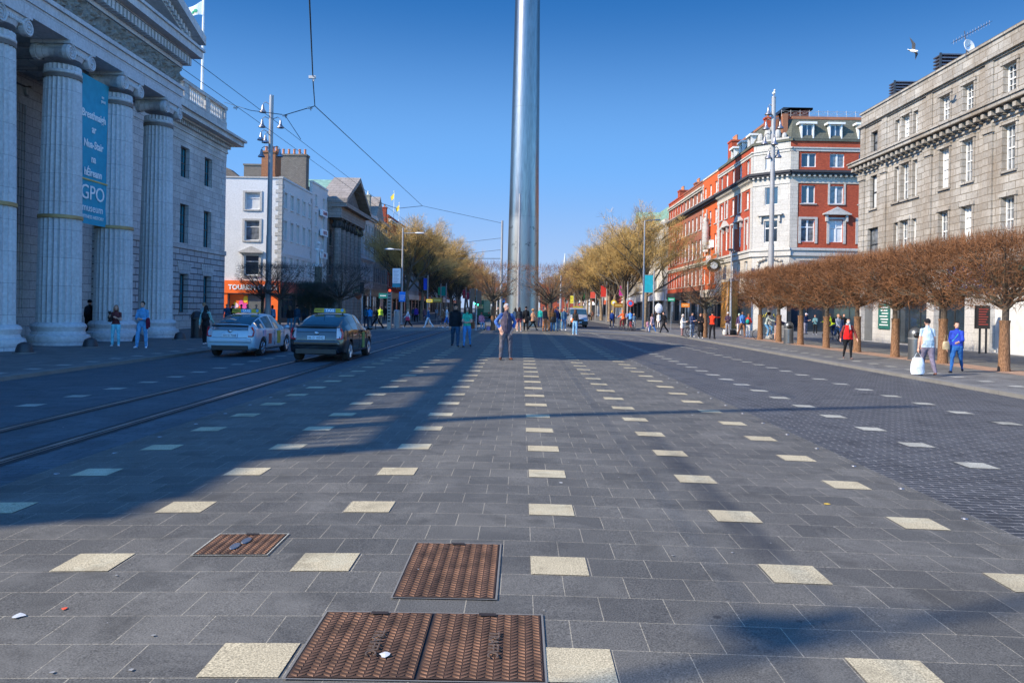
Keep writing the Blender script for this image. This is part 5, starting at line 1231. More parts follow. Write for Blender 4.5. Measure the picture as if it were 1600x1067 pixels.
# slim poles
for px, yt, Y, lab in ((785, 345, 66, 'slim white pole carrying tram wires left of the spire'), (812.5, 303, 64.5, 'tall slim pale pole directly in front of the spire')):
    a = atY(px, yt, Y); pole('slim_pole', a.x, Y, a.z, lab, 'pole', .13 if px > 800 else .12, .09)
for px, pb, yt, lab in ((1141, 516, 392, 'pale pole with cameras on top near the orange hoarding'), (1004.5, 513, 345, 'tall thin lamp column between the right plane trees'), (980, 508, 440, 'thin post between plane trees, left of the lamp column'), (838, 506, 450, 'slim post right of the spire foot'), (776, 508, 470, 'short thin post left of the spire'), (941, 500, 430, 'thin post behind the orange cyclist'), (875, 512, 430, 'grey post beside the right median tree')):
    X, Y, Z = gp(px, pb); a = atY(px, yt, Y)
    t = pole('slim_pole', X, Y, a.z, lab, 'pole', .1, .07, group='slim poles along the street')
    if px == 1141:
        m = MB(); m.box(X - .3, X + .1, Y - .15, Y + .15, a.z, a.z + .2); m.ball((X + .3, Y, a.z - .1), .16); m.tube([(X, Y, a.z - .3), (X + .3, Y, a.z - .05)], .03); m.build('camera_head', frame_d, t)
    if px == 1004.5:
        m = MB(); m.tube([(X, Y, a.z), (X + 1.2, Y, a.z + .1)], .04, n=6); m.ball((X + 1.3, Y, a.z + .1), .35, .14, .08); m.build('lamp_head', pole_paint, t)
# banners on poles
bn = [(1013, 430, 457, 1007, 1020, 81, (.01, .36, .42), 'large teal banner on a pole before the cream store'), (943, 446, 464, 939, 947, 112, (.62, .04, .03), 'red banner hanging among the right plane trees'), (971, 447, 462, 967.5, 975, 105, (.55, .03, .28), 'magenta banner hanging among the right plane trees'),
      (927, 456, 466, 922.5, 930, 140, (.65, .08, .05), 'small red and white banner further up the right side'), (912, 457, 468, 910, 914, 170, (.05, .4, .12), 'narrow green banner far up the right side'), (665, 435, 453, 662, 667, 92, (.02, .08, .6), 'narrow blue banner among the left plane trees'), (692, 448, 462, 688, 696, 112, (.0, .28, .2), 'wide green banner among the left plane trees'), (688, 449, 461, 684.5, 687.5, 108, (.02, .35, .15), 'narrow green banner left of the wide green one'), (725, 453, 466, 723, 727, 130, (.5, .04, .06), 'narrow red banner on the left side near the bus'), (731, 457, 468, 729, 733, 126, (.35, .03, .06), 'dark red banner nearest the bus'),
      (893, 462, 474, 891, 896, 150, (.75, .65, .05), 'yellow banner far up the street on the right')]
for (px, yt, yb, xa, xb, Y, c, lab) in bn:
    a = atY(xa, yt, Y); b = atY(xb, yb, Y); z = gz(a.x); t = thing('street_banner', (b.x + .1, Y, z), lab, 'banner', 'coloured banners on street poles')
    m = MB(); m.box(a.x, b.x, Y - .01, Y + .01, b.z, a.z); m.build('cloth', plain('banner_' + lab.split()[0] + str(px), c, .8), t); m = MB(); m.tube([(b.x + .1, Y, z), (b.x + .1, Y, a.z + .5)], .07, n=8); m.tube([(b.x + .1, Y, a.z + .03), (a.x, Y, a.z + .03)], .025, n=5); m.tube([(b.x + .1, Y, b.z - .03), (a.x, Y, b.z - .03)], .025, n=5); m.build('pole', pole_paint, t)
# shop and road signs, right and left far
def disc_sign(px, py, Y, r, c1, c2, lab, shape='disc'):
    a = atY(px, py, Y); z = gz(a.x); t = thing('road_sign', (a.x, Y, z), lab, 'sign', 'road and shop signs'); m = MB()
    if shape == 'disc': m.lathe([(r, 0), (r, .03)], n=20); m.xf(Matrix.Translation(a) @ Matrix.Rotation(R(90), 4, 'X'))
    else: m.box(a.x - r, a.x + r, Y - .03, Y, a.z - r * .5, a.z + r * .5)
    m.build('board', plain('sign_' + str(px), c1, .4), t); m = MB()
    if shape == 'disc': m.lathe([(r * .55, 0), (r * .55, .01)], n=16); m.xf(Matrix.Translation(a + Vector((0, -.031, 0))) @ Matrix.Rotation(R(90), 4, 'X'))
    else: m.box(a.x - r * .7, a.x + r * .7, Y - .04, Y - .03, a.z - r * .12, a.z + r * .12)
    m.build('symbol', plain('symbol_' + str(px), c2, .4), t); m = MB(); m.tube([(a.x, Y + .03, z), (a.x, Y + .03, a.z + .1)], .035, n=6); m.build('pole', steel, t)
disc_sign(959, 473, 88, .32, (.75, .55, .03), (.8, .8, .78), 'yellow ring sign by the right plane trees'); disc_sign(985, 474, 84, .36, (.7, .05, .03), (.05, .2, .6), 'red and blue round sign between right plane trees')
disc_sign(966, 477, 86, .5, (.30, .14, .01), (.6, .4, .1), 'brown rectangular sign beside the yellow ring sign', 'box'); disc_sign(1049, 468, 74, .32, (.02, .35, .15), (.8, .8, .8), 'small green oval sign at the shop corner', 'box')
disc_sign(1071, 477, 76, .4, (.8, .22, .02), (.8, .5, .2), 'small orange hanging sign at the shop front', 'box'); disc_sign(671, 470, 78, .3, (.7, .55, .03), (.1, .1, .3), 'yellow sign on the left plaza', 'box')
disc_sign(683, 469, 82, .5, (.35, .2, .02), (.6, .5, .1), 'brown tourist sign on the left plaza', 'box')
# ---------------------------------------------------------------- litter bins
def litter_bin(px, py, lab, steelish=True, big=False):
    X, Y, Z = gp(px, py); t = thing('litter_bin', (X, Y, Z), lab, 'bin', 'litter bins on the pavement'); H = 1.25; r = .27
    m = MB(); m.lathe([(r + .02, 0), (r + .02, .06), (r, .08), (r, 1.0), (r * .98, 1.08), (r * .8, 1.2), (r * .4, 1.27), (.01, 1.29)], n=24); m.build('body', plain('bin_steel', (.16, .17, .18), .38, .7) if 'bin_steel' not in MATS else MATS['bin_steel'], t, smooth=True, world=False)
    m = MB(); m.ball((-.05, -r * .88, .98), .15, .09, .12, n=14, m=8); m.build('opening', black, t, smooth=True, world=False); m = MB(); m.lathe([(r + .012, .0), (r + .012, .03)], 0, 0, .84, n=24); m.build('rim', pole_paint, t, world=False)
    return t
litter_bin(1232, 537, 'round topped grey litter bin between the tree trunks, far one'); litter_bin(1430, 562, 'round topped grey litter bin behind the man with the white bag')
t = litter_bin(307, 528, 'dark ornate litter bin at the corner of the post office'); 
for c in t.children: c.data = c.data.copy(); c.data.materials[0] = black
m = MB(); m.lathe([(.36, 1.05), (.3, 1.12), (.2, 1.3), (.05, 1.36)], n=8); m.build('lid', black, t, world=False)
# wall sign on grey building, advert totem at white pier
X, Y, Z = gp(1528, 548); X = 21.7; Y = X / ray(1528, 500)[0]; t = thing('menu_board', (X, Y, gz(X)), 'black boxy menu board with red lettering by the shop entrance', 'sign')
m = MB(); m.box(X - .1, X + .52, Y - .1, Y + .12, 1.05, 2.15); m.build('board', black, t); m = MB(); m.tube([(X + .1, Y, gz(X)), (X + .1, Y, 1.2)], .05); m.tube([(X + .4, Y, gz(X)), (X + .4, Y, 1.2)], .05); m.build('legs', black, t); m = MB()
for k in range(7): m.box(X - .02, X + .42 - .05 * (k % 3), Y - .115, Y - .1, 1.95 - k * .12, 2.0 - k * .12)
m.build('red_lettering', plain('red_print', (.3, .04, .03), .5), t)
t = thing('poster_frame', (19.2, 53, gz(19)), 'dark framed white poster on the pavement left of the bin', 'poster'); a = atY(1224, 500, 56); m = MB(); m.box(a.x - .32, a.x + .32, 56, 56.1, .75, 2.3); m.build('frame', black, t); m = MB(); m.box(a.x - .22, a.x + .22, 55.98, 56, .95, 2.15); m.build('poster', white_plastic, t); m = MB(); m.box(a.x - .25, a.x + .25, 56, 56.1, gz(19), .75); m.build('pedestal', white_stone, t)
# graffiti tagged grey hoarding right of the white pier
t = thing('grey_hoarding', (22.3, 66, g0), 'dark grey hoarding with a yellow painted scrawl behind the first tree trunks', 'hoarding'); a = atY(1190, 480, 63); b = atY(1212, 480, 63); m = MB(); m.box(a.x, b.x + .1, 63, 63.12, gz(20), 2.3); m.build('panel', plain('hoarding_grey', (.07, .09, .1), .7), t); m = MB()
for k, (x, z) in enumerate(((.2, 1.35), (.42, 1.5), (.6, 1.3), (.8, 1.55), (1.0, 1.4))): m.tube([(a.x + x - .12, 62.98, z - .12), (a.x + x, 62.98, z + .14), (a.x + x + .1, 62.98, z - .1)], .025, n=4)
m.build('painted_scrawl', plain('yellow_scrawl', (.6, .5, .04), .7), t)
# ---------------------------------------------------------------- monument on the left plaza (seen behind the trees)
mo = atY(498, 386, 60); z = gz(mo.x); t = thing('street_pedestal', (mo.x, 60, z), 'stone column topped by small lanterns in front of the small hotel signs', 'monument'); m = MB(); m.lathe([(.45, 0), (.45, .4), (.3, .5), (.28, 4.7)], mo.x, 60, z, n=12); m.build('shaft', plain('mottled_stone', (.16, .14, .1), .9, var=.4, sc=8), t); m = MB(); m.box(mo.x - .45, mo.x + .35, 59.7, 60.3, 4.55, 4.75); m.build('white_cap', frame_w, t)
m = MB()
for (dx, dz) in ((0, 1.6), (-.12, 1.1), (.25, 1.0)): m.ball((mo.x + dx, 60, 4.75 + dz), .14); m.tube([(mo.x + dx, 60, 4.75), (mo.x + dx, 60, 4.75 + dz)], .04)
m.build('lanterns', frame_w, t)
# hanging basket, canopy etc. on left
t = thing('hanging_basket', (-11, 64, 2), 'orange brown hanging plant basket beside the green traffic light', 'basket'); a = atY(560, 458, 66); m = MB(); m.lathe([(.05, -.55), (.3, -.3), (.42, 0)], a.x, 66, a.z, n=12); m.build('basket', plain('terracotta_basket', (.3, .09, .04), .9), t); m = MB()
rb = random.Random(2)
for k in range(60): q = (a.x + rb.uniform(-.45, .45), 66 + rb.uniform(-.4, .4), a.z + rb.uniform(-.05, .35)); m.ball(q, .07, .07, .05, n=5, m=3)
m.build('plants', plain('basket_leaves', (.05, .09, .03), .9), t); m = MB(); m.tube([(a.x, 66, a.z + .05), (a.x, 66, a.z + 1.1), (a.x + .5, 66, a.z + 1.15)], .015, n=4); m.build('hanger', black, t)
# ---------------------------------------------------------------- overhead wires
def wire(name, pts, label, r=.012, sag=0.):
    P = []
    for i in range(len(pts) - 1):
        a, b = Vector(pts[i]), Vector(pts[i + 1])
        for k in range(9): t = k / 8.; q = a.lerp(b, t); q.z -= sag * 4 * t * (1 - t); P.append(q)
    m = MB(); m.tube(P, r, n=5); o = m.build(name, wire_m); return tag(o, label, 'wire', 'overhead tram wires')
wire_m = plain('copper_wire', (.05, .075, .09), .6, .3)
wire('contact_wire', [(-6.22, y, 6.2) for y in (-40, -10, 20, 50, 80, 110, 140)], 'tram contact wire over the track, lower of the two long parallel wires', .0065, .03)
wire('messenger_wire', [(-7.05, y, 6.45) for y in (-40, -10, 20, 50, 80, 110, 140)], 'second long tram wire running beside the contact wire toward the post office', .0065, .03)
Nd = atY(492, 166, 28); wl = atY(270, 92, 37); p1 = atY(445, 180, 30); mst = Vector((-17.5, 54, 14.8))
wire('span_wire', [atY(350, 160, 58.5), atY(392, 173, 40), p1, Nd], 'span wire from the post office cornice to the wire junction', .016)
wire('span_wire', [Nd, atY(489, 125, 21), atY(481, -60, 12)], 'span wire rising from the junction out over the camera', .016)
wire('span_wire', [Nd, atY(660, 322, 63.5), atY(785, 349, 66)], 'long span wire from the junction down to the slim white pole', .016)
wire('span_wire', [p1, atY(470, 218, 28)], 'short dropper wire below the junction', .012)
wire('span_wire', [atY(660, 322, 63.5), atY(620, 326, 60), atY(590, 316, 58)], 'cross wire above the left trees', .02)
for (px, py) in ((784, 372), (784, 404), (786, 390)): wire('span_wire', [atY(px, py, 66), atY(715, py + (8 if py < 400 else 0), 80)], 'stay wire going left from the slim white pole at ' + {372: 'its top bracket', 404: 'its lower arm', 390: 'its middle bracket'}[py], .03 if py == 404 else .018)
ins = plain('insulator', (.5, .5, .5), .5)
for (px, py, Y, l) in ((368, 168, 35, 'leftmost insulator on the span wire'), (445, 180, 30, 'middle insulator below the junction'), (484, 168, 28.3, 'insulator beside the junction'), (488, 120, 20.5, 'insulator on the rising wire')):
    a = atY(px, py, Y); m = MB(); m.box(a.x - .09, a.x + .09, Y - .03, Y + .03, a.z - .05, a.z + .02); m.tube([(a.x, Y, a.z), (a.x + .05, Y, a.z - .12)], .02, n=5); tag(m.build('wire_insulator', ins), l, 'insulator', 'wire insulators')
# ---------------------------------------------------------------- trees
def rot_dir(d, ang, rnd):
    a = d.orthogonal().normalized(); a = Matrix.Rotation(rnd.uniform(0, 6.283), 3, d) @ a
    return (Matrix.Rotation(ang, 3, a) @ d).normalized()
def twig(m, p, d, l, w, rnd):
    s = d.cross(Vector((rnd.uniform(-1, 1), rnd.uniform(-1, 1), rnd.uniform(-1, 1)))).normalized() * w * .5
    q = p + d * l * .55 + Vector((rnd.uniform(-1, 1), rnd.uniform(-1, 1), rnd.uniform(-.3, 1))) * l * .07; e = p + d * l + Vector((rnd.uniform(-1, 1), rnd.uniform(-1, 1), rnd.uniform(0, 1))) * l * .12
    m.add([p - s, p + s, q + s * .8, q - s * .8, e], [(0, 1, 2, 3), (3, 2, 4)])
def big_tree(seed, H=12.6, spread=4.6):
    rnd = random.Random(seed); tr = MB(); br = MB(); tw = MB()
    lean = rnd.uniform(-.25, .25); pts = [Vector((0, 0, -.1)), Vector((lean * .3, 0, 1.6)), Vector((lean, lean * .4, 3.4))]
    tr.tube(pts, [.24, .2, .17], n=9); top = pts[-1]
    def grow(p, d, L, r, lev):
        n = 3; P = [p]; q = p; dd = d
        for k in range(n):
            dd = (dd + Vector((rnd.uniform(-1, 1), rnd.uniform(-1, 1), rnd.uniform(-.2, .8))) * .17).normalized(); q = q + dd * L / n; P.append(q)
        if lev < 4: br.tube(P, [r * (1 - .18 * k) for k in range(n + 1)], n=6 if lev < 2 else 3, cap=False)
        if lev == 4 or (lev == 3):
            for P_ in P[1:]:
                for k in range(7 if lev == 4 else 3):
                    twig(tw, P_ + Vector((rnd.uniform(-1, 1), rnd.uniform(-1, 1), rnd.uniform(-1, 1))) * .16, rot_dir(dd, rnd.uniform(.1, 1.3), rnd), rnd.uniform(.3, .8), rnd.uniform(.011, .022), rnd)
        if lev < 4:
            cnt = [0, 5, 5, 4][lev]
            for k in range(cnt):
                t = rnd.uniform(.35, 1.0); b = P[0].lerp(P[-1], t) if k else P[-1]
                nd = rot_dir(dd, rnd.uniform(.35, .85), rnd); nd.z = nd.z * .8 + .22
                grow(b, nd.normalized(), L * rnd.uniform(.55, .75), r * .55, lev + 1)
    nl = 8
    for k in range(nl):
        a = 6.283 * k / nl + rnd.uniform(-.3, .3); el = rnd.uniform(.55, 1.25) if k % 2 else rnd.uniform(.95, 1.5)
        d = Vector((math.cos(a) * math.cos(el), math.sin(a) * math.cos(el), math.sin(el)))
        grow(top - Vector((0, 0, rnd.uniform(0, .8))), d, rnd.uniform(2.7, 3.6) * H / 12.0, .115, 1)
    return tr, br, tw
def pleached(seed, dense=7000, open_=False, hx=1.45, hy=1.95, z0=2.05, z1=4.35):
    rnd = random.Random(seed); tr = MB(); br = MB(); tw = MB()
    tr.tube([(0, 0, -.05), (0, 0, 1.0), (0.03, 0, 2.35)], [.13, .115, .10], n=9)
    C = Vector((0, 0, 1.95)); ends = []
    for k in range(26):
        a = 6.283 * k / 26 + rnd.uniform(-.2, .2); zt = rnd.uniform(z0 + .3, z1 - .2); sc = rnd.uniform(.55, 1.0)
        bx2 = 1. if open_ else 1. / max(abs(math.cos(a)), abs(math.sin(a))); e = Vector((math.cos(a) * bx2 * hx * sc, math.sin(a) * bx2 * hy * sc, zt)); s = C + Vector((0, 0, rnd.uniform(0, .5))); mid = s.lerp(e, .5) + Vector((0, 0, rnd.uniform(-.1, .15)))
        br.tube([s, mid, e], [.045, .03, .014], n=5, cap=False); ends += [(mid, (e - s).normalized()), (e, (e - s).normalized())]
        for j in range(5):
            b = s.lerp(e, rnd.uniform(.3, 1)); d = rot_dir((e - s).normalized(), rnd.uniform(.3, 1.0), rnd); d.z = abs(d.z) * .8 + .1; f = b + d * rnd.uniform(.3, .8)
            f.x = max(-hx, min(hx, f.x)); f.y = max(-hy, min(hy, f.y)); f.z = min(z1 - .1, max(z0, f.z)); br.tube([b, f], [.016, .007], n=3, cap=False); ends.append((f, d))
    n = dense
    for k in range(n):
        if k % (3 if open_ else 4) == 0 and ends:
            b, d = ends[rnd.randrange(len(ends))]; b = b + Vector((rnd.uniform(-1, 1), rnd.uniform(-1, 1), rnd.uniform(-1, 1))) * .25; d = rot_dir(d, rnd.uniform(0, .9), rnd)
        else:
            b = Vector((rnd.uniform(-1, 1) * hx, rnd.uniform(-1, 1) * hy, z0 + (z1 - z0) * (rnd.random() ** (.8 if not open_ else .6))))
            if open_ and rnd.random() < .45 and b.z < z0 + .9 : continue
            d = Vector((b.x / hx * .5 + rnd.uniform(-1, 1), b.y / hy * .5 + rnd.uniform(-1, 1), rnd.uniform(-.8, 1.0))).normalized()
        ed = max(abs(b.x) / hx, abs(b.y) / hy)
        if not open_ and b.z < z0 + .9 and rnd.random() < .38: continue
        if open_ and b.z < z0 + .35 * ed ** 2 * 1.2 and rnd.random() < .6: continue
        twig(tw, b, d, rnd.uniform(.14, .42), rnd.uniform(.009, .017), rnd)
    for k in range(int(n * .16)):
        b = Vector((rnd.uniform(-1, 1) * hx, rnd.uniform(-1, 1) * hy, z1 - rnd.uniform(0, .3))); twig(tw, b, Vector((rnd.uniform(-.4, .4), rnd.uniform(-.4, .4), 1)).normalized(), rnd.uniform(.2, .5), .011, rnd)
    return tr, br, tw
def tree_proto(parts, name, lab, cat, group, tm, bm2, wm, sleeve=True):
    tr, br, tw = parts; t = thing(name, (0, 0, 0), lab, cat, group)
    tr.build('trunk', tm, t, smooth=True, world=False); b = br.build('branches', bm2, t, world=False); tw.build('twigs', wm, b, world=False)
    if sleeve: m = MB(); m.lathe([(.20, -.05), (.175, .25), (.165, .8), (.15, 1.35), (.155, 1.55), (.172, 1.66)], n=14); m.build('trunk_sleeve', sleeve_m, t, smooth=True, world=False)
    return t
protos = [tree_proto(pleached(s, 11000, hx=1.5, hy=2.02), 'pleached_tree', 'x', 'tree', 'clipped bare lime trees on the right pavement', bark, branch_m, twig_red) for s in (1, 2)]
used = [False, False]; rt = random.Random(3)
ordn = ['nearest clipped russet tree at the right edge of the picture', 'second clipped russet tree from the right edge, behind the man with the white bag', 'third clipped russet tree from the right, before the glass doors', 'fourth clipped russet tree from the right, behind the woman in the red vest', 'fifth clipped russet tree from the right, in front of the grey building corner', 'sixth clipped russet tree from the right, just right of the grey bin', 'seventh clipped russet tree from the right, just left of the grey bin', 'eighth and last clipped russet tree of the right row']
def place(protos, used, i, loc, rz, sc, lab):
    k = i % len(protos)
    if not used[k]: o = protos[k]; used[k] = True
    else: o = copy_tree(protos[k])
    o.location = loc; o.rotation_euler = (0, 0, rz); o.scale = (sc, sc, sc) if not isinstance(sc, tuple) else sc; o['label'] = lab; return o
for i in range(8):
    Y = 25.65 + 3.74 * i; place(protos, used, i, (15.9, Y, gz(15.9)), (0 if i % 4 < 2 else math.pi) + rt.uniform(-.05, .05), (1, 1, 1 + rt.uniform(-.02, .02)), ordn[i])
po = [tree_proto(pleached(s, 2600, True, 1.9, 1.9, 2.0, 4.6), 'clipped_tree', 'x', 'tree', 'open clipped bare trees round the crossing', bark, branch_m, twig_red) for s in (7, 8)]; uo = [False, False]
X, Y, Z = gp(770, 516); place(po, uo, 0, (X, Y, Z), .3, (.95, .95, 1.06), 'bare clipped tree on the median just left of the spire')
X, Y, Z = gp(860, 517); place(po, uo, 1, (X, Y, Z), 1.1, (1.15, 1.15, 1.06), 'bare clipped tree on the median just right of the spire')
place(po, uo, 0, (12.8, 54.2, gz(12.8)), 2.0, 1.0, 'bare clipped tree on the kerb beside the man in the orange red jacket')
for i, (x, y, l) in enumerate(((-2.6, 78, 'smaller bare clipped tree behind the left median tree'), (2.9, 80, 'smaller bare clipped tree behind the right median tree'), (3.1, 96, 'farthest bare clipped tree on the median, right side'), (-2.9, 96, 'farthest bare clipped tree on the median, left side'))): place(po, uo, i, (x, y, gz(x)), i * 1.3, 1.05, l)
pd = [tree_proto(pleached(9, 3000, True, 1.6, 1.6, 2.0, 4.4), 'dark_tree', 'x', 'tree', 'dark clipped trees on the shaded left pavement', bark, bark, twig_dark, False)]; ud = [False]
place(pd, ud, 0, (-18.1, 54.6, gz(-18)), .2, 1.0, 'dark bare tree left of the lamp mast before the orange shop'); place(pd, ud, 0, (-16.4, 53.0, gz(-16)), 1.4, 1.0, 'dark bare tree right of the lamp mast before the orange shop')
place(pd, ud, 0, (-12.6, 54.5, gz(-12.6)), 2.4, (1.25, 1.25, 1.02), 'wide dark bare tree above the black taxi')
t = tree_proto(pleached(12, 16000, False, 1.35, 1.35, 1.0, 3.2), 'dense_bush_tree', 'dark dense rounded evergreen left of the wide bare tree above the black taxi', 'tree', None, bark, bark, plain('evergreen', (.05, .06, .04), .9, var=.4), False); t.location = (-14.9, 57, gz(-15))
pb = [tree_proto(big_tree(s), 'plane_tree', 'x', 'tree', 'tall budding plane trees lining the street', plain('plane_bark%d' % s, (.22, .16, .1), .9, var=.35, sc=5), branch_m, twig_gold, False) for s in (21, 22, 23)]; ub = [False] * 3
tl = ['first', 'second', 'third', 'fourth', 'fifth', 'sixth', 'seventh', 'eighth', 'ninth', 'tenth', 'eleventh', 'twelfth', 'thirteenth', 'fourteenth']
for i in range(13):
    Y = 86 + i * 11.5 + rt.uniform(-1, 1); place(pb, ub, i, (13.3 + rt.uniform(-.5, .5), Y, gz(13)), rt.uniform(0, 6.28), rt.uniform(1.1, 1.24), tl[i] + ' tall budding plane tree up the right side of the street, counted from the crossing')
for i in range(13):
    Y = 91 + i * 11.5 + rt.uniform(-1, 1); place(pb, ub, i + 1, (-13.3 + rt.uniform(-.5, .5), Y, gz(-13)), rt.uniform(0, 6.28), rt.uniform(1.15, 1.28), tl[i] + ' tall budding plane tree up the left side of the street, counted from the crossing')
for i in range(5):
    Y = 150 + i * 16; place(pb, ub, i, (-17.5 if i % 2 else 17.5, Y, gz(15)), rt.uniform(0, 6.28), .95, tl[i] + ' of the plane trees set closer to the far facades')
# ---------------------------------------------------------------- cars
def catmull(T, n):
    out = []
    for i in range(len(T) - 1):
        p0 = T[max(0, i - 1)]; p1 = T[i]; p2 = T[i + 1]; p3 = T[min(len(T) - 1, i + 2)]
        k = max(1, int(round((p2[0] - p1[0]) / n)))
        for j in range(k):
            t = j / k; row = [p1[0] + (p2[0] - p1[0]) * t]
            for a in range(1, len(p1)):
                m1 = (p2[a] - p0[a]) / max(.01, p2[0] - p0[0]) * (p2[0] - p1[0]); m2 = (p3[a] - p1[a]) / max(.01, p3[0] - p1[0]) * (p2[0] - p1[0])
                row.append((2 * t ** 3 - 3 * t ** 2 + 1) * p1[a] + (t ** 3 - 2 * t ** 2 + t) * m1 + (-2 * t ** 3 + 3 * t ** 2) * p2[a] + (t ** 3 - t ** 2) * m2)
            out.append(row)
    out.append(list(T[-1])); return out
HATCH = [(-.84, .62, .42, .58, .66, .58), (-.81, .76, .30, .70, .84, .70), (-.76, .82, .26, .88, 1.06, .66), (-.62, .855, .23, .95, 1.13, .63), (-.3, .87, .2, .97, 1.25, .60), (.2, .8725, .2, .96, 1.385, .585), (.7, .8725, .2, .94, 1.465, .58), (1.2, .8725, .2, .92, 1.49, .58), (1.7, .8725, .2, .90, 1.44, .585), (2.2, .87, .2, .90, 1.24, .63), (2.65, .865, .2, .91, 1.02, .70), (2.85, .86, .2, .89, .955, .74), (3.2, .84, .2, .81, .87, .74), (3.45, .77, .22, .70, .76, .68), (3.6, .60, .28, .52, .60, .54)]
VAN = [(-.6, .72, .35, .7, 1.0, .7), (-.55, .90, .28, 1.0, 1.75, .80), (0, .94, .25, 1.1, 1.9, .80), (1.5, .94, .25, 1.08, 1.92, .80), (2.6, .94, .25, 1.05, 1.86, .80), (3.0, .94, .25, 1.05, 1.65, .8), (3.5, .93, .25, 1.05, 1.2, .84), (3.9, .9, .27, .95, 1.08, .82), (4.2, .84, .3, .75, .88, .76), (4.3, .7, .35, .6, .66, .62)]
def section(row):
    y, W, zb, B, T, WR = row
    zm = zb + (B - zb) * .45
    return [(0, zb), (W * .80, zb), (W * .965, zb + .07), (W, zm), (W * .992, zb + (B - zb) * .75), (W * .955, B), ((W * .955 + WR) / 2 + .012, (B + T - .06) / 2), (WR, T - .055), (WR * .84, T - .02), (WR * .45, T - .003), (0, T)]
def car(kind, name, label, loc, rz, paint, glassm, wb=2.7, wr=.315, table=HATCH, windows=(), rear=(-.66, .42), front=(1.80, 2.66)):
    rows = catmull(table, .07); t = thing(name, loc, label, 'taxi' if 'taxi' in name else 'van', 'taxis on the tram road' if name == 'taxi' else None, rz)
    m = MB(); vs = []; n = 21
    for r in rows:
        s = section(r); pts = [(x, r[0], z) for x, z in s] + [(-x, r[0], z) for x, z in s[-2:0:-1]]
        vs += pts
    n = len(pts); fs = []
    for i in range(len(rows) - 1):
        for k in range(n): k2 = (k + 1) % n; fs.append((i * n + k, i * n + k2, (i + 1) * n + k2, (i + 1) * n + k))
    fs.append(tuple(range(n))[::-1]); fs.append(tuple((len(rows) - 1) * n + k for k in range(n)))
    m.add(vs, fs); body = m.build('body', paint, t, smooth=True, world=False)
    # wheel arches
    cut = MB()
    for y in (0, wb):
        for s in (-1, 1): a, b = sorted((s * .58, s * 1.1)); cut.tube([(a, y, wr + .01), (b, y, wr + .01)], wr + .055, n=28)
    co = cut.build('cut', black); co.location = (0, 0, 0); co.parent = None; sav = t.matrix_world.copy()
    md = body.modifiers.new('b', 'BOOLEAN'); md.object = co; md.solver = 'EXACT'; md.operation = 'DIFFERENCE'
    body.parent = None; bpy.context.view_layer.update()
    me = bpy.data.meshes.new_from_object(body.evaluated_get(bpy.context.evaluated_depsgraph_get())); body.modifiers.clear(); body.data = me; body.parent = t
    try: me.set_sharp_from_angle(angle=R(32))
    except Exception: pass
    bpy.data.objects.remove(co)
    # glass following the body surface
    def strip_glass(nm, ya, yb, k0, k1, mat, off=.006, inset=0.0, mirror=True, sides_=None):
        g = MB(); sel = [r for r in rows if ya <= r[0] <= yb]
        sides = sides_ or (1, -1)
        for sd in sides:
            prev = None
            for r in sel:
                s = section(r); pts = s[k0:k1 + 1]; P = []
                for j, (x, z) in enumerate(pts):
                    nx = .9 if k1 <= 7 else .15; P.append((sd * (x + off * nx), r[0], z + off * (1 - nx) * 1.2))
                if k1 <= 7:  # shrink vertically
                    a, b = Vector(P[0]), Vector(P[-1]); P[0] = tuple(a.lerp(Vector(P[1]), .12)); P[-1] = tuple(b.lerp(Vector(P[-2]), .14))
                if prev: 
                    for j in range(len(P) - 1): g.quad(prev[j], prev[j + 1], P[j + 1], P[j])
                prev = P
        return g.build(nm, mat, t, smooth=True, world=False)
    for (a, b) in windows:
        for sd_ in (1, -1): strip_glass('side_window', a, b, 5, 7, glassm, sides_=(sd_,))
    if rear: strip_glass('rear_window', rear[0], rear[1], 7, 10, glassm)
    if front: strip_glass('windscreen', front[0], front[1], 7, 10, glassm)
    tyre = MATS.get('tyre') or plain('tyre', (.015, .015, .016), .85); rim = MATS.get('alloy') or plain('alloy', (.45, .45, .47), .3, .9)
    for y in (0, wb):
        for s in (-1, 1):
            w = MB(); prof = [(wr * .62, -.1), (wr * .9, -.105), (wr, -.08), (wr, .08), (wr * .9, .105), (wr * .62, .1)]; w.lathe(prof, n=32); w.xf(Matrix.Translation((s * .755, y, wr)) @ Matrix.Rotation(R(90), 4, 'Y'))
            wo_ = w.build('wheel', tyre, t, smooth=True, world=False); q = MB(); x = s * .86
            q.tube([(s * .70, y, wr), (s * .83, y, wr)], wr * .62, n=28); ro = q.build('rim', rust_dark, wo_, world=False); q = MB()
            for k in range(7):
                a = k * 6.283 / 7; q.tube([(x - s * .012, y, wr), (x - s * .012, y + wr * .6 * math.cos(a), wr + wr * .6 * math.sin(a))], [.035, .03], n=4)
            q.tube([(s * .835, y, wr), (s * .865, y, wr)], .055, n=12)
            for k in range(24): a = k * 6.283 / 24; b = (k + 1) * 6.283 / 24; q.tube([(x - s * .01, y + wr * .62 * math.cos(a), wr + wr * .62 * math.sin(a)), (x - s * .01, y + wr * .62 * math.cos(b), wr + wr * .62 * math.sin(b))], .018, n=4, cap=False)
            q.build('spokes', rim, wo_, world=False)
    return t, rows
def pb_(t, name, mat, *b, parent=None, rot=None):
    m = MB(); m.box(*b); return m.build(name, mat, parent or t, world=False)
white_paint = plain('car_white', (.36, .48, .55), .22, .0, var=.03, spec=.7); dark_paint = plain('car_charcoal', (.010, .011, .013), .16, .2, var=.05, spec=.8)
for mm in (white_paint, dark_paint): mm.node_tree.nodes['Principled BSDF'].inputs['Coat Weight'].default_value = .35
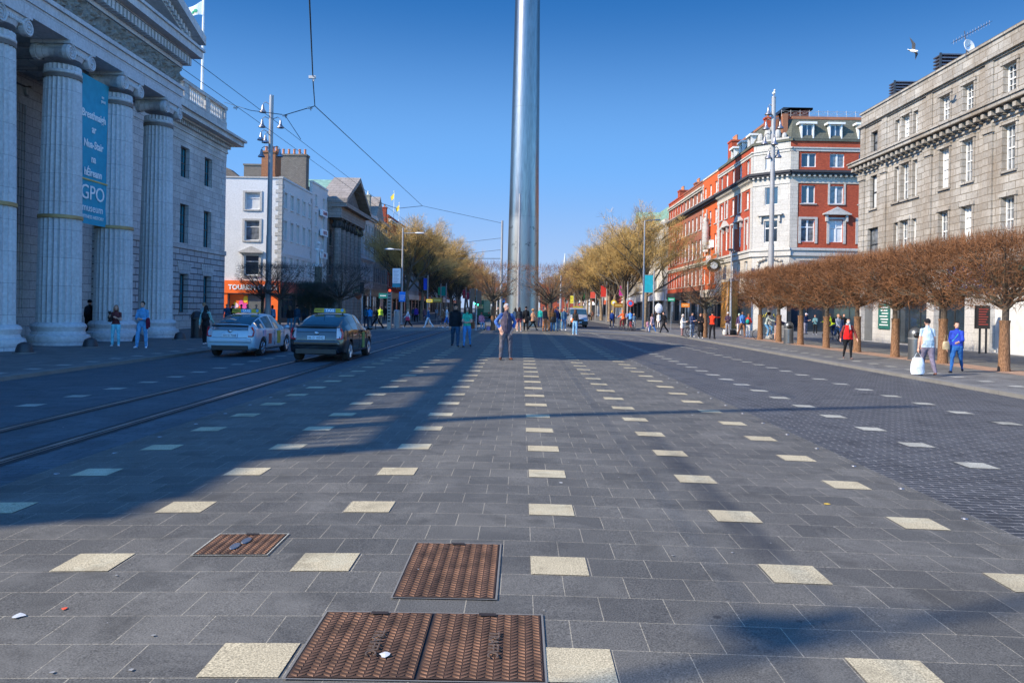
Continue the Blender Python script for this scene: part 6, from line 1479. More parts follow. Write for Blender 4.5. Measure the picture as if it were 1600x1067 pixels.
car_glass = plain('car_glass', (.02, .05, .07), .04, var=.2, spec=1.0); tail_red = plain('tail_red', (.42, .012, .02), .15, spec=.8); tail_clear = plain('tail_clear', (.45, .42, .45), .12, spec=.9)
sign_y = plain('taxi_yellow', (.42, .30, .015), .5); sign_b = plain('taxi_blue', (.07, .25, .45), .4); plate_m = plain('plate_pale', (.55, .62, .68), .4)
def taxi(label, loc, rz, paint, decals, plate, no):
    t, rows = car('h', 'taxi', label, loc, rz, paint, car_glass, windows=((-.42, .20), (.30, 1.16), (1.26, 2.34)))
    hw = [(.69, .70, .76), (.69, .70, .76)]
    # rear: secondary glass, spoiler, plate recess, lights, bumper
    m = MB(); m.add([(-.60, -.833, .93), (.60, -.833, .93), (.60, -.79, 1.045), (-.60, -.79, 1.045), (-.60, -.7, .93), (.60, -.7, .93), (.60, -.7, 1.045), (-.60, -.7, 1.045)], [(0, 1, 2, 3), (0, 4, 5, 1), (3, 2, 6, 7), (0, 3, 7, 4), (1, 5, 6, 2)]); m.build('lower_rear_window', car_glass, t, world=False)
    m = MB(); m.tube([(-.62, -.80, 1.065), (0, -.835, 1.085), (.62, -.80, 1.065)], .028, n=8); m.build('spoiler', black, t, smooth=True, world=False)
    for s in (-1, 1):
        m = MB(); x0, x1 = sorted((s * .60, s * .79)); pts = [(s * .62, -.84, .70), (s * .765, -.80, .70), (s * .80, -.70, .78), (s * .74, -.74, 1.03), (s * .615, -.80, 1.05)]
        m.add(pts + [(x * .97, y + .12, z) for x, y, z in pts], [(0, 1, 2, 3, 4), (9, 8, 7, 6, 5)] + [(i, i + 5, (i + 1) % 5 + 5, (i + 1) % 5) for i in range(5)]); tl_ = m.build('tail_light', tail_clear, t, world=False)
        m = MB(); m.tube([(s * .775, -.80, .72), (s * .79, -.745, .88), (s * .735, -.79, 1.03)], .03, n=6); m.tube([(s * .625, -.85, .715), (s * .775, -.81, .715)], .02, n=6); m.build('red_lens', tail_red, tl_, smooth=True, world=False)
    pb_(t, 'number_plate', plate_m, -.26, .26, -.87, -.80, .69, .80); tt = text_mb(plate, .095, .004); tt.xf(Matrix.Translation((0, -.873, .712))); tt.build('plate_lettering', black, t, world=False)
    m = MB(); m.prism([(-.74, .50), (.74, .50), (.70, .66), (-.70, .66)], 'y', -.90, -.6); bp = m.build('rear_bumper', paint, t, world=False); bv = bp.modifiers.new('bev', 'BEVEL'); bv.width = .05; bv.segments = 3
    pb_(t, 'bumper_skirt', black, -.62, .62, -.86, -.5, .26, .40); pb_(t, 'boot_line', black, -.58, .58, -.852, -.80, .668, .676)
    m = MB(); m.ball((0, -.842, .885), .075, .02, .045, n=16, m=8); m.build('emblem', MATS['alloy'], t, smooth=True, world=False)
    for s in (-1, 1):
        m = MB(); m.ball((s * .98, 2.28, .98), .10, .07, .07, n=12, m=8); m.tube([(s * .84, 2.3, .93), (s * .95, 2.29, .95)], .03, n=6); m.build('wing_mirror', paint, t, smooth=True, world=False)
        m = MB()
        for y in (.95, 1.9): m.tube([(s * .878, y, .80), (s * .885, y + .17, .80)], .016, n=6)
        m.build('door_handles', paint, t, smooth=True, world=False); m = MB()
        for y in (.24, 1.22, 2.3): m.box(*sorted((s * .860, s * .8765)), y, y + .008, .36, .92)
        m.box(*sorted((s * .860, s * .8775)), .42, 2.3, .30, .312); m.build('door_gaps', black, t, world=False)
        m = MB(); m.box(*sorted((s * .55, s * .78)), 3.35, 3.5, .62, .72); m.build('headlight', tail_clear, t, world=False)
    for (y0, y1, z0, z1, c) in decals: pb_(t, 'door_decal', c, .868, .881, y0, y1, z0, z1)
    m = MB(); m.prism([(-.50, 1.50), (.50, 1.50), (.47, 1.635), (-.47, 1.635)], 'y', .62, .78); sg = m.build('roof_sign', sign_y, t, world=False)
    pb_(t, 'sign_centre', sign_b, -.16, .2, .61, .79, 1.507, 1.63, parent=sg); tt = text_mb('TAXI', .125, .004, bold=.004); tt.xf(Matrix.Translation((.02, .606, 1.53))); tt.build('lettering', white_plastic, sg, world=False)
    tt = text_mb(no, .10, .004); tt.xf(Matrix.Translation((-.34, .616, 1.54))); tt.build('licence_number', black, sg, world=False); m = MB(); m.lathe([(.05, 0), (.05, .006)], n=14); m.xf(Matrix.Translation((.42, .618, 1.58)) @ Matrix.Rotation(R(90), 4, 'X')); m.build('badge', sign_b, sg, world=False)
    m = MB(); m.tube([(-.42, .7, 1.44), (-.42, .7, 1.5)], .02); m.tube([(.42, .7, 1.44), (.42, .7, 1.5)], .02); m.tube([(0, .1, 1.36), (0, -.02, 1.45)], .008, n=5); m.build('sign_feet_and_aerial', black, t, world=False)
    return t
dr = plain('decal_red', (.38, .08, .06), .5); dy = plain('decal_yellow', (.38, .35, .05), .5); dg = plain('decal_green', (.14, .26, .07), .5); dl = plain('decal_lilac', (.55, .42, .55), .5)
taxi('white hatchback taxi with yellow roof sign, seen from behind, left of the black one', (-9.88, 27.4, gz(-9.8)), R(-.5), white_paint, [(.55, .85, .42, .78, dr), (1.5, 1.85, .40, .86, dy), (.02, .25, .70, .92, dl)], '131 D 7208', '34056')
taxi('black hatchback taxi with yellow roof sign, seen from behind on the tram track', (-6.2, 24.6, gz(-6.1)), R(-1), dark_paint, [(1.62, 1.92, .35, .86, dg)], '06 D 18342', '34007')
# minibus taxi facing us
t, rows = car('v', 'people_carrier', 'silver people carrier taxi facing the camera beyond the crossing', (5.7, 80.5, gz(5.7)), R(180), plain('van_silver', (.38, .39, .42), .3, .4), car_glass, 3.0, .33, VAN, windows=((-.3, 1.2), (1.3, 2.3), (2.4, 3.1)), rear=None, front=(2.75, 3.45))
for c in list(t.children):
    if c.name.startswith('windscreen'): pass
pb_(t, 'bumper', black, -.85, .85, 4.1, 4.36, .28, .62); pb_(t, 'grille', black, -.45, .45, 4.2, 4.33, .64, .80); pb_(t, 'number_plate', plate_m, -.26, .26, 4.36, 4.38, .45, .56)
for s in (-1, 1): m = MB(); m.ball((s * .62, 4.12, .88), .2, .14, .11); m.build('headlight', tail_clear, t, smooth=True, world=False); m = MB(); m.ball((s * 1.05, 3.1, 1.2), .1, .08, .13); m.build('wing_mirror', black, t, smooth=True, world=False)
m = MB(); m.box(-.5, .5, 1.9, 2.05, 1.9, 2.06); m.build('roof_sign', sign_y, t, world=False)
# green and yellow double decker behind the left traffic lights
bx_, by_ = -6.3, 128; z = gz(bx_); t = thing('double_decker_bus', (bx_, by_, z), 'green and yellow double decker bus behind the median traffic light', 'bus'); bg_ = plain('bus_green', (.01, .12, .05), .4); byl = plain('bus_yellow', (.33, .37, .18), .4)
m = MB(); m.box(-1.27, 1.27, 0, 10.8, .35, 4.35); b = m.build('body', bg_, t, world=False); bv = b.modifiers.new('bev', 'BEVEL'); bv.width = .18; bv.segments = 3
pb_(t, 'yellow_panel', byl, .2, 1.2, -.02, 0.0, 1.0, 3.7); pb_(t, 'rear_window', glass, -1.1, 1.1, -.03, .0, 3.0, 3.9); pb_(t, 'lower_window', glass, -1.1, .1, -.03, 0, 1.6, 2.3)
for s in (-1, 1): pb_(t, 'side_window', glass, *sorted((s * 1.26, s * 1.285)), .5, 10.2, 3.0, 3.9); pb_(t, 'side_window', glass, *sorted((s * 1.26, s * 1.285)), .5, 10.2, 1.5, 2.4); pb_(t, 'tail_light', tail_red, *sorted((s * .95, s * 1.15)), -.04, 0, .8, 1.1)
for y in (2.3, 8.6):
    for s in (-1, 1): m = MB(); m.tube([(s * .95, y, .5), (s * 1.25, y, .5)], .5, n=20); m.build('wheel', MATS['tyre'], t, world=False)
# blue glazed kiosk roof right of the bus
a = atY(785, 470, 92); t = thing('shelter', (a.x, 92, gz(a.x)), 'small glazed tram shelter with bright blue panel just left of the spire', 'shelter'); m = MB(); m.box(a.x - 1.1, a.x + .3, 92, 93.2, 2.3, 2.75); m.build('blue_roof', plain('shelter_blue', (.02, .25, .6), .4), t); m = MB(); m.box(a.x - 1., a.x + .2, 93.1, 93.14, .1, 2.3); m.build('glazing', plain('shelter_glass', (.03, .08, .09), .1), t); m = MB()
for x in (-1.0, .2): m.box(a.x + x - .05, a.x + x + .05, 92.1, 92.2, gz(0) - .1, 2.3)
m.build('posts', frame_d, t)
# ---------------------------------------------------------------- bicycles
def bicycle(x, y, rz, label, col=(.03, .03, .035)):
    t = thing('bicycle', (x, y, gz(x)), label, 'bicycle', 'bicycles in the street', rz); fm = cloth(col, .4); r = .33
    for yy in (-.52, .52):
        m = MB()
        for k in range(28): a, b = k * 6.283 / 28, (k + 1) * 6.283 / 28; m.tube([(0, yy + r * math.cos(a), r + r * math.sin(a)), (0, yy + r * math.cos(b), r + r * math.sin(b))], .022, n=5, cap=False)
        w = m.build('wheel', MATS['tyre'], t, world=False); m = MB()
        for k in range(14): a = k * 6.283 / 14; m.tube([(0, yy, r), (0, yy + r * math.cos(a), r + r * math.sin(a))], .004, n=3, cap=False)
        m.build('spokes', steel, w, world=False)
    m = MB(); P = {'bb': (0, .02, .30), 'seat': (0, .20, .78), 'head': (0, -.38, .80), 'rear': (0, .52, .33), 'front': (0, -.52, .33)}
    for a, b in (('bb', 'seat'), ('bb', 'head'), ('seat', 'head'), ('bb', 'rear'), ('seat', 'rear'), ('head', 'front')): m.tube([P[a], P[b]], .018, n=6)
    m.build('frame', fm, t, world=False); m = MB(); m.tube([(0, -.38, .80), (0, -.36, .98)], .014, n=5); m.tube([(-.26, -.28, 1.0), (-.1, -.38, 1.0), (.1, -.38, 1.0), (.26, -.28, 1.0)], .013, n=5); m.build('handlebar', black, t, world=False)
    m = MB(); m.tube([(0, .20, .78), (0, .22, .9)], .014, n=5); m.ball((0, .24, .93), .07, .13, .035); m.build('saddle', black, t, world=False); m = MB(); m.lathe([(.09, 0), (.09, .012)], n=14); m.xf(Matrix.Translation((.03, .02, .3)) @ Matrix.Rotation(R(90), 4, 'Y')); m.tube([(.05, .02, .3), (.05, .02, .14)], .01); m.tube([(-.05, .02, .3), (-.05, .02, .46)], .01); m.build('crank', steel, t, world=False); return t
# ---------------------------------------------------------------- people: one continuous remeshed body each, painted by region
def fk(H, pose):
    g = lambda k, d=0: pose.get(k, d)
    S = {}; lean = R(g('lean'))
    pel = Vector((0, 0, 0)); up = Vector((0, -math.sin(lean), math.cos(lean))); fw = Vector((0, -math.cos(lean), -math.sin(lean)))
    S['pel'] = pel; S['waist'] = pel + up * .09 * H; S['chest'] = pel + up * .20 * H; S['shl'] = pel + up * .285 * H; S['neck'] = pel + up * .315 * H
    hd = R(g('head')); tw = R(g('turn'))
    S['head'] = S['neck'] + (up * .085 + fw * (.01 + .05 * math.sin(hd))) * H
    S['hf'] = (fw * math.cos(hd) - up * math.sin(hd)); S['hf'] = Matrix.Rotation(tw, 3, 'Z') @ S['hf']; S['hu'] = (up * math.cos(hd) + fw * math.sin(hd))
    for s, n in ((1, 'L'), (-1, 'R')):
        sh = S['shl'] + Vector((s * .096 * H, 0, -.022 * H)); sw = R(g('arm' + n, 3)) + lean * .3; ab = R(g('ab' + n, 7)); fl = R(g('el' + n, 12)); inn = R(g('in' + n, 0))
        d = Vector((s * math.sin(ab), -math.sin(sw) * math.cos(ab), -math.cos(sw) * math.cos(ab))); el = sh + d * .172 * H
        a2 = sw + fl; d2 = Vector((s * math.sin(ab) * .6 - s * math.sin(inn), -math.sin(a2) * math.cos(inn), -math.cos(a2) * math.cos(inn) if True else 0)).normalized(); wr_ = el + d2 * .15 * H
        S['sh' + n], S['el' + n], S['wr' + n], S['ha' + n] = sh, el, wr_, wr_ + d2 * .055 * H; S['hd' + n] = d2
        hp = pel + Vector((s * .052 * H, 0, -.01 * H)); th = R(g('leg' + n, 0)); kn = R(g('kn' + n, 3)); la = R(g('la' + n, 2))
        d = Vector((s * math.sin(la), -math.sin(th), -math.cos(th))).normalized(); k = hp + d * .245 * H; a = th - kn; d2 = Vector((s * math.sin(la) * .5, -math.sin(a), -math.cos(a))).normalized(); an = k + d2 * .245 * H
        fa = R(g('ft' + n, 0)); S['hp' + n], S['kn' + n], S['an' + n] = hp, k, an; S['to' + n] = an + Vector((s * .02 * H, -.085 * H * math.cos(fa), -.025 * H - .085 * H * math.sin(fa))); S['he' + n] = an + Vector((0, .022 * H, -.028 * H))
    lo = min(min(S['to' + n].z - .013 * H, S['he' + n].z - .013 * H) for n in 'LR')
    dz = -lo + g('lift', 0)
    for k in S:
        if k not in ('hf', 'hu', 'hdL', 'hdR'): S[k] = S[k] + Vector((0, 0, dz))
    return S
def etube(m, pts, rads, n=14, flat=1.0):
    """tube with rounded ends; rads may be (rx, ry) across world x and the other way"""
    pts = [Vector(p) for p in pts]; P = []; Q = []
    for i, p in enumerate(pts): P.append(p); Q.append(rads[i] if isinstance(rads[i], tuple) else (rads[i], rads[i]))
    d0 = (P[0] - P[1]).normalized(); d1 = (P[-1] - P[-2]).normalized()
    a0, b0 = Q[0]; a1, b1 = Q[-1]
    PP = [P[0] + d0 * min(a0, b0) * .9, P[0] + d0 * min(a0, b0) * .6] + P + [P[-1] + d1 * min(a1, b1) * .6, P[-1] + d1 * min(a1, b1) * .9]
    QQ = [(a0 * .4, b0 * .4), (a0 * .8, b0 * .8)] + Q + [(a1 * .8, b1 * .8), (a1 * .4, b1 * .4)]
    vs = []; fs = []
    for i, p in enumerate(PP):
        d = (PP[min(i + 1, len(PP) - 1)] - PP[max(i - 1, 0)]).normalized(); x = Vector((1, 0, 0)); 
        if abs(d.x) > .85: x = Vector((0, 1, 0))
        x = (x - d * x.dot(d)).normalized(); y = d.cross(x)
        for k in range(n): t = 6.28318 * k / n; vs.append(p + x * math.cos(t) * QQ[i][0] + y * math.sin(t) * QQ[i][1])
    for i in range(len(PP) - 1):
        for k in range(n): k2 = (k + 1) % n; fs.append((i * n + k, i * n + k2, (i + 1) * n + k2, (i + 1) * n + k))
    fs.append(tuple(range(n))[::-1]); fs.append(tuple((len(PP) - 1) * n + k for k in range(n)))
    m.add(vs, fs)
def seg_d(p, a, b):
    ab = b - a; t = max(0, min(1, (p - a).dot(ab) / max(1e-9, ab.length_squared))); return (p - (a + ab * t)).length, t
WALK = dict(legL=22, knL=8, legR=-16, knR=18, armL=-22, elL=20, armR=22, elR=28, ftR=12)
WALK2 = dict(legL=-18, knL=20, legR=24, knR=8, armL=24, elL=30, armR=-20, elR=15, ftL=14)
STAND = dict(laL=3, laR=4)
PHONE = dict(armL=18, elL=85, inL=25, armR=15, elR=80, inR=22, head=18, laL=3)
SIT = dict(legL=80, knL=80, legR=78, knR=82, armL=15, elL=50, armR=15, elR=50, lean=4, head=10)
RIDE = dict(legL=62, knL=70, legR=30, knR=42, armL=48, elL=20, armR=48, elR=20, lean=28, head=-18, lift=.18)
def person(loc, face, H, label, top, bottom, shoe=(.03, .03, .03), hair=((.06, .04, .03), 'short'), pose=STAND, sleeve='long', legs='trousers', bulk=0., skin=None, coat=0., collar=None, vest=None, mask=False, near=False, hem=None, scarf=None, group='pedestrians in the street'):
    face = R(face); S = fk(H, pose); h = H; skin = skin or pink_skin
    m = MB(); bk = bulk
    fat = 1 + bk * .6
    up = (S['neck'] - S['pel']).normalized()
    etube(m, [S['pel'] - up * .035 * h, S['pel'] + up * .02 * h, S['waist'], S['chest'], S['shl'] - up * .01 * h], [((.082 + bk * .02) * h * fat, .062 * h * fat), ((.090 + bk * .02) * h * fat, .066 * h * fat), ((.078 + bk * .04) * h * fat, (.056 + bk * .05) * h * fat), ((.094 + bk * .02) * h, (.064 + bk * .02) * h), ((.060 + bk * .02) * h, (.044 + bk * .01) * h)], 20)
    etube(m, [S['shL'] - Vector((.006 * h, 0, -.002 * h)), S['shl'] - Vector((0, 0, .004 * h)), S['shR'] + Vector((.006 * h, 0, .002 * h))], [(.025 * h, .028 * h), (.038 * h, .038 * h), (.025 * h, .028 * h)], 12)
    etube(m, [S['shl'], S['neck'], S['head'] - S['hu'] * .02 * h], [.038 * h, .031 * h, .031 * h], 12)
    Hm = Matrix.Translation(S['head']) @ Matrix([list(v) for v in zip(*(S['hu'].cross(S['hf']).normalized(), -S['hf'], S['hu']))]).to_4x4()
    hb = MB(); hb.ball((0, .004 * h, .008 * h), .044 * h, .054 * h, .058 * h, 16, 12); hb.ball((0, -.012 * h, -.026 * h), .033 * h, .040 * h, .034 * h, 12, 8); hb.ball((0, -.030 * h, -.045 * h), .016 * h, .016 * h, .012 * h, 8, 6)
    hb.add([(-.008 * h, -.048 * h, -.018 * h), (.008 * h, -.048 * h, -.018 * h), (0, -.046 * h, .014 * h), (0, -.066 * h, -.014 * h)], [(0, 1, 3), (1, 2, 3), (2, 0, 3), (0, 2, 1)])
    for s in (-1, 1): hb.ball((s * .045 * h, .006 * h, -.006 * h), .007 * h, .012 * h, .018 * h, 8, 6)
    m.join(hb, Hm)
    slv = .006 * h if sleeve == 'long' else .0; bks = bk * .01 * h
    trs = .006 * h if legs in ('trousers',) else 0
    for n, s in (('L', 1), ('R', -1)):
        etube(m, [S['sh' + n], S['sh' + n].lerp(S['el' + n], .5), S['el' + n]], [.029 * h + bks * .6 + slv * .5, .027 * h + bks * .6 + slv * .5, .022 * h + slv + bks * .5], 12)
        etube(m, [S['el' + n], S['el' + n].lerp(S['wr' + n], .35), S['wr' + n]], [.023 * h + slv + bks * .5, .024 * h + slv + bks * .5, .016 * h + slv], 12)
        d = S['hd' + n]; side = Vector((s, 0, 0)); w = d.cross(side); w = w.normalized() if w.length > .1 else Vector((0, 1, 0)); pal = d.cross(w).normalized()
        etube(m, [S['wr' + n], S['wr' + n] + d * .03 * h, S['wr' + n] + d * .050 * h], [.014 * h, .019 * h, .018 * h], 10)
        if near:
            for k in range(4):
                b = S['wr' + n] + d * .052 * h + w * (k - 1.5) * .0112 * h; l = (.036, .044, .041, .030)[k] * h; e1 = b + (d * .85 - side * .25).normalized() * l * .55; e2 = e1 + (d * .6 - side * .6).normalized() * l * .45
                etube(m, [b - d * .012 * h, e1, e2], [.0062 * h, .0058 * h, .005 * h], 8)
            b = S['wr' + n] + d * .018 * h + w * -.012 * h; etube(m, [b, b - w * .018 * h + d * .014 * h, b - w * .02 * h + d * .032 * h], [.0075 * h, .0065 * h, .0055 * h], 8)
        else: etube(m, [S['wr' + n] + d * .045 * h, S['wr' + n] + d * .08 * h], [(.016 * h, .011 * h), (.010 * h, .008 * h)], 8)
        etube(m, [S['hp' + n], S['hp' + n].lerp(S['kn' + n], .4), S['kn' + n]], [.052 * h * fat + trs * .3, .048 * h * fat + trs * .5, .034 * h * (1 + bk * .2) + trs], 14)
        etube(m, [S['kn' + n], S['kn' + n].lerp(S['an' + n], .32), S['an' + n]], [.033 * h * (1 + bk * .2) + trs, .033 * h + trs * 1.2, .021 * h + trs * 1.5], 14)
        etube(m, [S['he' + n], S['an' + n].lerp(S['to' + n], .45) - Vector((0, 0, .006 * h)), S['to' + n]], [.020 * h, (.023 * h, .021 * h), (.021 * h, .013 * h)], 12)
    hem_z = None
    if coat:
        zt = S['waist']; zb = S['pel'] - Vector((0, 0, coat * h)); kx = abs(S['knL'].y - S['knR'].y) * min(1, coat / .25)
        etube(m, [zt, S['pel'], zb + Vector((0, (S['knL'].y + S['knR'].y) * .25, 0))], [((.08 + bk * .04) * h, .064 * h), ((.105 + bk * .03) * h, .085 * h), ((.118 + bk * .03) * h, .095 * h + kx * .45)], 22)
    me = m.mesh('body', [skin]); ob = bpy.data.objects.new('body_tmp', me); COL.objects.link(ob)
    md = ob.modifiers.new('r', 'REMESH'); md.mode = 'VOXEL'; md.voxel_size = .0095 if near else max(.016, .016); md.use_smooth_shade = True
    sm = ob.modifiers.new('s', 'SMOOTH'); sm.factor = .5; sm.iterations = 1 if near else 2
    bpy.context.view_layer.update()
    me2 = bpy.data.meshes.new_from_object(ob.evaluated_get(bpy.context.evaluated_depsgraph_get())); bpy.data.objects.remove(ob); bpy.data.meshes.remove(me)
    T, B_, Sh = cloth(top), cloth(bottom), cloth(shoe, .5); V = cloth(vest) if vest else T; Co = cloth(collar) if collar else T
    hc0 = S['head']; bone_h = [S['wrL'] + S['hdL'] * .04 * h, S['wrR'] + S['hdR'] * .04 * h]; amp = .011 if near else .006
    nv_ = len(me2.vertices); fc = [0.] * (3 * nv_); fn = [0.] * (3 * nv_); me2.vertices.foreach_get('co', fc); me2.vertex_normals.foreach_get('vector', fn)
    for i in range(nv_):
        c = Vector(fc[3 * i:3 * i + 3]); k = min(1., max(0., ((c - hc0).length - .085 * h) / (.03 * h)))
        for b in bone_h: k = min(k, max(0., ((c - b).length - .06 * h) / (.03 * h)))
        if k > 0: fc[3 * i:3 * i + 3] = c + Vector(fn[3 * i:3 * i + 3]) * amp * k * (noise.noise(Vector((c.x * 11, c.y * 11, c.z * 5.5 + H * 7))) + .6 * noise.noise(Vector((c.x * 22, c.y * 22, c.z * 14))) - .1)
    me2.vertices.foreach_set('co', fc)
    me2.materials.clear()
    for x in (T, B_, skin, Sh, V, Co, MATS['eye_dark'] if 'eye_dark' in MATS else plain('eye_dark', (.02, .015, .012), .3), MATS['lips'] if 'lips' in MATS else plain('lips', (.35, .12, .1), .5), cloth((.75, .78, .8))): me2.materials.append(x)
    bones = [('tor', S['pel'] - up * .03 * h, S['shl'], .07), ('neck', S['shl'] + up * .035 * h, S['head'] - S['hu'] * .05 * h, .03), ('head', S['head'] - S['hu'] * .03 * h, S['head'] + S['hu'] * .02 * h, .045)]
    for n in 'LR':
        bones += [('ua', S['sh' + n], S['el' + n], .030), ('fa', S['el' + n], S['wr' + n], .022), ('ha', S['wr' + n] + S['hd' + n] * .012 * h, S['wr' + n] + S['hd' + n] * .1 * h, .02), ('th', S['hp' + n], S['kn' + n], .045), ('sk', S['kn' + n], S['an' + n], .03), ('ft', S['he' + n], S['to' + n], .022)]
    Hi = Hm.inverted(); idx = []
    cz = (S['pel'].z - coat * h) if coat else None
    for p in me2.polygons:
        c = Vector(p.center); best = None
        for bn_, a, b, r in bones:
            d, t = seg_d(c, a, b); d -= r * h
            if best is None or d < best[0]: best = (d, bn_, t)
        _, k, t = best; mi = 0
        tors = k == 'tor'
        if k in ('head', 'neck'): 
            mi = 2
            if k == 'head':
                q = Hi @ c / h
                if q.y < -.035 and abs(q.z - .008) < .0055 and .010 < abs(q.x) < .023: mi = 6
                if q.y < -.035 and abs(q.z + .034) < .0035 and abs(q.x) < .013: mi = 7
                if mask and q.y < -.012 and -.05 < q.z < -.008: mi = 8
            elif t < .25 and collar: mi = 5
        elif k == 'ha': mi = 2
        elif k == 'ua': mi = 0 if (sleeve != 'none' and not (sleeve == 'short' and t > .62)) else 2
        elif k == 'fa': mi = 0 if sleeve == 'long' and t < .96 else 2
        elif k == 'ft': mi = 3
        elif k == 'sk': mi = 1 if legs in ('trousers', 'leggings') or (legs == 'shorts' and t < .05) or legs == 'bare_tights' else 2
        elif k == 'th': mi = 1 if legs != 'skirt' else (1 if t < .7 else 2)
        if k in ('tor', 'th') and k != 'ha':
            sv = (c - S['pel']).dot(up) / h; hh = hem if hem is not None else .08; hs_ = -.03 + (.315 * hh if hh >= 0 else .4 * hh)
            if sv > hs_: mi = 4 if vest else 0
            elif tors: mi = 1
        if coat and mi in (1, 2) and k in ('th', 'sk', 'tor') and c.z > cz - .01: mi = 4 if vest else 0
        idx.append(mi)
    me2.polygons.foreach_set('material_index', idx); me2.polygons.foreach_set('use_smooth', [True] * len(idx))
    me2.name = 'person'; o = bpy.data.objects.new('person', me2); COL.objects.link(o); o.location = loc; o.rotation_euler = (0, 0, face); tag(o, label, 'person', group)
    # hair / hats as children
    hc, st = hair; hm = MB(); c_ = cloth(hc)
    if st != 'bald':
        z0 = -.012 if st in ('short', 'cap', 'beanie') else -.03
        cap = MB(); cap.ball((0, .008 * h, .014 * h), .050 * h, .058 * h, .056 * h, 16, 12)
        cap.v = [(x, y, z) if not (y < -.018 * h and z < (.034 if st not in ('beanie', 'cap', 'hood') else .026) * h) else (x * .85, y + .030 * h, z + .004 * h) for x, y, z in cap.v]
        cap.v = [(x, y, max(z, z0 * h)) for x, y, z in cap.v]
        hm.join(cap)
        if st == 'long': e = MB(); etube(e, [(0, .030 * h, .02 * h), (0, .045 * h, -.05 * h), (0, .045 * h, -.125 * h)], [(.046 * h, .028 * h), (.050 * h, .028 * h), (.038 * h, .018 * h)], 12); hm.join(e)
        if st == 'long':
            for sx_ in (-1, 1): e = MB(); etube(e, [(sx_ * .036 * h, .002 * h, .02 * h), (sx_ * .047 * h, .002 * h, -.04 * h), (sx_ * .050 * h, -.022 * h, -.115 * h)], [(.014 * h, .026 * h), (.014 * h, .022 * h), (.012 * h, .012 * h)], 8); hm.join(e)
        if st == 'bob' : e = MB(); etube(e, [(0, .022 * h, .02 * h), (0, .028 * h, -.045 * h)], [(.052 * h, .036 * h), (.054 * h, .034 * h)], 12); hm.join(e)
        if st == 'bun': hm.ball((0, .05 * h, .04 * h), .02 * h)
        if st == 'pony': e = MB(); etube(e, [(0, .055 * h, .02 * h), (0, .07 * h, -.03 * h), (0, .06 * h, -.09 * h)], [.016 * h, .018 * h, .008 * h], 8); hm.join(e)
        if st == 'afro': hm.ball((0, .012 * h, .03 * h), .078 * h, .075 * h, .062 * h, 14, 9)
        if st == 'cap': hm.box(-.036 * h, .036 * h, -.095 * h, -.04 * h, .030 * h, .037 * h)
        if st == 'helmet': hm.ball((0, .005 * h, .035 * h), .062 * h, .075 * h, .045 * h, 14, 8)
        hm.xf(Hm); hm.build({'cap': 'cap', 'beanie': 'beanie', 'hood': 'hood', 'helmet': 'helmet'}.get(st, 'hair'), c_, o, smooth=True, world=False)
    if scarf:
        e = MB(); 
        for k in range(3): e.tube([S['neck'] + Vector((.045 * h * math.cos(a * .524), .045 * h * math.sin(a * .524), (.004 + .012 * k - .01) * h)) for a in range(13)], .014 * h, n=6)
        e.tube([S['neck'] + Vector((.02 * h, -.05 * h, 0)), S['chest'] + Vector((.03 * h, -.085 * h, -.01 * h))], [.018 * h, .016 * h], n=6); e.build('scarf', cloth(scarf), o, smooth=True, world=False)
    if near and vest:      # zip and pockets, collar
        e = MB(); a, b = S['shl'] + Vector((0, -.055 * h, 0)), S['pel'] + Vector((0, -.078 * h, 0)); e.tube([a, S['chest'] + Vector((0, -.078 * h - bk * .02 * h, 0)), S['waist'] + Vector((0, -.07 * h * fat, 0)), b], .005 * h, n=5); e.build('zip', black, o, world=False)
    return o, S
def P(px, py, H, face, label, top, bottom, **k):
    X, Y, Z = gp(px, py); return person((X, Y, Z), face, H, label, top, bottom, **k) + ((X, Y, Z),)
def hold(o, S, key, off=(0, 0, 0)):
    """world position of a joint of a person"""
    return Matrix.Translation(o.location) @ Matrix.Rotation(o.rotation_euler.z, 4, 'Z') @ (S[key] + Vector(off))
def backpack(o, S, H, col, label, low=0.0):
    t = bpy.data.objects.new('backpack', None); COL.objects.link(t); t.location = o.location; t.rotation_euler = o.rotation_euler; tag(t, label, 'bag')
    m = MB(); c = S['chest'] + Vector((0, .085 * H, -.01 * H - low)); m.ball(c, .085 * H, .05 * H, .115 * H, 14, 10); m.ball(c + Vector((0, .035 * H, -.03 * H)), .06 * H, .03 * H, .05 * H, 10, 8); m.build('pack', cloth(col), t, smooth=True, world=False)
    m = MB()
    for s in (-1, 1): m.tube([c + Vector((s * .05 * H, -.02 * H, .09 * H)), S['shl'] + Vector((s * .06 * H, 0, .04 * H)), S['chest'] + Vector((s * .07 * H, -.078 * H, .02 * H)), S['waist'] + Vector((s * .085 * H, -.01 * H, 0))], .008 * H, n=5)
    m.build('straps', cloth(tuple(x * .6 for x in col)), t, world=False); return t
def bag(pos, w, d, h, col, label, name='bag', handle=.25, to=None, rz=0):
    t = bpy.data.objects.new(name, None); COL.objects.link(t); t.location = pos; t.rotation_euler = (0, 0, rz); tag(t, label, 'bag')
    m = MB(); m.lathe([(.45, 0), (.52, .15), (.5, .6), (.38, .95), (.3, 1.0)], n=12); m.v = [(x * w, y * d, z * h) for x, y, z in m.v]; m.build('sack', cloth(col, .5), t, smooth=True, world=False)
    m = MB(); m.tube([(-w * .3, 0, h * .93), (-w * .1, 0, h + handle), (w * .1, 0, h + handle), (w * .3, 0, h * .93)], .008, n=5); m.build('handle', cloth(tuple(x * .7 for x in col)), t, world=False); return t
navy = (.015, .03, .10); jean = (.05, .13, .28); blk = (.012, .012, .014); gry = (.12, .12, .13)
